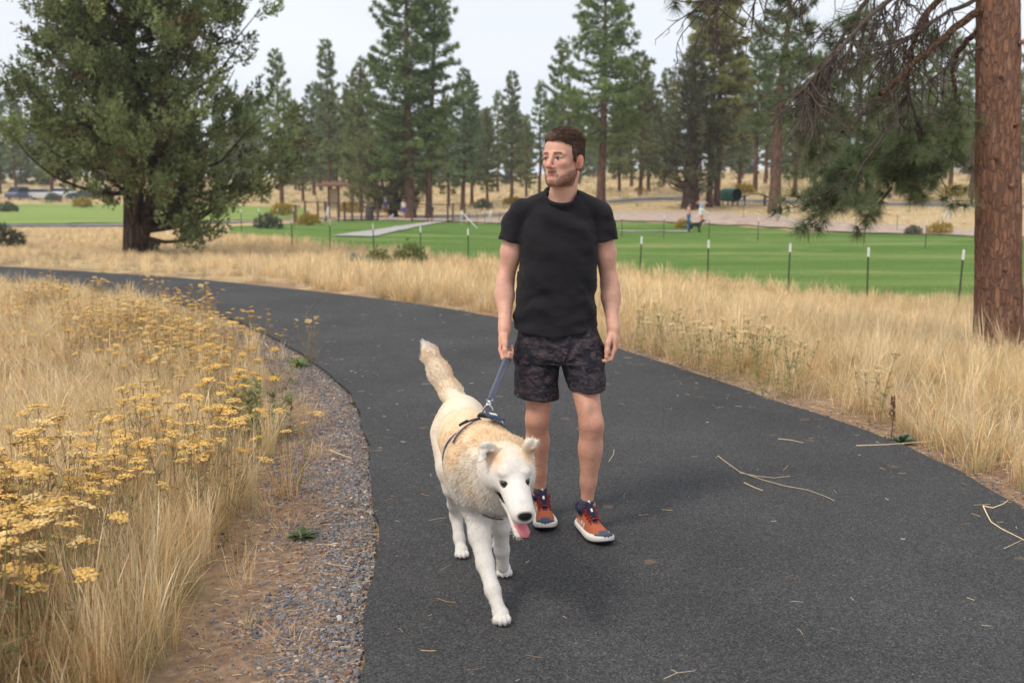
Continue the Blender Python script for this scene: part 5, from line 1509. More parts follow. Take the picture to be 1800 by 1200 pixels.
# tongue
tm = plain('pink_tongue', srgb(206, 120, 124), 0.4, var=0.1, scale=90, bump=0.3, bscale=300)
tg = MB()
path = [K(0, 0.085, -0.074), K(0.002, nl - 0.070, nz - 0.070), K(0.005, nl - 0.035, nz - 0.070), K(0.010, nl - 0.012, nz - 0.076), K(0.012, nl - 0.004, nz - 0.092)]
wd = [0.018, 0.022, 0.022, 0.021, 0.012]
vv, ff = [], []
for p_, w in zip(path, wd):
    for k in range(10):
        a = 2 * math.pi * k / 10
        vv.append(p_ + hx * w * math.cos(a) + hz * (0.005 * math.sin(a) - 0.004 * (1 - abs(math.cos(a)))))
for i in range(len(path) - 1):
    for k in range(10): ff.append((i * 10 + k, i * 10 + (k + 1) % 10, (i + 1) * 10 + (k + 1) % 10, (i + 1) * 10 + k))
tg.add(vv, ff + [tuple(range(10))[::-1], tuple(range(40, 50))])
o = tg.build('tongue', tm, dog, True); o.location = -np.array(dog.location)

# fur strands, combed from the head towards the tail and down the sides
r_ = np.random.default_rng(11)
A = np.zeros(len(V)); fa = np.linalg.norm(np.cross(V[F[:, 1]] - V[F[:, 0]], V[F[:, 2]] - V[F[:, 0]]), axis=1)
nf = 95000
fi = r_.choice(len(F), nf, p=fa / fa.sum())
u_, v_ = r_.random((2, nf, 1))
P0 = (V[F[fi, 0]] * (1 - u_) + V[F[fi, 1]] * u_) * (1 - v_) + (V[F[fi, 3]] * (1 - u_) + V[F[fi, 2]] * u_) * v_
Nn = N0[F[fi, 0]]; Cs = C[F[fi, 0]]
Lp = (P0 - SK) @ DM
headw = sstep(3.46, 3.38, P0[:, 1]) * (P0[:, 2] > 0.42)
legw = sstep(0.40, 0.30, P0[:, 2])
tailw = ((P0[:, 1] > 4.26) & (P0[:, 2] > 0.68)).astype(float)
ruff = np.exp(-((P0 - NK) ** 2).sum(1) / 0.16 ** 2) * (1 - headw)
ln = 0.012 + 0.010 * ruff + 0.009 * tailw - 0.008 * headw - 0.009 * legw + 0.008 * sstep(3.95, 3.75, P0[:, 1])
muz = sstep(0.05, 0.10, Lp[:, 1]); ln = np.where(headw > 0.5, 0.013 - 0.008 * muz, ln)
ln = np.clip(ln, 0.005, 0.06) * (0.6 + 0.6 * r_.random(nf))
dark = Cs.sum(1) < 0.45
keep = ~dark & ~((Lp[:, 1] > nl - 0.03) & (Lp[:, 2] > nz - 0.05))
dirv = np.tile(np.array((-0.12, 0.85, -0.35)), (nf, 1))
dirv = np.where(legw[:, None] > 0.5, np.array((0, 0.1, -1.0)), dirv)
tdir = unit(TB[4] - TB[0]); dirv = np.where(tailw[:, None] > 0.5, tdir, dirv)
dirv = np.where(headw[:, None] > 0.5, -hf_ + 0.5 * Nn, dirv)
clump = np.stack([vnoise(P0, 32, 70 + k) - 0.5 for k in range(3)], 1)
D0 = dirv - Nn * (dirv * Nn).sum(1)[:, None]
lift = 0.28 + 0.18 * ruff + 0.12 * tailw
D0 = D0 / (np.linalg.norm(D0, axis=1)[:, None] + 1e-6) + Nn * lift[:, None] + clump * (0.45 + 0.25 * ruff)[:, None] + r_.normal(size=(nf, 3)) * 0.10
sv = 0.92 + 0.16 * r_.random((nf, 1))
kk = np.where(keep)[0]
SV, SF, SC = strands(P0[kk] - Nn[kk] * 0.002, Nn[kk], D0[kk], ln[kk], 0.0009, np.clip(Cs[kk] * sv[kk], 0, 0.95), 0.15, 12)
dlink('fur', mesh_np('fur', SV, SF, SC, False, fur_mat))

# ---- harness and short leash
navy_m = plain('navy_webbing', srgb(62, 72, 96), 0.8, bump=0.4, bscale=500, var=0.15, scale=40)
steel = plain('polished_steel', (0.75, 0.76, 0.78), 0.22, metal=1.0, var=0.06)
grey_m = plain('grey_webbing', srgb(98, 100, 114), 0.8, bump=0.4, bscale=600, var=0.1, scale=60)
black_m = plain('black_plastic', srgb(28, 28, 32), 0.4, var=0.1)
refl = plain('reflective_tab', srgb(232, 232, 228), 0.4, var=0.05)
har = empty('dog_harness', (0, 0, 0), label='navy dog harness with steel ring worn on the white dog', cat='harness')
from mathutils.bvhtree import BVHTree
dbv = BVHTree.FromPolygons([Vector(v) for v in V], [tuple(f) for f in F])
def on_coat(p, off=0.012):
    loc, nrm, i, d = dbv.find_nearest(Vector(p))
    return np.array(loc) + np.array(nrm) * off
def strip(name, pts, width, mat, parent, thick=0.003, off=0.007, sub=5):
    """a strap draped over the coat through pts"""
    q = []
    for i in range(len(pts) - 1):
        for t in np.linspace(0, 1, sub, endpoint=False): q.append(np.array(pts[i]) * (1 - t) + np.array(pts[i + 1]) * t)
    q.append(np.array(pts[-1]))
    base, nor = [], []
    for p_ in q:
        loc, nrm, i, d = dbv.find_nearest(Vector(p_)); base.append(np.array(loc) + np.array(nrm) * off); nor.append(np.array(nrm))
    nor = [unit(sum(nor[max(0, i - 2):i + 3])) for i in range(len(nor))]
    vv, ff = [], []
    for i in range(len(base)):
        t = base[min(i + 1, len(base) - 1)] - base[max(i - 1, 0)]; w = unit(np.cross(nor[i], t)) * width / 2; n_ = nor[i] * thick
        vv += [base[i] - w, base[i] + w, base[i] + w + n_, base[i] - w + n_]
    for i in range(len(base) - 1):
        for k in range(4): ff.append((4 * i + k, 4 * i + (k + 1) % 4, 4 * i + 4 + (k + 1) % 4, 4 * i + 4 + k))
    ff += [(3, 2, 1, 0), tuple(range(4 * len(base) - 4, 4 * len(base)))]
    b_ = MB(); b_.add(vv, ff); return b_.build(name, mat, parent)
top = on_coat((-0.092, 3.76, 0.75))
lft = on_coat((-0.30, 3.74, 0.60)); low = on_coat((-0.28, 3.76, 0.42))
rgt = on_coat((0.05, 3.72, 0.60))
strip('back_plate', [top + (-0.006, 0.040, 0), top, top + (0.012, -0.06, -0.005), top + (0.024, -0.105, -0.02)], 0.068, navy_m, har, 0.006, 0.026)
strip('girth_strap', [top + (-0.025, 0.01, 0), top + (-0.06, 0.010, -0.015), top + (-0.095, 0.008, -0.04)], 0.030, navy_m, har, 0.004, 0.018)
strip('side_strap', [top + (-0.09, 0.008, -0.04), lft, low], 0.020, navy_m, har, 0.003, 0.003)
strip('girth_strap', [top + (0.02, 0.01, 0), rgt, on_coat((0.03, 3.74, 0.42))], 0.026, navy_m, har)
strip('neck_strap', [top + (-0.02, -0.045, 0), on_coat((-0.15, 3.64, 0.68)), on_coat((-0.20, 3.60, 0.62))], 0.012, navy_m, har, 0.003, 0.007)
strip('neck_strap', [top + (0.03, -0.045, 0), on_coat((0.06, 3.60, 0.62))], 0.022, navy_m, har)
strip('chest_strap', [on_coat((-0.10, 3.50, 0.40)), on_coat((-0.07, 3.50, 0.39)), on_coat((-0.04, 3.51, 0.39))], 0.045, black_m, har, 0.004, 0.008)
strip('buckle', [top + (-0.070, 0.010, -0.012), top + (-0.100, 0.008, -0.035)], 0.034, black_m, har, 0.008, 0.020)
strip('reflective_tab', [top + (0.014, -0.070, 0), top + (0.020, -0.088, 0)], 0.026, refl, har, 0.003, 0.034)
# D ring and the leash clip
ringc = top + np.array((0.004, 0.030, 0.040))
LE_TOP = qR(0.128, 0.030, 0.006)          # inside the curled fingers
lax = unit(LE_TOP - ringc)
def ring(name, c, ax, r, w, mat, parent, squash=1.0):
    ax = unit(ax); u = unit(np.cross(ax, (0.3, 1, 0.2))); v = np.cross(ax, u)
    b_ = MB(); b_.tube([c + r * (math.cos(a) * u + squash * math.sin(a) * v) for a in np.linspace(0, 2 * math.pi, 18)], w, 6, cap=False)
    return b_.build(name, mat, parent, True)
b_ = MB(); b_.tube([top + (-0.018, 0.026, 0.020), ringc + (-0.012, 0, 0.004), ringc + (0, 0, 0.016), ringc + (0.014, 0, 0.004), top + (0.026, 0.022, 0.020)], 0.0026, 6)
b_.build('ring', steel, har, True)
b_ = MB(); b_.tube([top + (0.020, 0.010, 0.018), top + (0.040, -0.006, 0.014), top + (0.055, -0.025, 0.010), top + (0.062, -0.05, -0.002)], 0.0026, 6)
b_.build('frame_wire', steel, har, True)
lea = empty('dog_leash', (0, 0, 0), label='short padded grey leash held in the hand of the man and clipped to the dog', cat='leash')
clip0 = ringc + (0, 0, 0.010)
b_ = MB()
b_.tube([clip0 + lax * 0.0, clip0 + lax * 0.018 + (-0.007, 0, 0), clip0 + lax * 0.040 + (-0.004, 0, 0)], [0.0035, 0.004, 0.0045], 6)
b_.tube([clip0 + lax * 0.0, clip0 + lax * 0.018 + (0.007, 0, 0), clip0 + lax * 0.040 + (0.004, 0, 0)], [0.0035, 0.005, 0.0055], 6)
b_.tube([clip0 + lax * 0.036, clip0 + lax * 0.058], [0.0065, 0.0045], 8)
b_.build('clip', steel, lea, True)
ring('swivel_ring', clip0 + lax * 0.064, np.cross(lax, (1, 0, 0)), 0.012, 0.0024, steel, lea)
s0 = clip0 + lax * 0.066
s1 = clip0 + lax * 0.115
def band(name, a, b, w, t, mat, parent, face=(0.15, -1, 0.1)):
    d = unit(b - a); n_ = unit(np.array(face) - d * (np.array(face) @ d)); s_ = np.cross(d, n_)
    vv = []
    for p_ in (a, b):
        for sx, sy in ((-1, -0.6), (-0.8, -1), (0.8, -1), (1, -0.6), (1, 0.6), (0.8, 1), (-0.8, 1), (-1, 0.6)): vv.append(p_ + s_ * sx * w / 2 + n_ * sy * t / 2)
    ff = [(k, (k + 1) % 8, 8 + (k + 1) % 8, 8 + k) for k in range(8)] + [tuple(range(8))[::-1], tuple(range(8, 16))]
    b2 = MB(); b2.add(vv, ff); return b2.build(name, mat, parent, False)
band('stitched_end', s0, s1, 0.021, 0.014, grey_m, lea)
band('reflective_tab', s0 * 0.65 + s1 * 0.35 + (0, -0.009, 0), s0 * 0.1 + s1 * 0.9 + (0, -0.009, 0), 0.010, 0.003, refl, lea)
hnd = LE_TOP + (-0.004, -0.004, 0)
band('padded_grip', s1 - lax * 0.004, hnd, 0.023, 0.018, grey_m, lea)
mb2 = MB()
for w in (0,):
    mb2.tube([s1, s1 * 0.5 + hnd * 0.5 + (0.014, 0.010, 0), hnd + (0.018, 0.010, -0.008), hnd + (0.014, 0.004, 0.012)], [0.004, 0.0045, 0.0045, 0.004], 6)
mb2.build('loop_strap', grey_m, lea, True)
# ================================================================== grass, gravel and flowering plants
def scatter(name, pts, rot, scl, idx, sources, label=None):
    """one object of uncountable small growth: instances of a few source meshes on points"""
    me = bpy.data.meshes.new(name)
    me.vertices.add(len(pts)); me.vertices.foreach_set('co', np.asarray(pts, np.float32).ravel())
    a = me.attributes.new('rot', 'FLOAT_VECTOR', 'POINT'); a.data.foreach_set('vector', np.asarray(rot, np.float32).ravel())
    a = me.attributes.new('scl', 'FLOAT_VECTOR', 'POINT'); a.data.foreach_set('vector', np.asarray(scl, np.float32).ravel())
    a = me.attributes.new('idx', 'INT', 'POINT'); a.data.foreach_set('value', np.asarray(idx, np.int32))
    ob = bpy.data.objects.new(name, me); COL.objects.link(ob)
    co = bpy.data.collections.new(name + '_kinds')
    for k, m_ in enumerate(sources):
        co.objects.link(bpy.data.objects.new('%s_kind_%02d' % (name, k), m_))
    ng = bpy.data.node_groups.new(name + '_scatter', 'GeometryNodeTree')
    ng.interface.new_socket('Geometry', in_out='INPUT', socket_type='NodeSocketGeometry')
    ng.interface.new_socket('Geometry', in_out='OUTPUT', socket_type='NodeSocketGeometry')
    N, L = ng.nodes, ng.links
    gi, go = N.new('NodeGroupInput'), N.new('NodeGroupOutput')
    ci = N.new('GeometryNodeCollectionInfo'); ci.inputs['Collection'].default_value = co
    ci.inputs['Separate Children'].default_value = True; ci.inputs['Reset Children'].default_value = True
    ip = N.new('GeometryNodeInstanceOnPoints'); ip.inputs['Pick Instance'].default_value = True
    def named(n, t):
        x = N.new('GeometryNodeInputNamedAttribute'); x.data_type = t; x.inputs['Name'].default_value = n
        return x.outputs['Attribute']
    L.new(gi.outputs[0], ip.inputs['Points']); L.new(ci.outputs[0], ip.inputs['Instance'])
    L.new(named('idx', 'INT'), ip.inputs['Instance Index'])
    L.new(named('rot', 'FLOAT_VECTOR'), ip.inputs['Rotation']); L.new(named('scl', 'FLOAT_VECTOR'), ip.inputs['Scale'])
    L.new(ip.outputs[0], go.inputs[0])
    ob.modifiers.new('scatter', 'NODES').node_group = ng
    return tag(ob, label, None, None, 'stuff')

STRAW = np.array((0.90, 0.665, 0.355)); PALE = np.array((0.95, 0.79, 0.53)); OLIVE = np.array((0.46, 0.45, 0.21)); RUST = np.array((0.60, 0.35, 0.17)); GOLD = np.array((0.92, 0.60, 0.22))
grass_mat = vcol('dry_grass', rough=0.75, trans=0.36, spec=0.2, rnd=0.24)
def tuft(seed, n, h, w, spread, lean, cols, wts, head=0.0, base_r=0.06, low=None):
    r = np.random.default_rng(seed)
    a = r.random(n) * 6.283; br = base_r * np.sqrt(r.random(n))
    B = np.stack((np.cos(a) * br, np.sin(a) * br, np.zeros(n)), 1)
    a2 = a + r.normal(size=n) * 0.7
    out = np.stack((np.cos(a2), np.sin(a2), np.zeros(n)), 1)
    hh = h * r.uniform(0.45, 1.1, n); ln = lean * r.uniform(0.1, 1.0, n)
    side = np.stack((-np.sin(a2 + r.normal(size=n)), np.cos(a2), np.zeros(n)), 1); side /= np.linalg.norm(side, axis=1)[:, None]
    ci = r.choice(len(cols), n, p=np.array(wts) / sum(wts)); C = np.array(cols)[ci] * r.uniform(0.75, 1.2, (n, 1))
    V, Cc, rows = [], [], 4
    hd = r.random(n) < head
    for k in range(rows + 1):
        t = k / rows
        p = B + out * (ln * hh * t ** 1.8)[:, None] + np.array((0, 0, 1.0)) * (hh * (t - 0.22 * ln * t * t))[:, None]
        ww = w * (1 - t) ** 0.55 if k < rows else 0
        ww = np.where(hd & (k == rows - 1), w * 1.9, ww)
        V.append(p - side * np.reshape(ww, (-1, 1)) * 0.5); V.append(p + side * np.reshape(ww, (-1, 1)) * 0.5)
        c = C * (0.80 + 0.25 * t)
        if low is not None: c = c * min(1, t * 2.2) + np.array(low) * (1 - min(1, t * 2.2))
        Cc += [c, c]
    i = np.arange(n); F = []
    for k in range(rows):
        F.append(np.stack((2 * k * n + i, (2 * k + 1) * n + i, (2 * k + 3) * n + i, (2 * k + 2) * n + i), 1))
    return mesh_np('tuft', np.concatenate(V), np.concatenate(F), np.concatenate(Cc), False, grass_mat)
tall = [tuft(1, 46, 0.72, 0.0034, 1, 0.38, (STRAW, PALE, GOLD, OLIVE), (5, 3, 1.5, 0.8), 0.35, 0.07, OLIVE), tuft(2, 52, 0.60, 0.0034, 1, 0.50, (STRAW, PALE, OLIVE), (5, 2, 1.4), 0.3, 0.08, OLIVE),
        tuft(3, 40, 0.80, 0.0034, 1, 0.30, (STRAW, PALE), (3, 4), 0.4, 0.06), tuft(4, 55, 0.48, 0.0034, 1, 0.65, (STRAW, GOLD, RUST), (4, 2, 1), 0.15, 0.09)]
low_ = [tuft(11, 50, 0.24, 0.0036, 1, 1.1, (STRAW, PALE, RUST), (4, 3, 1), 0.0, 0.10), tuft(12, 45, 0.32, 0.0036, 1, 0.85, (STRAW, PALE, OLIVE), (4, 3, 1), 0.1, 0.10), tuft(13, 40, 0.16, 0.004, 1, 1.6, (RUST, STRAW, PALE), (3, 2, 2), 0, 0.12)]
midk = [tuft(21, 44, 0.60, 0.0085, 1, 0.45, (STRAW, PALE, GOLD), (4, 4, 1), 0.3, 0.16), tuft(22, 44, 0.46, 0.0085, 1, 0.60, (STRAW, PALE, OLIVE), (4, 4, 0.8), 0.2, 0.18), tuft(23, 40, 0.70, 0.0080, 1, 0.35, (PALE, STRAW), (4, 3), 0.3, 0.14),
        tuft(24, 40, 0.55, 0.0090, 1, 0.40, (OLIVE, np.array((0.34, 0.37, 0.14)), STRAW), (3, 2, 2), 0.0, 0.16)]
fark = [tuft(31, 34, 0.45, 0.035, 1, 0.7, (STRAW, PALE, PALE * 0.9), (3, 4, 2), 0, 0.5), tuft(32, 34, 0.38, 0.035, 1, 0.8, (PALE, STRAW, OLIVE * 1.2), (4, 3, 1), 0, 0.6), tuft(33, 30, 0.55, 0.035, 1, 0.5, (np.array((0.22, 0.24, 0.13)), OLIVE), (2, 2), 0, 0.45)]
rv = np.random.default_rng(101)
def field(n, x0, x1, y0, y1):
    p = np.stack((rv.uniform(x0, x1, n), rv.uniform(y0, y1, n)), 1)
    return p
def in_view(p, m=0.16):
    return (np.abs(p[:, 0]) < (0.515 + m) * (p[:, 1] + 0.8)) & (p[:, 1] > 1.6)
def put(p, kinds, prob, smin=0.75, smax=1.2, tilt=0.12, sxy=1.0):
    z = ground_z(p)
    n = len(p); idx = rv.choice(len(kinds), n, p=np.array(prob) / sum(prob))
    rot = np.stack((rv.normal(size=n) * tilt, rv.normal(size=n) * tilt, rv.random(n) * 6.283), 1)
    s = rv.uniform(smin, smax, n)
    return [np.column_stack((p, z - 0.012)), rot, np.column_stack((s * sxy, s * sxy, s)), idx]
def k3(p): return np.column_stack((p, np.zeros(len(p))))
def join(parts): return [np.concatenate(x) for x in zip(*parts)]

# left verge: tall band by the gravel, then lower thatch with bare soil
p = field(16000, -9, 0.2, 1.8, 15.5); dl, dr, sd_ = path_info(p)
clump = fbm(k3(p), 0.9, 3, 111)
edge = 0.42 + 0.35 * fbm(k3(p), 1.3, 2, 113) + 0.10 * sstep(5.5, 3.0, p[:, 1])
band = (sd_ == -1) & (dl > edge) & (dl < 1.5 + 0.9 * clump)
dens = sstep(0.30, 0.58, clump + 0.12 * sstep(1.1, 0.7, dl)) * 0.9 + 0.10
bare_ = np.exp(-(((p[:, 0] + 3.9) / 0.8) ** 2 + ((p[:, 1] - 8.6) / 1.5) ** 2))
k = band & (rv.random(len(p)) < dens * np.where(p[:, 1] < 7, 0.72, 0.62)) & in_view(p) & (dl < 1.3 + 0.5 * clump)
A = put(p[k], tall, (4, 3, 2, 3), 0.40, 0.72)
A[2] *= np.interp(p[k][:, 1], [2.6, 3.6, 6, 9, 14], [1.05, 1.0, 0.85, 0.70, 0.55])[:, None]
k2 = (sd_ == -1) & (dl > edge + 0.25) & (rv.random(len(p)) < (0.50 + 0.35 * clump) * (1 - 0.85 * bare_)) & in_view(p)
B = put(p[k2], low_, (4, 3, 3), 0.8, 1.4); B[3] += 4
p = field(14000, -30, 1, 6, 24); dl, dr, sd_ = path_info(p)
k4 = (sd_ == -1) & (dl > 0.25) & (rv.random(len(p)) < 0.75) & in_view(p, 0.2) & (p[:, 1] > 9)
k4 &= rv.random(len(p)) < 0.6
Cc_ = put(p[k4], midk, (4, 3, 2, 1), 0.25, 0.52); Cc_[3] += 7
p = field(1500, -3.2, 0, 1.9, 9); dl, dr, sd_ = path_info(p)
k = (sd_ == -1) & (dl > 0.28) & (dl < 1.0) & (rv.random(len(p)) < 0.20) & in_view(p)
E_ = put(p[k], [low_[0], low_[2], tall[3]], (3, 5, 1), 0.35, 0.75); E_[3] = np.array((4, 6, 3))[E_[3]]
g = join((A, B, Cc_, E_))
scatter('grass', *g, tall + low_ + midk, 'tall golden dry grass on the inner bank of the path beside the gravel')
# right and far verge
p = field(24000, -2, 15, 3.5, 22); dl, dr, sd_ = path_info(p)
clump = fbm(k3(p), 0.8, 3, 121)
litter = np.exp(-(((p[:, 0] - 4.1) / 1.7) ** 2 + ((p[:, 1] - 12.6) / 1.5) ** 2))
lim = np.interp(p[:, 1], [4, 10, 14, 30], [3.2, 4.5, 9, 14])
base_ = (sd_ == 1) & in_view(p)
e2 = 0.12 + 0.20 * vnoise(k3(p), 2.0, 5)
k = base_ & (dr > e2) & (rv.random(len(p)) < (0.10 + 0.85 * sstep(0.38, 0.60, clump)) * (1 - 0.9 * litter)) & (dr < lim)
k &= rv.random(len(p)) < 0.62
A = put(p[k], tall, (3, 4, 2, 3), 0.30, 0.62)
A[2] *= np.interp(p[k][:, 1], [4.0, 6.5, 8], [1.25, 1.0, 1.0])[:, None]
k = base_ & (dr > e2) & (rv.random(len(p)) < 0.55 * (1 - 0.6 * litter))
B = put(p[k], low_, (3, 3, 2), 0.8, 1.4); B[3] += 4
p = field(50000, -32, 32, 9, 60); dl, dr, sd_ = path_info(p)
lawn_near = np.interp(p[:, 0] / p[:, 1], [(q[0] - 900) / FPX for q in ((420, 0), (560, 0), (740, 0), (900, 0), (1100, 0), (1300, 0), (1500, 0), (1720, 0), (2000, 0))], [47, 41, 36.5, 33, 29.5, 25.8, 22.8, 20.8, 19])
left_lim = np.interp(p[:, 0] / p[:, 1], [-0.6, -0.37, -0.28], [54, 54, 47])
lim = np.where(p[:, 0] / p[:, 1] < -0.28, left_lim, lawn_near)
cl2 = fbm(k3(p), 0.35, 3, 131)
k = (sd_ == 1) & (dr > 0.3) & (p[:, 1] < lim - 0.4) & in_view(p) & (rv.random(len(p)) < (0.35 + 0.6 * sstep(0.35, 0.6, cl2))) & (p[:, 1] > 11)
lit2 = np.exp(-(((p[:, 0] - 4.1) / 1.7) ** 2 + ((p[:, 1] - 12.6) / 1.5) ** 2)); k &= rv.random(len(p)) > 0.9 * lit2
Cc_ = put(p[k], midk, (4, 3, 3, 0.8), 0.5, 0.95); Cc_[3] += 7
Cc_[2] *= np.interp(p[k][:, 0] / p[k][:, 1], [-0.5, -0.33, -0.2, 0.15, 0.3], [0.50, 0.50, 0.85, 1.0, 0.75])[:, None]
# greener fringe along the fence line
fr_ = field(2600, -14, 14, 18, 50); dln = np.interp(fr_[:, 0] / fr_[:, 1], [(q - 900) / FPX for q in (420, 560, 740, 900, 1100, 1300, 1500, 1720, 2000)], [47, 41, 36.5, 33, 29.5, 25.8, 22.8, 20.8, 19])
kf = (np.abs(fr_[:, 1] - dln + 0.4) < 1.3) & in_view(fr_)
Dd_ = put(fr_[kf], [midk[3], midk[1]], (3, 1), 0.5, 0.95); Dd_[3] = np.where(Dd_[3] == 0, 10, 8)
p = field(900, 2.0, 7.5, 4.4, 12.5); dl, dr, sd_ = path_info(p)
k = (sd_ == 1) & (dr > 0.25) & (rv.random(len(p)) < 0.30) & in_view(p)
k &= rv.random(len(p)) < 0.5
E_ = put(p[k], [tall[2], tall[1]], (3, 1), 0.6, 1.0, 0.2, 0.7); E_[3] = np.array((2, 1))[E_[3]]
g = join((A, B, Cc_, Dd_, E_))
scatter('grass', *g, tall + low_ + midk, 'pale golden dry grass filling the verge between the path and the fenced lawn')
# far dry field
p = field(60000, -120, 120, 52, 230); az = p[:, 0] / p[:, 1]
farlim = np.interp(az, [(q - 900) / FPX for q in (415, 590, 800, 900, 1100, 1300, 1500, 1720, 2050)], [120, 104, 106, 104, 101, 97, 93, 89, 85])
k = (p[:, 1] > farlim) & in_view(p) & (rv.random(len(p)) < 0.5)
p2 = field(5000, -60, 40, 50, 110); az2 = p2[:, 0] / p2[:, 1]
lim2a = np.interp(az2, [(q - 900) / FPX for q in (600, 800, 900, 1100, 1300, 1500, 1720, 2050)], [91, 92, 89, 81, 76, 69, 63, 57]); lim2b = np.interp(az2, [(q - 900) / FPX for q in (600, 860, 1150, 1500, 2000)], [88, 97, 94, 86, 78])
kk2 = (p2[:, 1] > lim2a) & (p2[:, 1] < lim2b) & in_view(p2) & (az2 > -0.17) & (rv.random(len(p2)) < 0.5)
A = put(p[k], fark, (4, 4, 1), 0.6, 1.3, 0.05); B = put(p2[kk2], fark, (4, 4, 0.5), 0.4, 0.8, 0.05)
g = join((A, B))
scatter('grass', *g, fark, 'pale dry grass covering the rising field under the distant pines')

# ---- gravel shoulder: a thin bed of chips beside the path
def stone(seed, n=1):
    r = np.random.default_rng(seed)
    bm_ = bmesh.new(); bmesh.ops.create_icosphere(bm_, subdivisions=1, radius=1.0)
    for v in bm_.verts: v.co *= r.uniform(0.62, 1.15)
    for v in bm_.verts: v.co.z *= 0.62
    me = bpy.data.meshes.new('stone'); bm_.to_mesh(me); bm_.free()
    me.materials.append(stone_mat); return me
m, nt, b = mat_new('gravel_chips'); N_, L_ = nt.nodes, nt.links
oi = N_.new('ShaderNodeObjectInfo')
rp_ = N_.new('ShaderNodeValToRGB'); rp_.color_ramp.interpolation = 'CONSTANT'
e = rp_.color_ramp.elements
e[0].position, e[0].color = 0, (0.125, 0.120, 0.128, 1); e[1].position, e[1].color = 0.34, (0.19, 0.182, 0.188, 1)
for p_, c_ in ((0.60, (0.27, 0.258, 0.258)), (0.74, (0.30, 0.20, 0.14)), (0.87, (0.38, 0.28, 0.21)), (0.955, (0.25, 0.10, 0.06)), (0.98, (0.55, 0.50, 0.44))):
    x = e.new(p_); x.color = (*c_, 1)
L_.new(oi.outputs['Random'], rp_.inputs[0])
tcn = N_.new('ShaderNodeTexCoord'); nn = N_.new('ShaderNodeTexNoise'); nn.inputs['Scale'].default_value = 3.0; L_.new(tcn.outputs['Object'], nn.inputs['Vector'])
mu = N_.new('ShaderNodeMix'); mu.data_type = 'RGBA'; mu.blend_type = 'MULTIPLY'; mu.inputs['Factor'].default_value = 0.8
r3 = N_.new('ShaderNodeValToRGB'); r3.color_ramp.elements[0].color = (0.6, 0.6, 0.6, 1); r3.color_ramp.elements[1].color = (1.35, 1.35, 1.35, 1); L_.new(nn.outputs['Fac'], r3.inputs[0])
L_.new(rp_.outputs[0], mu.inputs['A']); L_.new(r3.outputs[0], mu.inputs['B']); L_.new(mu.outputs['Result'], b.inputs['Base Color'])
b.inputs['Roughness'].default_value = 0.85
stone_mat = m
stones = [stone(s) for s in (1, 2, 3, 4)]
ei = np.where((LEFT_E[:, 1] > 1.9) & (LEFT_E[:, 1] < 11))[0]
n = 52000; wts = np.interp(LEFT_E[ei, 1], [2, 6, 11], [1.0, 0.7, 0.35]); ii_ = rv.choice(ei, n, p=wts / wts.sum())
p = LEFT_E[ii_] + np.column_stack((-np.abs(rv.normal(size=n)) * 0.42, rv.normal(size=n) * 0.08)); dl, dr, sd_ = path_info(p)
gn = fbm(k3(p), 2.0, 3, 141)
k = (sd_ == -1) & (rv.random(n) < (0.12 + 0.88 * sstep(0.62, 0.22, dl + 0.8 * (gn - 0.5)))) & in_view(p)
p2 = field(40000, 0.2, 4.5, 3.5, 13); dl2, dr2, sd2 = path_info(p2)
kb = (sd2 == 1) & (rv.random(len(p2)) < sstep(0.38, 0.05, dr2 + 0.15 * (fbm(k3(p2), 3, 2, 7) - 0.5))) & in_view(p2)
pp = np.concatenate((p[k], p2[kb])); n = len(pp)
sz = np.exp(rv.normal(size=n) * 0.45) * 0.0058; sz = np.clip(sz, 0.003, 0.018)
scatter('gravel', np.column_stack((pp, ground_z(pp) + sz * 0.15)), np.stack((rv.normal(size=n) * 0.4, rv.normal(size=n) * 0.4, rv.random(n) * 6.28), 1), np.column_stack((sz, sz * rv.uniform(0.7, 1, n), sz)), rv.integers(0, 4, n), stones, 'grey and brown gravel chips along both edges of the path')
# ---- straw bits and needles lying on soil and asphalt
def bit(seed, L_, w, c):
    r = np.random.default_rng(seed); x = np.linspace(0, L_, 5); y = 0.10 * L_ * np.sin(x / L_ * r.uniform(1, 4) + r.random() * 3)
    V = np.concatenate([[(x[i], y[i] - w / 2, 0.0015), (x[i], y[i] + w / 2, 0.0015), (x[i], y[i], 0.0015 + w * 0.7)] for i in range(5)])
    F = [(3 * i + a, 3 * i + c2, 3 * i + 3 + c2, 3 * i + 3 + a) for i in range(4) for a, c2 in ((0, 1), (1, 2), (2, 0))]
    return mesh_np('bit', V, np.array(F), np.broadcast_to(c, (15, 3)), False, grass_mat)
bits = [bit(1, 0.05, 0.0016, STRAW), bit(2, 0.03, 0.002, PALE), bit(3, 0.10, 0.0016, PALE), bit(4, 0.02, 0.004, np.array((0.75, 0.68, 0.55))), bit(5, 0.07, 0.0016, RUST)]
p = field(26000, -3.0, 5, 1.9, 14); dl, dr, sd_ = path_info(p)
on = sd_ == 0
edge_d = np.minimum(dl, dr)
k = in_view(p) & ((on & (rv.random(len(p)) < 0.010 + 0.10 * np.exp(-edge_d / 0.30))) | (~on & (edge_d < 1.2) & (rv.random(len(p)) < 0.9)))
pp = p[k]; n = len(pp); z_ = np.where(on[k], 0.001, ground_z(pp) + 0.004)
ss = rv.uniform(0.6, 1.2, n)
scatter('straw_litter', np.column_stack((pp, z_)), np.column_stack((rv.normal(size=n) * 0.02, rv.normal(size=n) * 0.03, rv.random(n) * 6.28)), np.column_stack((ss, ss, ss)), rv.choice(5, n, p=(0.26, 0.20, 0.10, 0.12, 0.32)), bits, 'loose straw bits and seed husks scattered over asphalt and gravel')

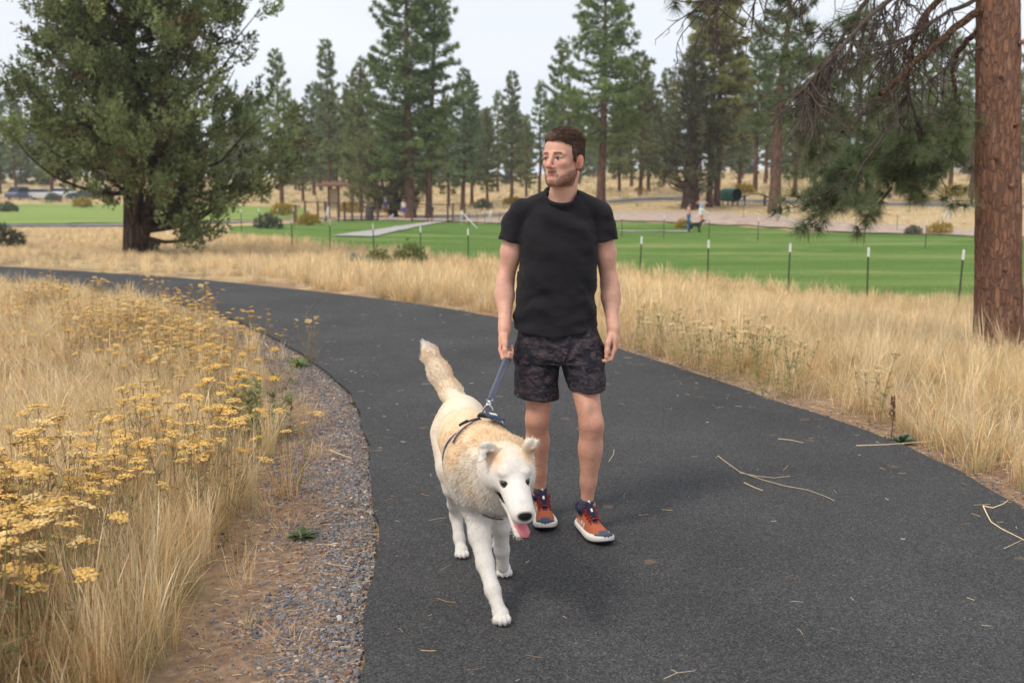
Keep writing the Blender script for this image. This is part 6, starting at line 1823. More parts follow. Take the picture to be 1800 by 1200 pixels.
# ---- yarrow: flat gold flower heads on stiff stems, each plant a thing
yar_mat = vcol('yarrow_heads', rough=0.85, trans=0.15, spec=0.1, rnd=0.10, bump=0.4, bscale=500)
stem_mat = vcol('yarrow_stems', rough=0.8, trans=0.2, spec=0.15, rnd=0.10)
def make_yarrow(seed, nst, h, head, green=0.3, hc=(0.88, 0.56, 0.18), spread=0.12, leafy=(7, 5, 0.060, 0.0016)):
    r = np.random.default_rng(seed)
    sp, sc, hv, hf, hcol, cuts = [], [], [], [], [], []; off = 0
    for s in range(nst):
        a = r.random() * 6.283; rad = spread * math.sqrt(r.random()); hh = h * r.uniform(0.72, 1.08)
        b = np.array((math.cos(a) * rad * 0.6, math.sin(a) * rad * 0.6, 0)); lean = r.normal(size=2) * 0.10
        top = np.array((b[0] + math.cos(a) * rad * 0.9 + lean[0] * hh, b[1] + math.sin(a) * rad * 0.9 + lean[1] * hh, hh))
        mid = (b + top) / 2 + np.append(r.normal(size=2) * 0.012, 0)
        sp.append((np.array((b, mid, top)), np.array((0.0022, 0.0019, 0.0016)), 3))
        nrm = np.array((lean[0] * 1.2 + r.normal() * 0.12, lean[1] * 1.2 + r.normal() * 0.12, 1.0)); nrm /= np.linalg.norm(nrm)
        R_ = head * r.uniform(0.55, 1.1)
        nfl = int(16 + 10 * R_ / head); o0 = off
        u = unit(np.cross(nrm, (1, 0.2, 0))); v = np.cross(nrm, u)
        for k in range(nfl):
            q = math.sqrt((k + 0.5) / nfl) * R_; ph = k * 2.39996 + r.normal() * 0.2
            c = top + (u * math.cos(ph) + v * math.sin(ph)) * q + nrm * (0.012 - 0.18 * q * q / R_ + r.normal() * 0.0016)
            rr = R_ * r.uniform(0.17, 0.25)
            # low dome of 6 sides
            ring = [c + (u * math.cos(t) + v * math.sin(t)) * rr * r.uniform(0.8, 1.15) for t in np.arange(6) * math.pi / 3 + r.random()]
            hv += ring + [c + nrm * rr * 0.55, c - nrm * rr * 0.45]
            hf += [(off + i, off + (i + 1) % 6, off + 6) for i in range(6)] + [(off + (i + 1) % 6, off + i, off + 7) for i in range(6)]
            off += 8
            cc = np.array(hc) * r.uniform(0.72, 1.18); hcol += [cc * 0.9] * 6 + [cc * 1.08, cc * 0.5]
        cuts.append((o0, off))
        for k in range(5):         # rays under the umbel
            ph = k * 1.2566 + r.random(); sp.append((np.array((top - nrm * 0.022, top + (u * math.cos(ph) + v * math.sin(ph)) * R_ * 0.6)), np.array((0.0011, 0.0008)), 3))
    V1, F1 = tubes([(x[0], x[1]) for x in sp], 3)
    c1 = np.where(r.random((len(V1), 1)) < green, np.array((0.32, 0.33, 0.15)), np.array((0.45, 0.28, 0.15)))
    # feathery leaves up the stems
    lp, ld = [], []
    for x in sp:
        if len(x[0]) == 3 and len(x[0]) > 2:
            for t in r.random(leafy[0]): lp.append(x[0][0] * (1 - t * 0.8) + x[0][2] * t * 0.8); ld.append(np.array((r.normal(), r.normal(), 0.55)))
    lp, ld = np.array(lp), np.array(ld)
    lc = np.where(r.random((len(lp), 1)) < green + 0.1, np.array((0.19, 0.235, 0.09) if leafy[0] > 15 else (0.26, 0.29, 0.125)), np.array((0.45, 0.31, 0.16)))
    V2, F2, C2 = needles(lp, ld, leafy[1], leafy[2], leafy[3], 0.45, lc, r)
    me1 = mesh_np('stems', V1, F1, c1, False, stem_mat); me2 = mesh_np('leaves', V2, F2, C2, False, stem_mat)
    hv, hf, hcol = np.array(hv), np.array(hf), np.array(hcol)
    me3 = mesh_np('flower_heads', hv, hf, hcol, False, yar_mat)
    heads = []
    for a_, b_ in cuts:
        fm = (hf[:, 0] >= a_) & (hf[:, 0] < b_)
        heads.append(mesh_np('flower_head', hv[a_:b_], hf[fm] - a_, hcol[a_:b_], False, yar_mat))
    return me1, me2, me3, heads
yar = [make_yarrow(41, 5, 0.56, 0.040), make_yarrow(42, 7, 0.52, 0.037), make_yarrow(43, 5, 0.60, 0.046), make_yarrow(44, 6, 0.48, 0.035, hc=(0.82, 0.47, 0.12)), make_yarrow(45, 8, 0.55, 0.039, hc=(0.92, 0.66, 0.29))]
yarg = [make_yarrow(51, 9, 0.50, 0.034, 0.9, hc=(0.86, 0.50, 0.10), spread=0.18, leafy=(18, 6, 0.070, 0.0026)), make_yarrow(52, 7, 0.50, 0.036, 0.8, hc=(0.74, 0.54, 0.26)), make_yarrow(53, 6, 0.44, 0.036, 0.7, hc=(0.76, 0.58, 0.30))]
def plant(name, meshes, x, y, s, label, group=None, cat='plant'):
    e = empty(name, (x, y, gz(x, y) - 0.005), rv.uniform(0, 6.28), label, cat, group); e.scale = (s, s, s)
    near_ = y < 5.2
    for nm, me in zip(('stems', 'leaves', 'flower_heads'), meshes):
        if nm == 'flower_heads':
            if near_:
                for hm in meshes[3]: link('flower_head', hm, None, e)
                continue
            link(nm, me, None, e)['kind'] = 'stuff'
        else: link(nm, me, None, e)
    return e
YK = ('slim golden yarrow', 'many-stemmed golden yarrow', 'tall broad-headed yarrow', 'short deep gold yarrow', 'many-headed pale yellow yarrow')
cnt = 0; tries = 0
while cnt < 262 and tries < 9000:
    tries += 1
    y = 2.2 + 11.5 * rv.random() ** 1.8; x = rv.uniform(-6.5, -0.6)
    pt = np.array([[x, y]]); dl, dr, sd_ = path_info(pt)
    if sd_[0] != -1 or not in_view(pt, 0.02)[0]: continue
    d = dl[0]
    # where they crowd: a near patch, a drift beside the gravel, a looser patch at the bend
    nn_ = float(sstep(0.40, 0.58, fbm(np.array([[x, y, 0.0]]), 0.8, 2, 151))[0])
    if y < 3.9: w = float(sstep(0.85, 1.15, np.array(d))) * float(sstep(2.6, 2.0, np.array(d)))
    elif y < 9: w = 0.7 * math.exp(-((d - 1.1) / 0.42) ** 2) * (0.25 + 0.75 * nn_)
    else: w = math.exp(-((d - 1.6) / 1.0) ** 2) * (0.2 + 0.8 * nn_)
    if rv.random() > w: continue
    where = 'in the crowded clump at the start of the inner bank' if y < 3.9 else ('in the long drift beside the gravel' if y < 9 else 'in the loose patch at the bend of the path')
    vi = int(rv.integers(0, 5))
    plant('yarrow_plant', yar[vi], x, y, rv.uniform(0.85, 1.15) * (1.02 if y < 4.5 else (0.86 if y < 8.5 else 0.74)), YK[vi] + ' ' + where, 'yarrow ' + where); cnt += 1
gx_, gy_ = G(475, 770)[:2]
plant('yarrow_plant', yarg[0], gx_ - 0.02, gy_ + 0.02, 1.1, 'bushy green yarrow with bright gold heads at the edge of the gravel')
plant('yarrow_plant', yarg[0], gx_ - 0.24, gy_ + 0.16, 1.0, 'green yarrow close behind the bushy gold yarrow by the gravel')
for px, py in ((1118, 622), (1150, 630), (1205, 655), (1240, 660), (1262, 668), (1290, 672), (1330, 690), (1345, 676), (1380, 700), (1400, 690), (1225, 640), (1175, 625), (1310, 660)):
    x, y = G(px, py - 8)[:2]
    plant('yarrow_plant', yarg[1 + int(rv.integers(0, 2))], x, y, rv.uniform(0.85, 1.2), 'greenish yarrow plant with pale tan heads along the outer edge of the path', 'yarrow on the outer verge')
x, y = G(1530, 745)[:2]
plant('yarrow_plant', yarg[2], x + 0.05, y + 0.1, 1.05, 'pale yellow yarrow plant beside the brown dock stalk on the outer verge')
# dock stalk, leafy rosettes, small weeds
leafm = vcol('broad_leaf', rough=0.6, trans=0.2, spec=0.3, rnd=0.05)
def rosette(seed, n, L_, w, c):
    r = np.random.default_rng(seed); V, F, C = [], [], []
    for k in range(n):
        a = k * 2.39996; el = r.uniform(0.15, 0.9); ll = L_ * r.uniform(0.6, 1.1)
        d = np.array((math.cos(a) * math.cos(el), math.sin(a) * math.cos(el), math.sin(el))); s_ = np.array((-math.sin(a), math.cos(a), 0))
        o_ = len(V)
        for t, ww in ((0, 0.15), (0.35, 0.9), (0.7, 0.8), (1, 0.0)):
            p_ = d * ll * t - np.array((0, 0, 0.25 * ll * t * t)); V += [p_ - s_ * w * ww, p_ + s_ * w * ww]
        F += [(o_ + 2 * i, o_ + 2 * i + 1, o_ + 2 * i + 3, o_ + 2 * i + 2) for i in range(3)]; C += [np.array(c) * r.uniform(0.7, 1.25)] * 8
    return mesh_np('leaves', np.array(V), np.array(F), np.array(C), True, leafm)
def weed(name, px, py, me, label, s=1.0, dx=0, dy=0):
    x, y = G(px, py)[:2]; o = link(name, me, None, None, (x + dx, y + dy, gz(x + dx, y + dy))); o.scale = (s, s, s)
    return tag(o, label, 'plant')
weed('leafy_weed', 1585, 772, rosette(61, 26, 0.13, 0.016, (0.075, 0.15, 0.085)), 'low blue-green leafy weed at the outer edge of the asphalt')
weed('leafy_weed', 532, 935, rosette(62, 22, 0.10, 0.014, (0.10, 0.14, 0.06)), 'small grey-green leafy weed growing in the gravel')
weed('leafy_weed', 640, 705, rosette(63, 18, 0.07, 0.010, (0.16, 0.15, 0.06)), 'tiny olive weed at the very edge of the path', 1.0, -0.08)
weed('leafy_weed', 525, 640, rosette(64, 34, 0.20, 0.010, (0.16, 0.24, 0.06)), 'bright green leafy weed next to the bare branching stalk by the path')
weed('leafy_weed', 1370, 655, rosette(65, 20, 0.14, 0.012, (0.13, 0.17, 0.07)), 'dull green weed half hidden in the outer verge grass', 1.0, 0.1, 0.1)
dk = MB()
dk.tube([(0, 0, 0), (0.01, 0, 0.16), (0.0, 0.01, 0.34)], [0.004, 0.0035, 0.002], 5, (0.12, 0.06, 0.035))
for k in range(150):
    t = 0.25 + 0.75 * rv.random(); a = rv.random() * 6.28; rr_ = 0.022 * (1.1 - 0.6 * t)
    c_ = np.array((math.cos(a) * rr_, math.sin(a) * rr_, 0.10 + 0.25 * t)); s_ = 0.006
    dk.add([c_ + (s_, 0, 0), c_ + (-s_, 0, 0), c_ + (0, s_, 0.003), c_ + (0, 0, s_ * 1.4)], [(0, 2, 3), (2, 1, 3), (1, 0, 3)], tuple(np.array((0.15, 0.075, 0.045)) * rv.uniform(0.7, 1.3)))
x, y = G(1566, 770)[:2]
o = dk.build('dock_stalk', leafm, None, False, (x, y, gz(x, y))); o.scale = (0.85, 0.85, 0.85)
tag(o, 'brown seeded dock stalk standing beside the blue-green weed', 'plant')
# bare branching stalk by the path
sk = MB(); r6 = np.random.default_rng(66)
def branch(p, d, L_, r0_, dep):
    q = [p]; 
    for k in range(4):
        d = unit(d + r6.normal(size=3) * 0.16); q.append(q[-1] + d * L_ / 4)
    sk.tube(q, list(np.linspace(r0_, r0_ * 0.5, 5)), 4, (0.50, 0.36, 0.19))
    if dep:
        for k in (1, 2, 3, 4):
            branch(q[k], unit(d + np.append(r6.normal(size=2) * 0.8, 0.3)), L_ * 0.5, r0_ * 0.5, dep - 1)
branch(np.zeros(3), np.array((0, 0, 1.0)), 0.42, 0.0035, 2)
x, y = G(548, 662)[:2]
tag(sk.build('dry_stalk', grass_mat, None, False, (x, y, gz(x, y))), 'bare pale branching weed stalk standing at the inner edge of the path', 'plant')
# ---- straw stalks lying on the asphalt
def lying(pts, r0_, label, forks=()):
    mb = MB(); w = [np.array(G(*p)) + (0, 0, 0.004) for p in pts]
    e_ = [w[0]]
    mb.tube(w, list(np.linspace(r0_, r0_ * 0.5, len(w))), 4, tuple(PALE))
    for f_ in forks:
        ww = [np.array(G(*p)) + (0, 0, 0.005) for p in f_]
        mb.tube(ww, list(np.linspace(r0_ * 0.8, r0_ * 0.5, len(ww))), 4, tuple(PALE))
    return tag(mb.build('grass_stalk', grass_mat, None), label, 'straw')
lying([(1262, 802), (1275, 812), (1300, 830), (1340, 844), (1380, 855), (1420, 862), (1450, 873), (1467, 881)], 0.0030, 'long bent straw stalk with a loose end lying on the asphalt', [[(1300, 832), (1330, 838), (1360, 841), (1388, 838)], [(1258, 806), (1262, 802)]])
lying([(1308, 849), (1325, 857), (1341, 863)], 0.0020, 'short straw piece just below the long bent straw stalk')
lying([(1368, 772), (1390, 774), (1413, 779)], 0.0022, 'short reddish straw lying nearer the outer edge of the asphalt')
lying([(1728, 890), (1735, 905), (1742, 918), (1760, 930), (1800, 950), (1830, 965)], 0.0032, 'kinked straw stalk by the outer asphalt edge under the overhanging grass', [[(1728, 890), (1745, 894), (1765, 886), (1772, 880)]])
lying([(1505, 784), (1560, 782), (1640, 776), (1720, 768), (1800, 760)], 0.0030, 'long straight straw stalk reaching from the verge onto the asphalt')
lying([(1765, 965), (1780, 958), (1796, 950)], 0.0018, 'thin straw piece beside the kinked straw stalk')
lying([(1070, 812), (1078, 800), (1080, 790)], 0.0016, 'small curled seed stalk on the asphalt behind the left calf of the man')
lying([(1168, 1194), (1190, 1184), (1222, 1180)], 0.0018, 'forked thin twig on the open asphalt of the path', [[(1190, 1184), (1180, 1178)]])
lying([(580, 792), (600, 800), (618, 806)], 0.0045, 'dark dead twig lying on the gravel shoulder')
# ================================================================== fences and far things
steel_dark = plain('green_steel', (0.045, 0.060, 0.048), 0.6, var=0.2)
cap_white = plain('white_post_cap', (0.78, 0.79, 0.78), 0.6, var=0.05)
wire_m = plain('galvanised_wire', (0.30, 0.31, 0.31), 0.5, metal=0.6)
pipe_white = plain('galvanised_pipe', (0.62, 0.63, 0.63), 0.55, var=0.08)
brown_steel = plain('brown_steel', (0.105, 0.062, 0.045), 0.65, var=0.2)
post_b = MB(); post_b.box((-0.018, -0.004, -0.05), (0.018, 0.004, 1.04)); post_b.box((-0.004, -0.026, -0.05), (0.004, -0.0045, 1.04))
cap_b = MB(); cap_b.box((-0.021, -0.029, 1.041), (0.021, 0.007, 1.24)); cap_b.box((-0.012, -0.020, 1.2405), (0.012, 0.0, 1.25))
post_src = post_b.build('post', steel_dark); cap_src = cap_b.build('cap', cap_white)
post_me, cap_me = post_src.data, cap_src.data
bpy.data.objects.remove(post_src); bpy.data.objects.remove(cap_src)
def t_fence(spots, label, wires=True, s=1.0):
    pts = [np.array((*XY(px, Y), gz(*XY(px, Y)))) for px, Y in spots]
    f = empty('wire_fence', pts[0], 0, label, 'fence', 'wire fences of the dog park')
    for p_ in pts:
        o = link('post', post_me, None, f, p_ - pts[0]); o.scale = (0.95, 0.95, s)
        o.rotation_euler = (rv.normal() * 0.012, rv.normal() * 0.015, rv.normal() * 0.2)
        link('cap', cap_me, None, o)
    mb = MB()
    for a, b in zip(pts[:-1], pts[1:]):
        for h in (0.12, 0.34, 0.56, 0.78, 1.0):
            mb.tube([a - pts[0] + (0, 0.01, h), b - pts[0] + (0, 0.01, h)], 0.0016, 3, cap=False)
        n = int(np.linalg.norm(b - a) / 0.3)
        for k in range(1, n):
            q = a + (b - a) * k / n - pts[0]; mb.tube([q + (0, 0.012, 0.12), q + (0, 0.012, 1.0)], 0.0010, 3, cap=False)
    w = mb.build('wire_mesh', wire_m, f); w['kind'] = 'stuff'
    return f
t_fence([(519, 37.1), (584, 35.9), (661, 33.9), (741, 33.3), (824, 32.0), (912, 30.6), (1012, 28.7), (1122, 26.8), (1241, 25.2), (1382, 23.5), (1521, 21.8), (1681, 20.8), (1845, 19.6)],
        'wire fence with white-capped dark posts along the edge of the tall dry grass')
t_fence([(1000, 56.5), (1090, 54), (1163, 53), (1241, 50.8), (1326, 50.0), (1414, 48), (1510, 46), (1617, 43.5), (1730, 41.5)],
        'wire fence with white-capped posts crossing the middle of the green lawn')
t_fence([(1300, 72), (1359, 69), (1423, 67), (1495, 64.5), (1566, 62.5), (1644, 59), (1712, 57)], 'thin wire fence along the pale dirt walk behind the lawn')
t_fence([(432, 52), (464, 55), (494, 57), (523, 60), (548, 64)], 'wire fence running back from the juniper towards the dog park gate')
t_fence([(826, 70), (840, 72), (853, 74), (878, 73), (905, 70), (950, 68)], 'short wire fence run with white caps beside the concrete walk')
def brace(a, b, label, post=None, r_=0.035):
    a, b = P(*a), P(*b); g = np.array((b[0], b[1], gz(b[0], b[1])))
    e = empty('fence_brace', g, 0, label, 'brace', 'diagonal fence braces')
    m_ = MB(); m_.tube([a - g, np.array((0, 0, -0.03))], r_, 8); m_.build('strut', pipe_white, e, True)
    m_ = MB(); z0 = gz(a[0], a[1]) - g[2]; m_.tube([np.array((a[0] - g[0], a[1] - g[1], z0 - 0.03)), a - g + (0, 0, 0.06)], r_ * 0.9, 8); m_.build('post', pipe_white, e, True)
brace((577, 364, 68), (565, 392, 68), 'white diagonal fence brace near the wooden notice shelter')
brace((811, 372, 68), (841, 403, 66), 'long white diagonal fence brace at the end of the concrete walk')
brace((863, 368, 78), (857, 390, 78), 'short white diagonal brace behind the long one')
brace((1359, 373, 68), (1395, 400, 68), 'white diagonal brace in front of the stout leaning pine')
brace((1236, 368, 74), (1254, 382, 74), 'grey diagonal brace just behind the woman in white shorts')
brace((1668, 366, 62), (1645, 380, 62), 'pale diagonal brace beside the thick near pine trunk')
brace((277, 388, 48), (303, 430, 46), 'white diagonal brace right beside the big juniper trunk')
# brown gate enclosure
spots = [(543, 80), (565, 80.5), (578, 76), (600, 76), (611, 77), (624, 78), (640, 79), (668, 80), (727, 79), (789, 78), (798, 82), (818, 84)]
pts = [np.array((*XY(*s), gz(*XY(*s)))) for s in spots]
f = empty('gate_enclosure', pts[0], 0, 'brown steel post and rail enclosure around the dog park entrance', 'fence')
pm = MB(); pm.box((-0.07, -0.07, -0.05), (0.07, 0.07, 1.5)); pm.box((-0.08, -0.08, 1.5), (0.08, 0.08, 1.53)); ps = pm.build('post', brown_steel); pme = ps.data; bpy.data.objects.remove(ps)
for i, p_ in enumerate(pts):
    link('post', pme, None, f, p_ - pts[0])
    if i < len(pts) - 1 and i not in (7,):
        for nm, h in (('top_rail', 1.42), ('bottom_rail', 0.15)):
            m_ = MB(); m_.tube([p_ - pts[0] + (0, 0, h), pts[i + 1] - pts[0] + (0, 0, h)], 0.038, 6); m_.build(nm, brown_steel, f)
# notice shelter with roof
x, y = XY(593, 86); z = gz(x, y)
k_ = empty('notice_shelter', (x, y, z), R(12), 'brown wooden notice shelter with a broad flat roof by the gate', 'shelter')
wood = plain('stained_wood', (0.17, 0.085, 0.050), 0.8, var=0.25, scale=5); panel_m = plain('notice_panel', (0.36, 0.27, 0.17), 0.8, var=0.15)
for sx in (-0.42, 0.42):
    m_ = MB(); m_.box((sx - 0.09, -0.09, -0.05), (sx + 0.09, 0.09, 2.75)); m_.build('post', wood, k_)
m_ = MB(); m_.box((-0.33, -0.04, 0.9), (0.33, 0.04, 2.55)); m_.build('panel', panel_m, k_)
m_ = MB(); m_.add([(-1.5, -0.9, 2.72), (1.5, -0.9, 2.72), (1.5, 0.9, 2.72), (-1.5, 0.9, 2.72), (-1.5, -0.9, 2.84), (1.5, -0.9, 2.84), (1.5, 0.9, 2.84), (-1.5, 0.9, 2.84), (-0.7, 0, 3.12), (0.7, 0, 3.12)],
                   [(3, 2, 1, 0), (0, 1, 5, 4), (1, 2, 6, 5), (2, 3, 7, 6), (3, 0, 4, 7), (4, 5, 9, 8), (5, 6, 9), (6, 7, 8, 9), (7, 4, 8)]); m_.build('roof', wood, k_)
# bin, waste station, thick post
x, y = XY(654, 84); b_ = empty('litter_bin', (x, y, gz(x, y)), 0, 'dark slatted litter bin standing inside the gate enclosure', 'bin')
m_ = MB(); m_.tube([(0, 0, 0), (0, 0, 0.05), (0, 0, 1.05)], [0.30, 0.32, 0.32], 16); m_.build('drum', plain('bin_metal', (0.05, 0.045, 0.045), 0.6), b_, True)
m_ = MB(); m_.tube([(0, 0, 1.055), (0, 0, 1.12), (0, 0, 1.25)], [0.34, 0.34, 0.16], 16); m_.build('lid', plain('bin_lid', (0.07, 0.06, 0.06), 0.5), b_, True)
for k in range(14):
    a = k * 2 * math.pi / 14; m_ = MB(); c_, s_ = math.cos(a), math.sin(a)
    m_.tube([(0.335 * c_, 0.335 * s_, 0.08), (0.335 * c_, 0.335 * s_, 1.0)], 0.016, 4); m_.build('slat', brown_steel, b_)
x, y = XY(758, 77); b_ = empty('bag_station', (x, y, gz(x, y)), 0, 'brown round-topped dog bag station on two posts beside the concrete walk', 'sign')
for sx in (-0.16, 0.16):
    m_ = MB(); m_.box((sx - 0.045, -0.045, -0.05), (sx + 0.045, 0.045, 0.85)); m_.build('post', wood, b_)
m_ = MB(); ring_ = [(0.32 * math.cos(a), 0.30 * math.sin(a) + 1.05) for a in np.linspace(0, 2 * math.pi, 18, endpoint=False)]
m_.add([(u, -0.07, w) for u, w in ring_] + [(u, 0.07, w) for u, w in ring_], [tuple(range(18)), tuple(range(18, 36))[::-1]] + [(i, 18 + i, 18 + (i + 1) % 18, (i + 1) % 18) for i in range(18)]); m_.build('board', plain('dark_brown_board', (0.06, 0.036, 0.03), 0.7), b_)
x, y = XY(526, 72); b_ = empty('marker_post', (x, y, gz(x, y)), 0, 'thick dark brown wooden marker post beside the far road', 'post')
m_ = MB(); m_.box((-0.10, -0.10, -0.05), (0.10, 0.10, 1.18)); m_.build('post', wood, b_); m_ = MB(); m_.box((-0.115, -0.115, 1.18), (0.115, 0.115, 1.26)); m_.build('cap', wood, b_)
# green agility tunnel on a frame, with a dark ramp
x, y = XY(1276, 86); z = gz(x, y)
t_ = empty('play_tunnel', (x, y, z), R(-60), 'green ribbed dog play tunnel beside a dark arched ramp', 'tunnel')
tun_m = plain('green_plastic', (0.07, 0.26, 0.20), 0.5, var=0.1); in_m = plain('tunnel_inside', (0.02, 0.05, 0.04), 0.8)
m_ = MB(); xs = np.linspace(-0.85, 0.85, 22); m_.tube([(a, 0, 0.95) for a in xs], [0.52 + 0.035 * (i % 2) for i in range(22)], 18, cap=False); m_.build('tube', tun_m, t_, True)
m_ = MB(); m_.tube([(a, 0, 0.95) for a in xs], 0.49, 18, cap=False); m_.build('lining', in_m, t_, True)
for sx in (-0.6, 0.6):
    for sy in (-0.3, 0.3):
        m_ = MB(); m_.box((sx - 0.04, sy - 0.04, -0.05), (sx + 0.04, sy + 0.04, 0.50)); m_.build('leg', brown_steel, t_)
x, y = XY(1318, 87); r__ = empty('agility_ramp', (x, y, gz(x, y)), R(4), 'dark arched dog ramp stretching right of the green tunnel', 'ramp')
m_ = MB(); q = [(a, 0, 0.95 - 0.75 * ((a) / 1.9) ** 2) for a in np.linspace(-1.9, 1.9, 15)]
vv = [];  ff = []
for a, _, h in q: vv += [(a, -0.25, h), (a, 0.25, h), (a, 0.25, h + 0.07), (a, -0.25, h + 0.07)]
for i in range(14):
    for k in range(4): ff.append((4 * i + k, 4 * i + (k + 1) % 4, 4 * i + 4 + (k + 1) % 4, 4 * i + 4 + k))
m_.add(vv, ff + [(3, 2, 1, 0), (56, 57, 58, 59)]); m_.build('deck', plain('dark_ramp', (0.05, 0.05, 0.055), 0.7), r__)
for sx in (-0.9, 0.9):
    m_ = MB(); m_.box((sx - 0.05, -0.2, -0.05), (sx + 0.05, 0.2, 0.77)); m_.build('leg', brown_steel, r__)

# ---- far people
far_skin = plain('far_skin', srgb(205, 150, 125), 0.6, var=0.05)
def cloth(name, c): return plain(name, c, 0.9, var=0.12, scale=20)
def field_mesh(lo, hi, h, fn):
    f_ = Field(lo, hi, h); fn(f_); V_, F_ = f_.mesh(); return relax(V_, F_, 1, 0.4), F_
def far_person(px, Y, rz, label, hairc, parts, arms, hgt=1.70, legs=0.10, longhair=False):
    x, y = XY(px, Y)
    e = empty('person', (x, y, gz(x, y) + 0.06), rz, label, 'person'); e.scale = (hgt / 1.72,) * 3
    def body(f_):
        f_.ell((0, 0, 1.60), (0.075, 0.095, 0.115), None, 0.03); f_.cone((0, 0.01, 1.50), (0, 0.02, 1.42), 0.05, 0.06, 0.03)
        f_.cone((-0.14, 0, 1.38), (0.14, 0, 1.38), 0.07, 0.07, 0.05); f_.cone((0, 0, 1.36), (0, 0, 0.98), 0.135, 0.125, 0.06, flat=((0, 1, 0), 0.7))
        f_.cone((-0.06, 0, 0.95), (0.06, 0, 0.95), 0.12, 0.12, 0.05)
        for s in (-1, 1):
            f_.chain([(s * 0.085, 0, 0.90), (s * 0.09, s * legs * 0.4, 0.49), (s * 0.10, s * legs, 0.08)], [0.088, 0.056, 0.036], 0.03)
            f_.cone((s * 0.10, s * legs, 0.045), (s * 0.10, s * legs - 0.15, 0.035), 0.042, 0.034, 0.02)
            f_.chain([(s * 0.175, 0, 1.37)] + [np.array(q) * np.array((s, 1, 1)) for q in arms[s]], [0.050, 0.042, 0.032, 0.034][:1 + len(arms[s])], 0.02)
            hnd = np.array(arms[s][-1]) * np.array((s, 1, 1))
            for k in range(4): f_.cone(hnd, hnd + np.array((0.012 * (k - 1.5), -0.03, -0.07)), 0.012, 0.009, 0.006)
    V_, F_ = field_mesh((-0.62, -0.5, -0.02), (0.62, 0.5, 1.80), 0.017, body)
    link('body', mesh_np('body', V_, F_, None, True, far_skin), None, e)
    def hair(f_):
        f_.ell((0, 0.025, 1.635), (0.088, 0.105, 0.105), None, 0.02); f_.ell((0, -0.10, 1.58), (0.075, 0.06, 0.09), None, 0.01, 'sub')
        if longhair: f_.cone((0, 0.09, 1.62), (0, 0.13, 1.40), 0.06, 0.045, 0.03)
    V_, F_ = field_mesh((-0.15, -0.16, 1.32), (0.15, 0.24, 1.78), 0.014, hair)
    link('hair', mesh_np('hair', V_, F_, None, True, plain('far_hair', hairc, 0.8)), None, e)
    for nm, col, kind in parts:
        def cl(f_):
            if kind in ('tee', 'tank'):
                f_.cone((-0.13, 0, 1.36), (0.13, 0, 1.36), 0.088, 0.088, 0.05); f_.cone((0, 0, 1.34), (0, 0, 0.98), 0.155, 0.150, 0.05, flat=((0, 1, 0), 0.75))
                f_.ell((0, -0.02, 1.50), (0.085, 0.09, 0.07), None, 0.01, 'sub')
                if kind == 'tee':
                    for s in (-1, 1):
                        a_ = np.array((s * 0.175, 0, 1.37)); b2 = np.array(arms[s][0]) * np.array((s, 1, 1)); f_.cone(a_, a_ + (b2 - a_) * 0.55, 0.072, 0.066, 0.03)
            else:
                f_.cone((-0.06, 0, 0.96), (0.06, 0, 0.96), 0.135, 0.135, 0.04)
                end = 0.10 if kind == 'jeans' else 0.60
                for s in (-1, 1):
                    f_.chain([(s * 0.085, 0, 0.90), (s * 0.09, s * legs * 0.4, 0.52)] + ([(s * 0.10, s * legs, 0.12)] if kind == 'jeans' else []), [0.108, 0.085 if kind != 'jeans' else 0.075, 0.062], 0.03)
                f_.put(lambda p: p[..., 2] - end, (-0.4, -0.4, -0.1), (0.4, 0.4, end + 0.05), 0.005, 'sub', pad=0.0)
        V_, F_ = field_mesh((-0.45, -0.35, 0.0), (0.45, 0.35, 1.62), 0.018, cl)
        link(nm, mesh_np(nm, V_, F_, None, True, cloth(nm + '_cloth', col)), None, e)
    for s in (-1, 1):
        m_ = MB(); m_.tube([(s * 0.10, s * legs + 0.06, 0.03), (s * 0.10, s * legs - 0.08, 0.03), (s * 0.10, s * legs - 0.21, 0.02)], [0.045, 0.052, 0.030], 8); m_.build('shoe', plain('far_shoe', (0.5, 0.48, 0.45), 0.7), e, True)
    return e
down = [(0.22, 0.02, 1.10), (0.23, -0.06, 0.86)]; fold = [(0.22, -0.02, 1.12), (0.02, -0.20, 1.16)]; upa = [(0.36, -0.05, 1.40), (0.14, -0.04, 1.58)]
far_person(682, 82, R(170), 'far man in navy shirt and brown shorts seen from behind near the litter bin', (0.25, 0.24, 0.24), [('shirt', (0.035, 0.045, 0.12), 'tee'), ('shorts', (0.14, 0.075, 0.045), 'shorts')], {-1: down, 1: down}, 1.8)
far_person(713, 84, R(205), 'far woman in white top and blue shorts standing by the tall full pine', (0.22, 0.10, 0.05), [('top', (0.75, 0.75, 0.78), 'tank'), ('shorts', (0.10, 0.12, 0.40), 'shorts')], {-1: down, 1: down}, 1.68, longhair=True)
far_person(1205, 61.5, R(75), 'far woman in blue jeans with folded arms standing beside the black dog', (0.06, 0.035, 0.028), [('top', (0.62, 0.36, 0.28), 'tank'), ('jeans', (0.045, 0.14, 0.30), 'jeans')], {-1: fold, 1: fold}, 1.70, 0.04, True)
far_person(1227, 67, R(10), 'far woman in grey top and white shorts with both hands raised to her head', (0.40, 0.24, 0.13), [('top', (0.40, 0.45, 0.52), 'tank'), ('shorts', (0.78, 0.75, 0.70), 'shorts')], {-1: upa, 1: upa}, 1.70)
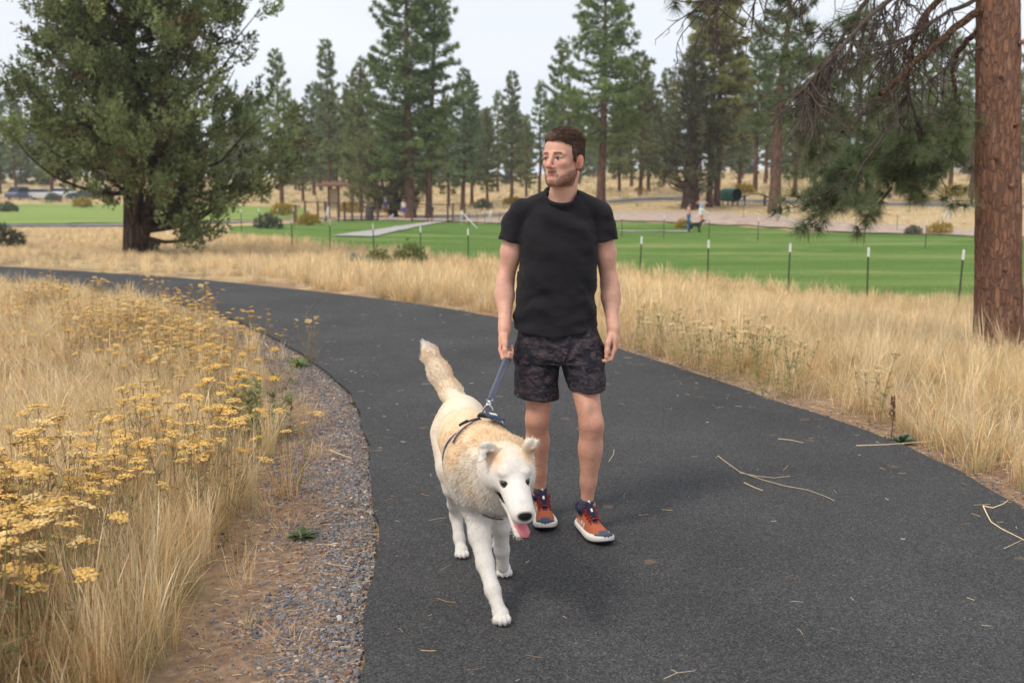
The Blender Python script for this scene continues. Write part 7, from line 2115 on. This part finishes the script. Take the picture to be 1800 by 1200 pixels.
def far_dog(px, Y, rz, s, col, label, tail):
    x, y = XY(px, Y); e = empty('dog', (x, y, gz(x, y) + 0.06), rz, label, 'dog'); e.scale = (s, s, s)
    def fn(f_):
        f_.cone((-0.28, 0, 0.46), (0.24, 0, 0.47), 0.105, 0.135, 0.05); f_.ell((0.20, 0, 0.44), (0.14, 0.11, 0.15), None, 0.04)
        f_.cone((0.28, 0, 0.52), (0.42, 0, 0.66), 0.085, 0.070, 0.04); f_.ell((0.45, 0, 0.70), (0.085, 0.068, 0.070), None, 0.03); f_.cone((0.50, 0, 0.68), (0.61, 0, 0.65), 0.045, 0.032, 0.02)
        for w in (-1, 1):
            f_.cone((0.41, w * 0.055, 0.75), (0.42, w * 0.085, 0.67), 0.026, 0.018, 0.01)
            f_.chain([(0.24, w * 0.075, 0.40), (0.23 + 0.04 * w, w * 0.075, 0.22), (0.24 + 0.05 * w, w * 0.075, 0.03)], [0.062, 0.036, 0.030], 0.02); f_.cone((0.25 + 0.05 * w, w * 0.075, 0.025), (0.30 + 0.05 * w, w * 0.075, 0.022), 0.028, 0.022, 0.01)
            f_.chain([(-0.28, w * 0.075, 0.42), (-0.23 + 0.05 * w, w * 0.08, 0.30), (-0.36 + 0.05 * w, w * 0.08, 0.16), (-0.33 + 0.05 * w, w * 0.08, 0.03)], [0.090, 0.060, 0.034, 0.029], 0.02); f_.cone((-0.33 + 0.05 * w, w * 0.08, 0.025), (-0.27 + 0.05 * w, w * 0.08, 0.022), 0.028, 0.022, 0.01)
        f_.chain([(-0.36, 0, 0.53)] + tail, [0.040, 0.030, 0.018], 0.02)
    V_, F_ = field_mesh((-0.80, -0.20, -0.01), (0.70, 0.20, 0.92), 0.014, fn)
    link('body', mesh_np('body', V_, F_, None, True, plain('far_dog_coat', col, 0.7, var=0.2)), None, e)
far_dog(1217, 60.4, R(-6), 1.0, (0.018, 0.017, 0.018), 'black dog standing on the lawn in front of the two women', [(-0.52, 0, 0.60), (-0.66, 0, 0.64)])
far_dog(691, 82.5, R(60), 0.62, (0.72, 0.70, 0.67), 'small white dog beside the far man in the navy shirt', [(-0.44, 0, 0.66), (-0.40, 0, 0.78)])

# ---- parked cars far left
glass_m = plain('car_glass', (0.03, 0.035, 0.04), 0.1, var=0.05); tyre_m = plain('tyre_rubber', (0.02, 0.02, 0.02), 0.9); rim_m = plain('wheel_rim', (0.45, 0.46, 0.47), 0.35, metal=0.7); lamp_m = plain('lamp_glass', (0.7, 0.7, 0.68), 0.2)
def car(px, Y, rz, col, label, tall=1.0):
    x, y = XY(px, Y); e = empty('parked_car', (x, y, gz(x, y) + 0.02), rz, label, 'car', 'cars parked beyond the far lawn')
    paint = plain('car_paint', col, 0.3, var=0.04, spec=0.6)
    prof = [(-2.2, 0.55), (-2.25, 0.80), (-2.1, 1.0), (-1.2, 1.02), (0.95, 1.02), (2.05, 0.88), (2.22, 0.65), (2.18, 0.32), (-2.15, 0.32)]
    m_ = MB(); n = len(prof)
    for w, sc_ in ((-0.88, 0.97), (-0.82, 1.0), (0.82, 1.0), (0.88, 0.97)): m_.v += [(a * sc_, w, 0.65 + (b - 0.65) * sc_) for a, b in prof]; m_.c += [(1, 1, 1)] * n
    for l in range(3): m_.f += [(l * n + i, l * n + (i + 1) % n, (l + 1) * n + (i + 1) % n, (l + 1) * n + i) for i in range(n)]
    m_.f += [tuple(range(n))[::-1], tuple(range(3 * n, 4 * n))]; m_.build('body', paint, e)
    top = 1.48 * tall
    def frus(name, lo, hi, z0, z1, w0, w1, mat):
        m2_ = MB(); m2_.add([(lo[0], -w0, z0), (lo[1], -w0, z0), (lo[1], w0, z0), (lo[0], w0, z0), (hi[0], -w1, z1), (hi[1], -w1, z1), (hi[1], w1, z1), (hi[0], w1, z1)], [(3, 2, 1, 0), (4, 5, 6, 7), (0, 1, 5, 4), (1, 2, 6, 5), (2, 3, 7, 6), (3, 0, 4, 7)]); return m2_.build(name, mat, e)
    frus('window', (-1.75, 1.05), (-1.25, 0.35), 1.022, top - 0.06, 0.79, 0.64, glass_m); frus('roof', (-1.28, 0.38), (-1.15, 0.22), top - 0.058, top, 0.66, 0.60, paint)
    for sx in (-1.35, 1.38):
        for sy in (-0.80, 0.80):
            m_ = MB(); m_.tube([(sx, sy - 0.10, 0.31), (sx, sy - 0.07, 0.31), (sx, sy + 0.07, 0.31), (sx, sy + 0.10, 0.31)], [0.28, 0.32, 0.32, 0.28], 18); w_ = m_.build('wheel', tyre_m, e, True)
            m_ = MB(); m_.tube([(sx, sy - 0.105, 0.31), (sx, sy + 0.105, 0.31)], 0.19, 12); m_.build('rim', rim_m, w_)
    for sy in (-0.6, 0.6):
        m_ = MB(); m_.box((2.14, sy - 0.15, 0.62), (2.23, sy + 0.15, 0.76)); m_.build('headlight', lamp_m, e)
car(56, 130, R(80), (0.10, 0.12, 0.20), 'blue-grey car parked end-on next to a distant trunk', 1.15)
car(92, 131, R(10), (0.62, 0.64, 0.66), 'silver car parked broadside between the far lawn and the wood')
car(120, 133, R(185), (0.78, 0.79, 0.80), 'white car parked right behind the silver car')
car(166, 131, R(200), (0.05, 0.06, 0.07), 'black car parked under the hanging edge of the big juniper')
car(190, 134, R(8), (0.80, 0.81, 0.82), 'bright white car parked beside the black car', 1.15)

# ---- shrubs
shrub_m = vcol('shrub_leaf', rough=0.8, trans=0.2, spec=0.1)
def shrub(seed, c, h=0.8, w=0.6, n=260):
    r = np.random.default_rng(seed); a = r.random(n) * 6.283; rr = w * np.sqrt(r.random(n)); zz_ = h * (0.12 + 0.75 * r.random(n)) * np.sqrt(np.clip(1 - (rr / w) ** 2 * 0.75, 0.05, 1)) * (0.8 + 0.4 * vnoise(np.stack((a, rr, rr), 1), 2.0, seed))
    Pt = np.stack((np.cos(a) * rr, np.sin(a) * rr, zz_), 1); D_t = Pt * np.array((1, 1, 0.6)) + np.array((0, 0, 0.5))
    Cc2 = np.array(c) * r.uniform(0.6, 1.3, (n, 1))
    V_, F_, C_ = needles(Pt, D_t, 9, 0.16, 0.014, 0.8, Cc2, r)
    st = [(np.array(((0, 0, 0), Pt[k] * 0.5, Pt[k])), np.array((0.012, 0.008, 0.004))) for k in range(0, n, 12)]
    V2, F2 = tubes(st, 4)
    return mesh_np('stems', V2, F2, None, False, bark_twig), mesh_np('leaves', V_, F_, C_, False, shrub_m)
sh_s = shrub(1, (0.16, 0.17, 0.115)); sh_y = shrub(2, (0.50, 0.36, 0.07)); sh_g = shrub(3, (0.22, 0.26, 0.09), 1.0, 0.55); sh_w = shrub(4, (0.36, 0.42, 0.33), 0.6, 0.5, 120)
def bush(px, Y, me, s, label, group=None):
    x, y = XY(px, Y); e = empty('shrub', (x, y, gz(x, y) - 0.03), rv.uniform(0, 6.28), label, 'shrub', group); e.scale = (s, s, s)
    for nm, m_ in zip(('stems', 'leaves'), me): link(nm, m_, None, e)
bush(14, 36, sh_s, 1.25, 'dark grey sagebrush in the dry grass before the far road')
bush(262, 34, sh_s, 0.8, 'small sagebrush at the foot of the big juniper trunk')
bush(548, 66, sh_y, 1.25, 'yellow flowering rabbitbrush in front of the gate enclosure')
bush(504, 92, sh_y, 1.8, 'large yellow rabbitbrush patch beyond the far road')
bush(478, 58, sh_s, 1.3, 'grey sagebrush beside the wire fence near the juniper')
bush(1196, 64.5, sh_y, 0.9, 'yellowish low shrub behind the woman in jeans')
bush(1640, 58, sh_y, 1.1, 'yellow-green shrub on the dirt walk beside the near pine')
bush(1595, 58, sh_s, 0.8, 'grey low shrub on the dirt walk behind the lawn')
bush(722, 30.5, sh_g, 0.95, 'yellow-green upright weed clump against the lawn fence')
bush(668, 29, sh_g, 0.8, 'smaller green weed clump beside the upright yellow-green one')
bush(628, 26, sh_w, 1.0, 'pale silvery spiky plant in the grass before the lawn')
for px, Y in ((1120, 112), (1190, 118), (1300, 105), (1420, 98), (1470, 110), (1540, 95), (1580, 105), (1660, 100), (850, 112), (900, 116), (620, 105), (660, 112), (30, 100), (110, 124), (160, 110)):
    bush(px, Y, sh_s if rv.random() < 0.65 else sh_y, rv.uniform(0.9, 1.8), 'low sagebrush clump in the distant dry field under the pines', 'sagebrush of the distant field')

# ---- smoke-tinged air over the whole place
hz_m = bpy.data.materials.new('haze_air'); hz_m.use_nodes = True
nt = hz_m.node_tree; nt.nodes.clear()
vo = nt.nodes.new('ShaderNodeVolumePrincipled'); ou = nt.nodes.new('ShaderNodeOutputMaterial')
vo.inputs['Color'].default_value = (0.86, 0.91, 0.97, 1); vo.inputs['Density'].default_value = HAZE; vo.inputs['Anisotropy'].default_value = 0.2
nt.links.new(vo.outputs[0], ou.inputs['Volume'])
hb = MB(); hb.box((-345, -14, -4), (345, 470, 48)); tag(hb.build('haze', hz_m), kind='stuff')
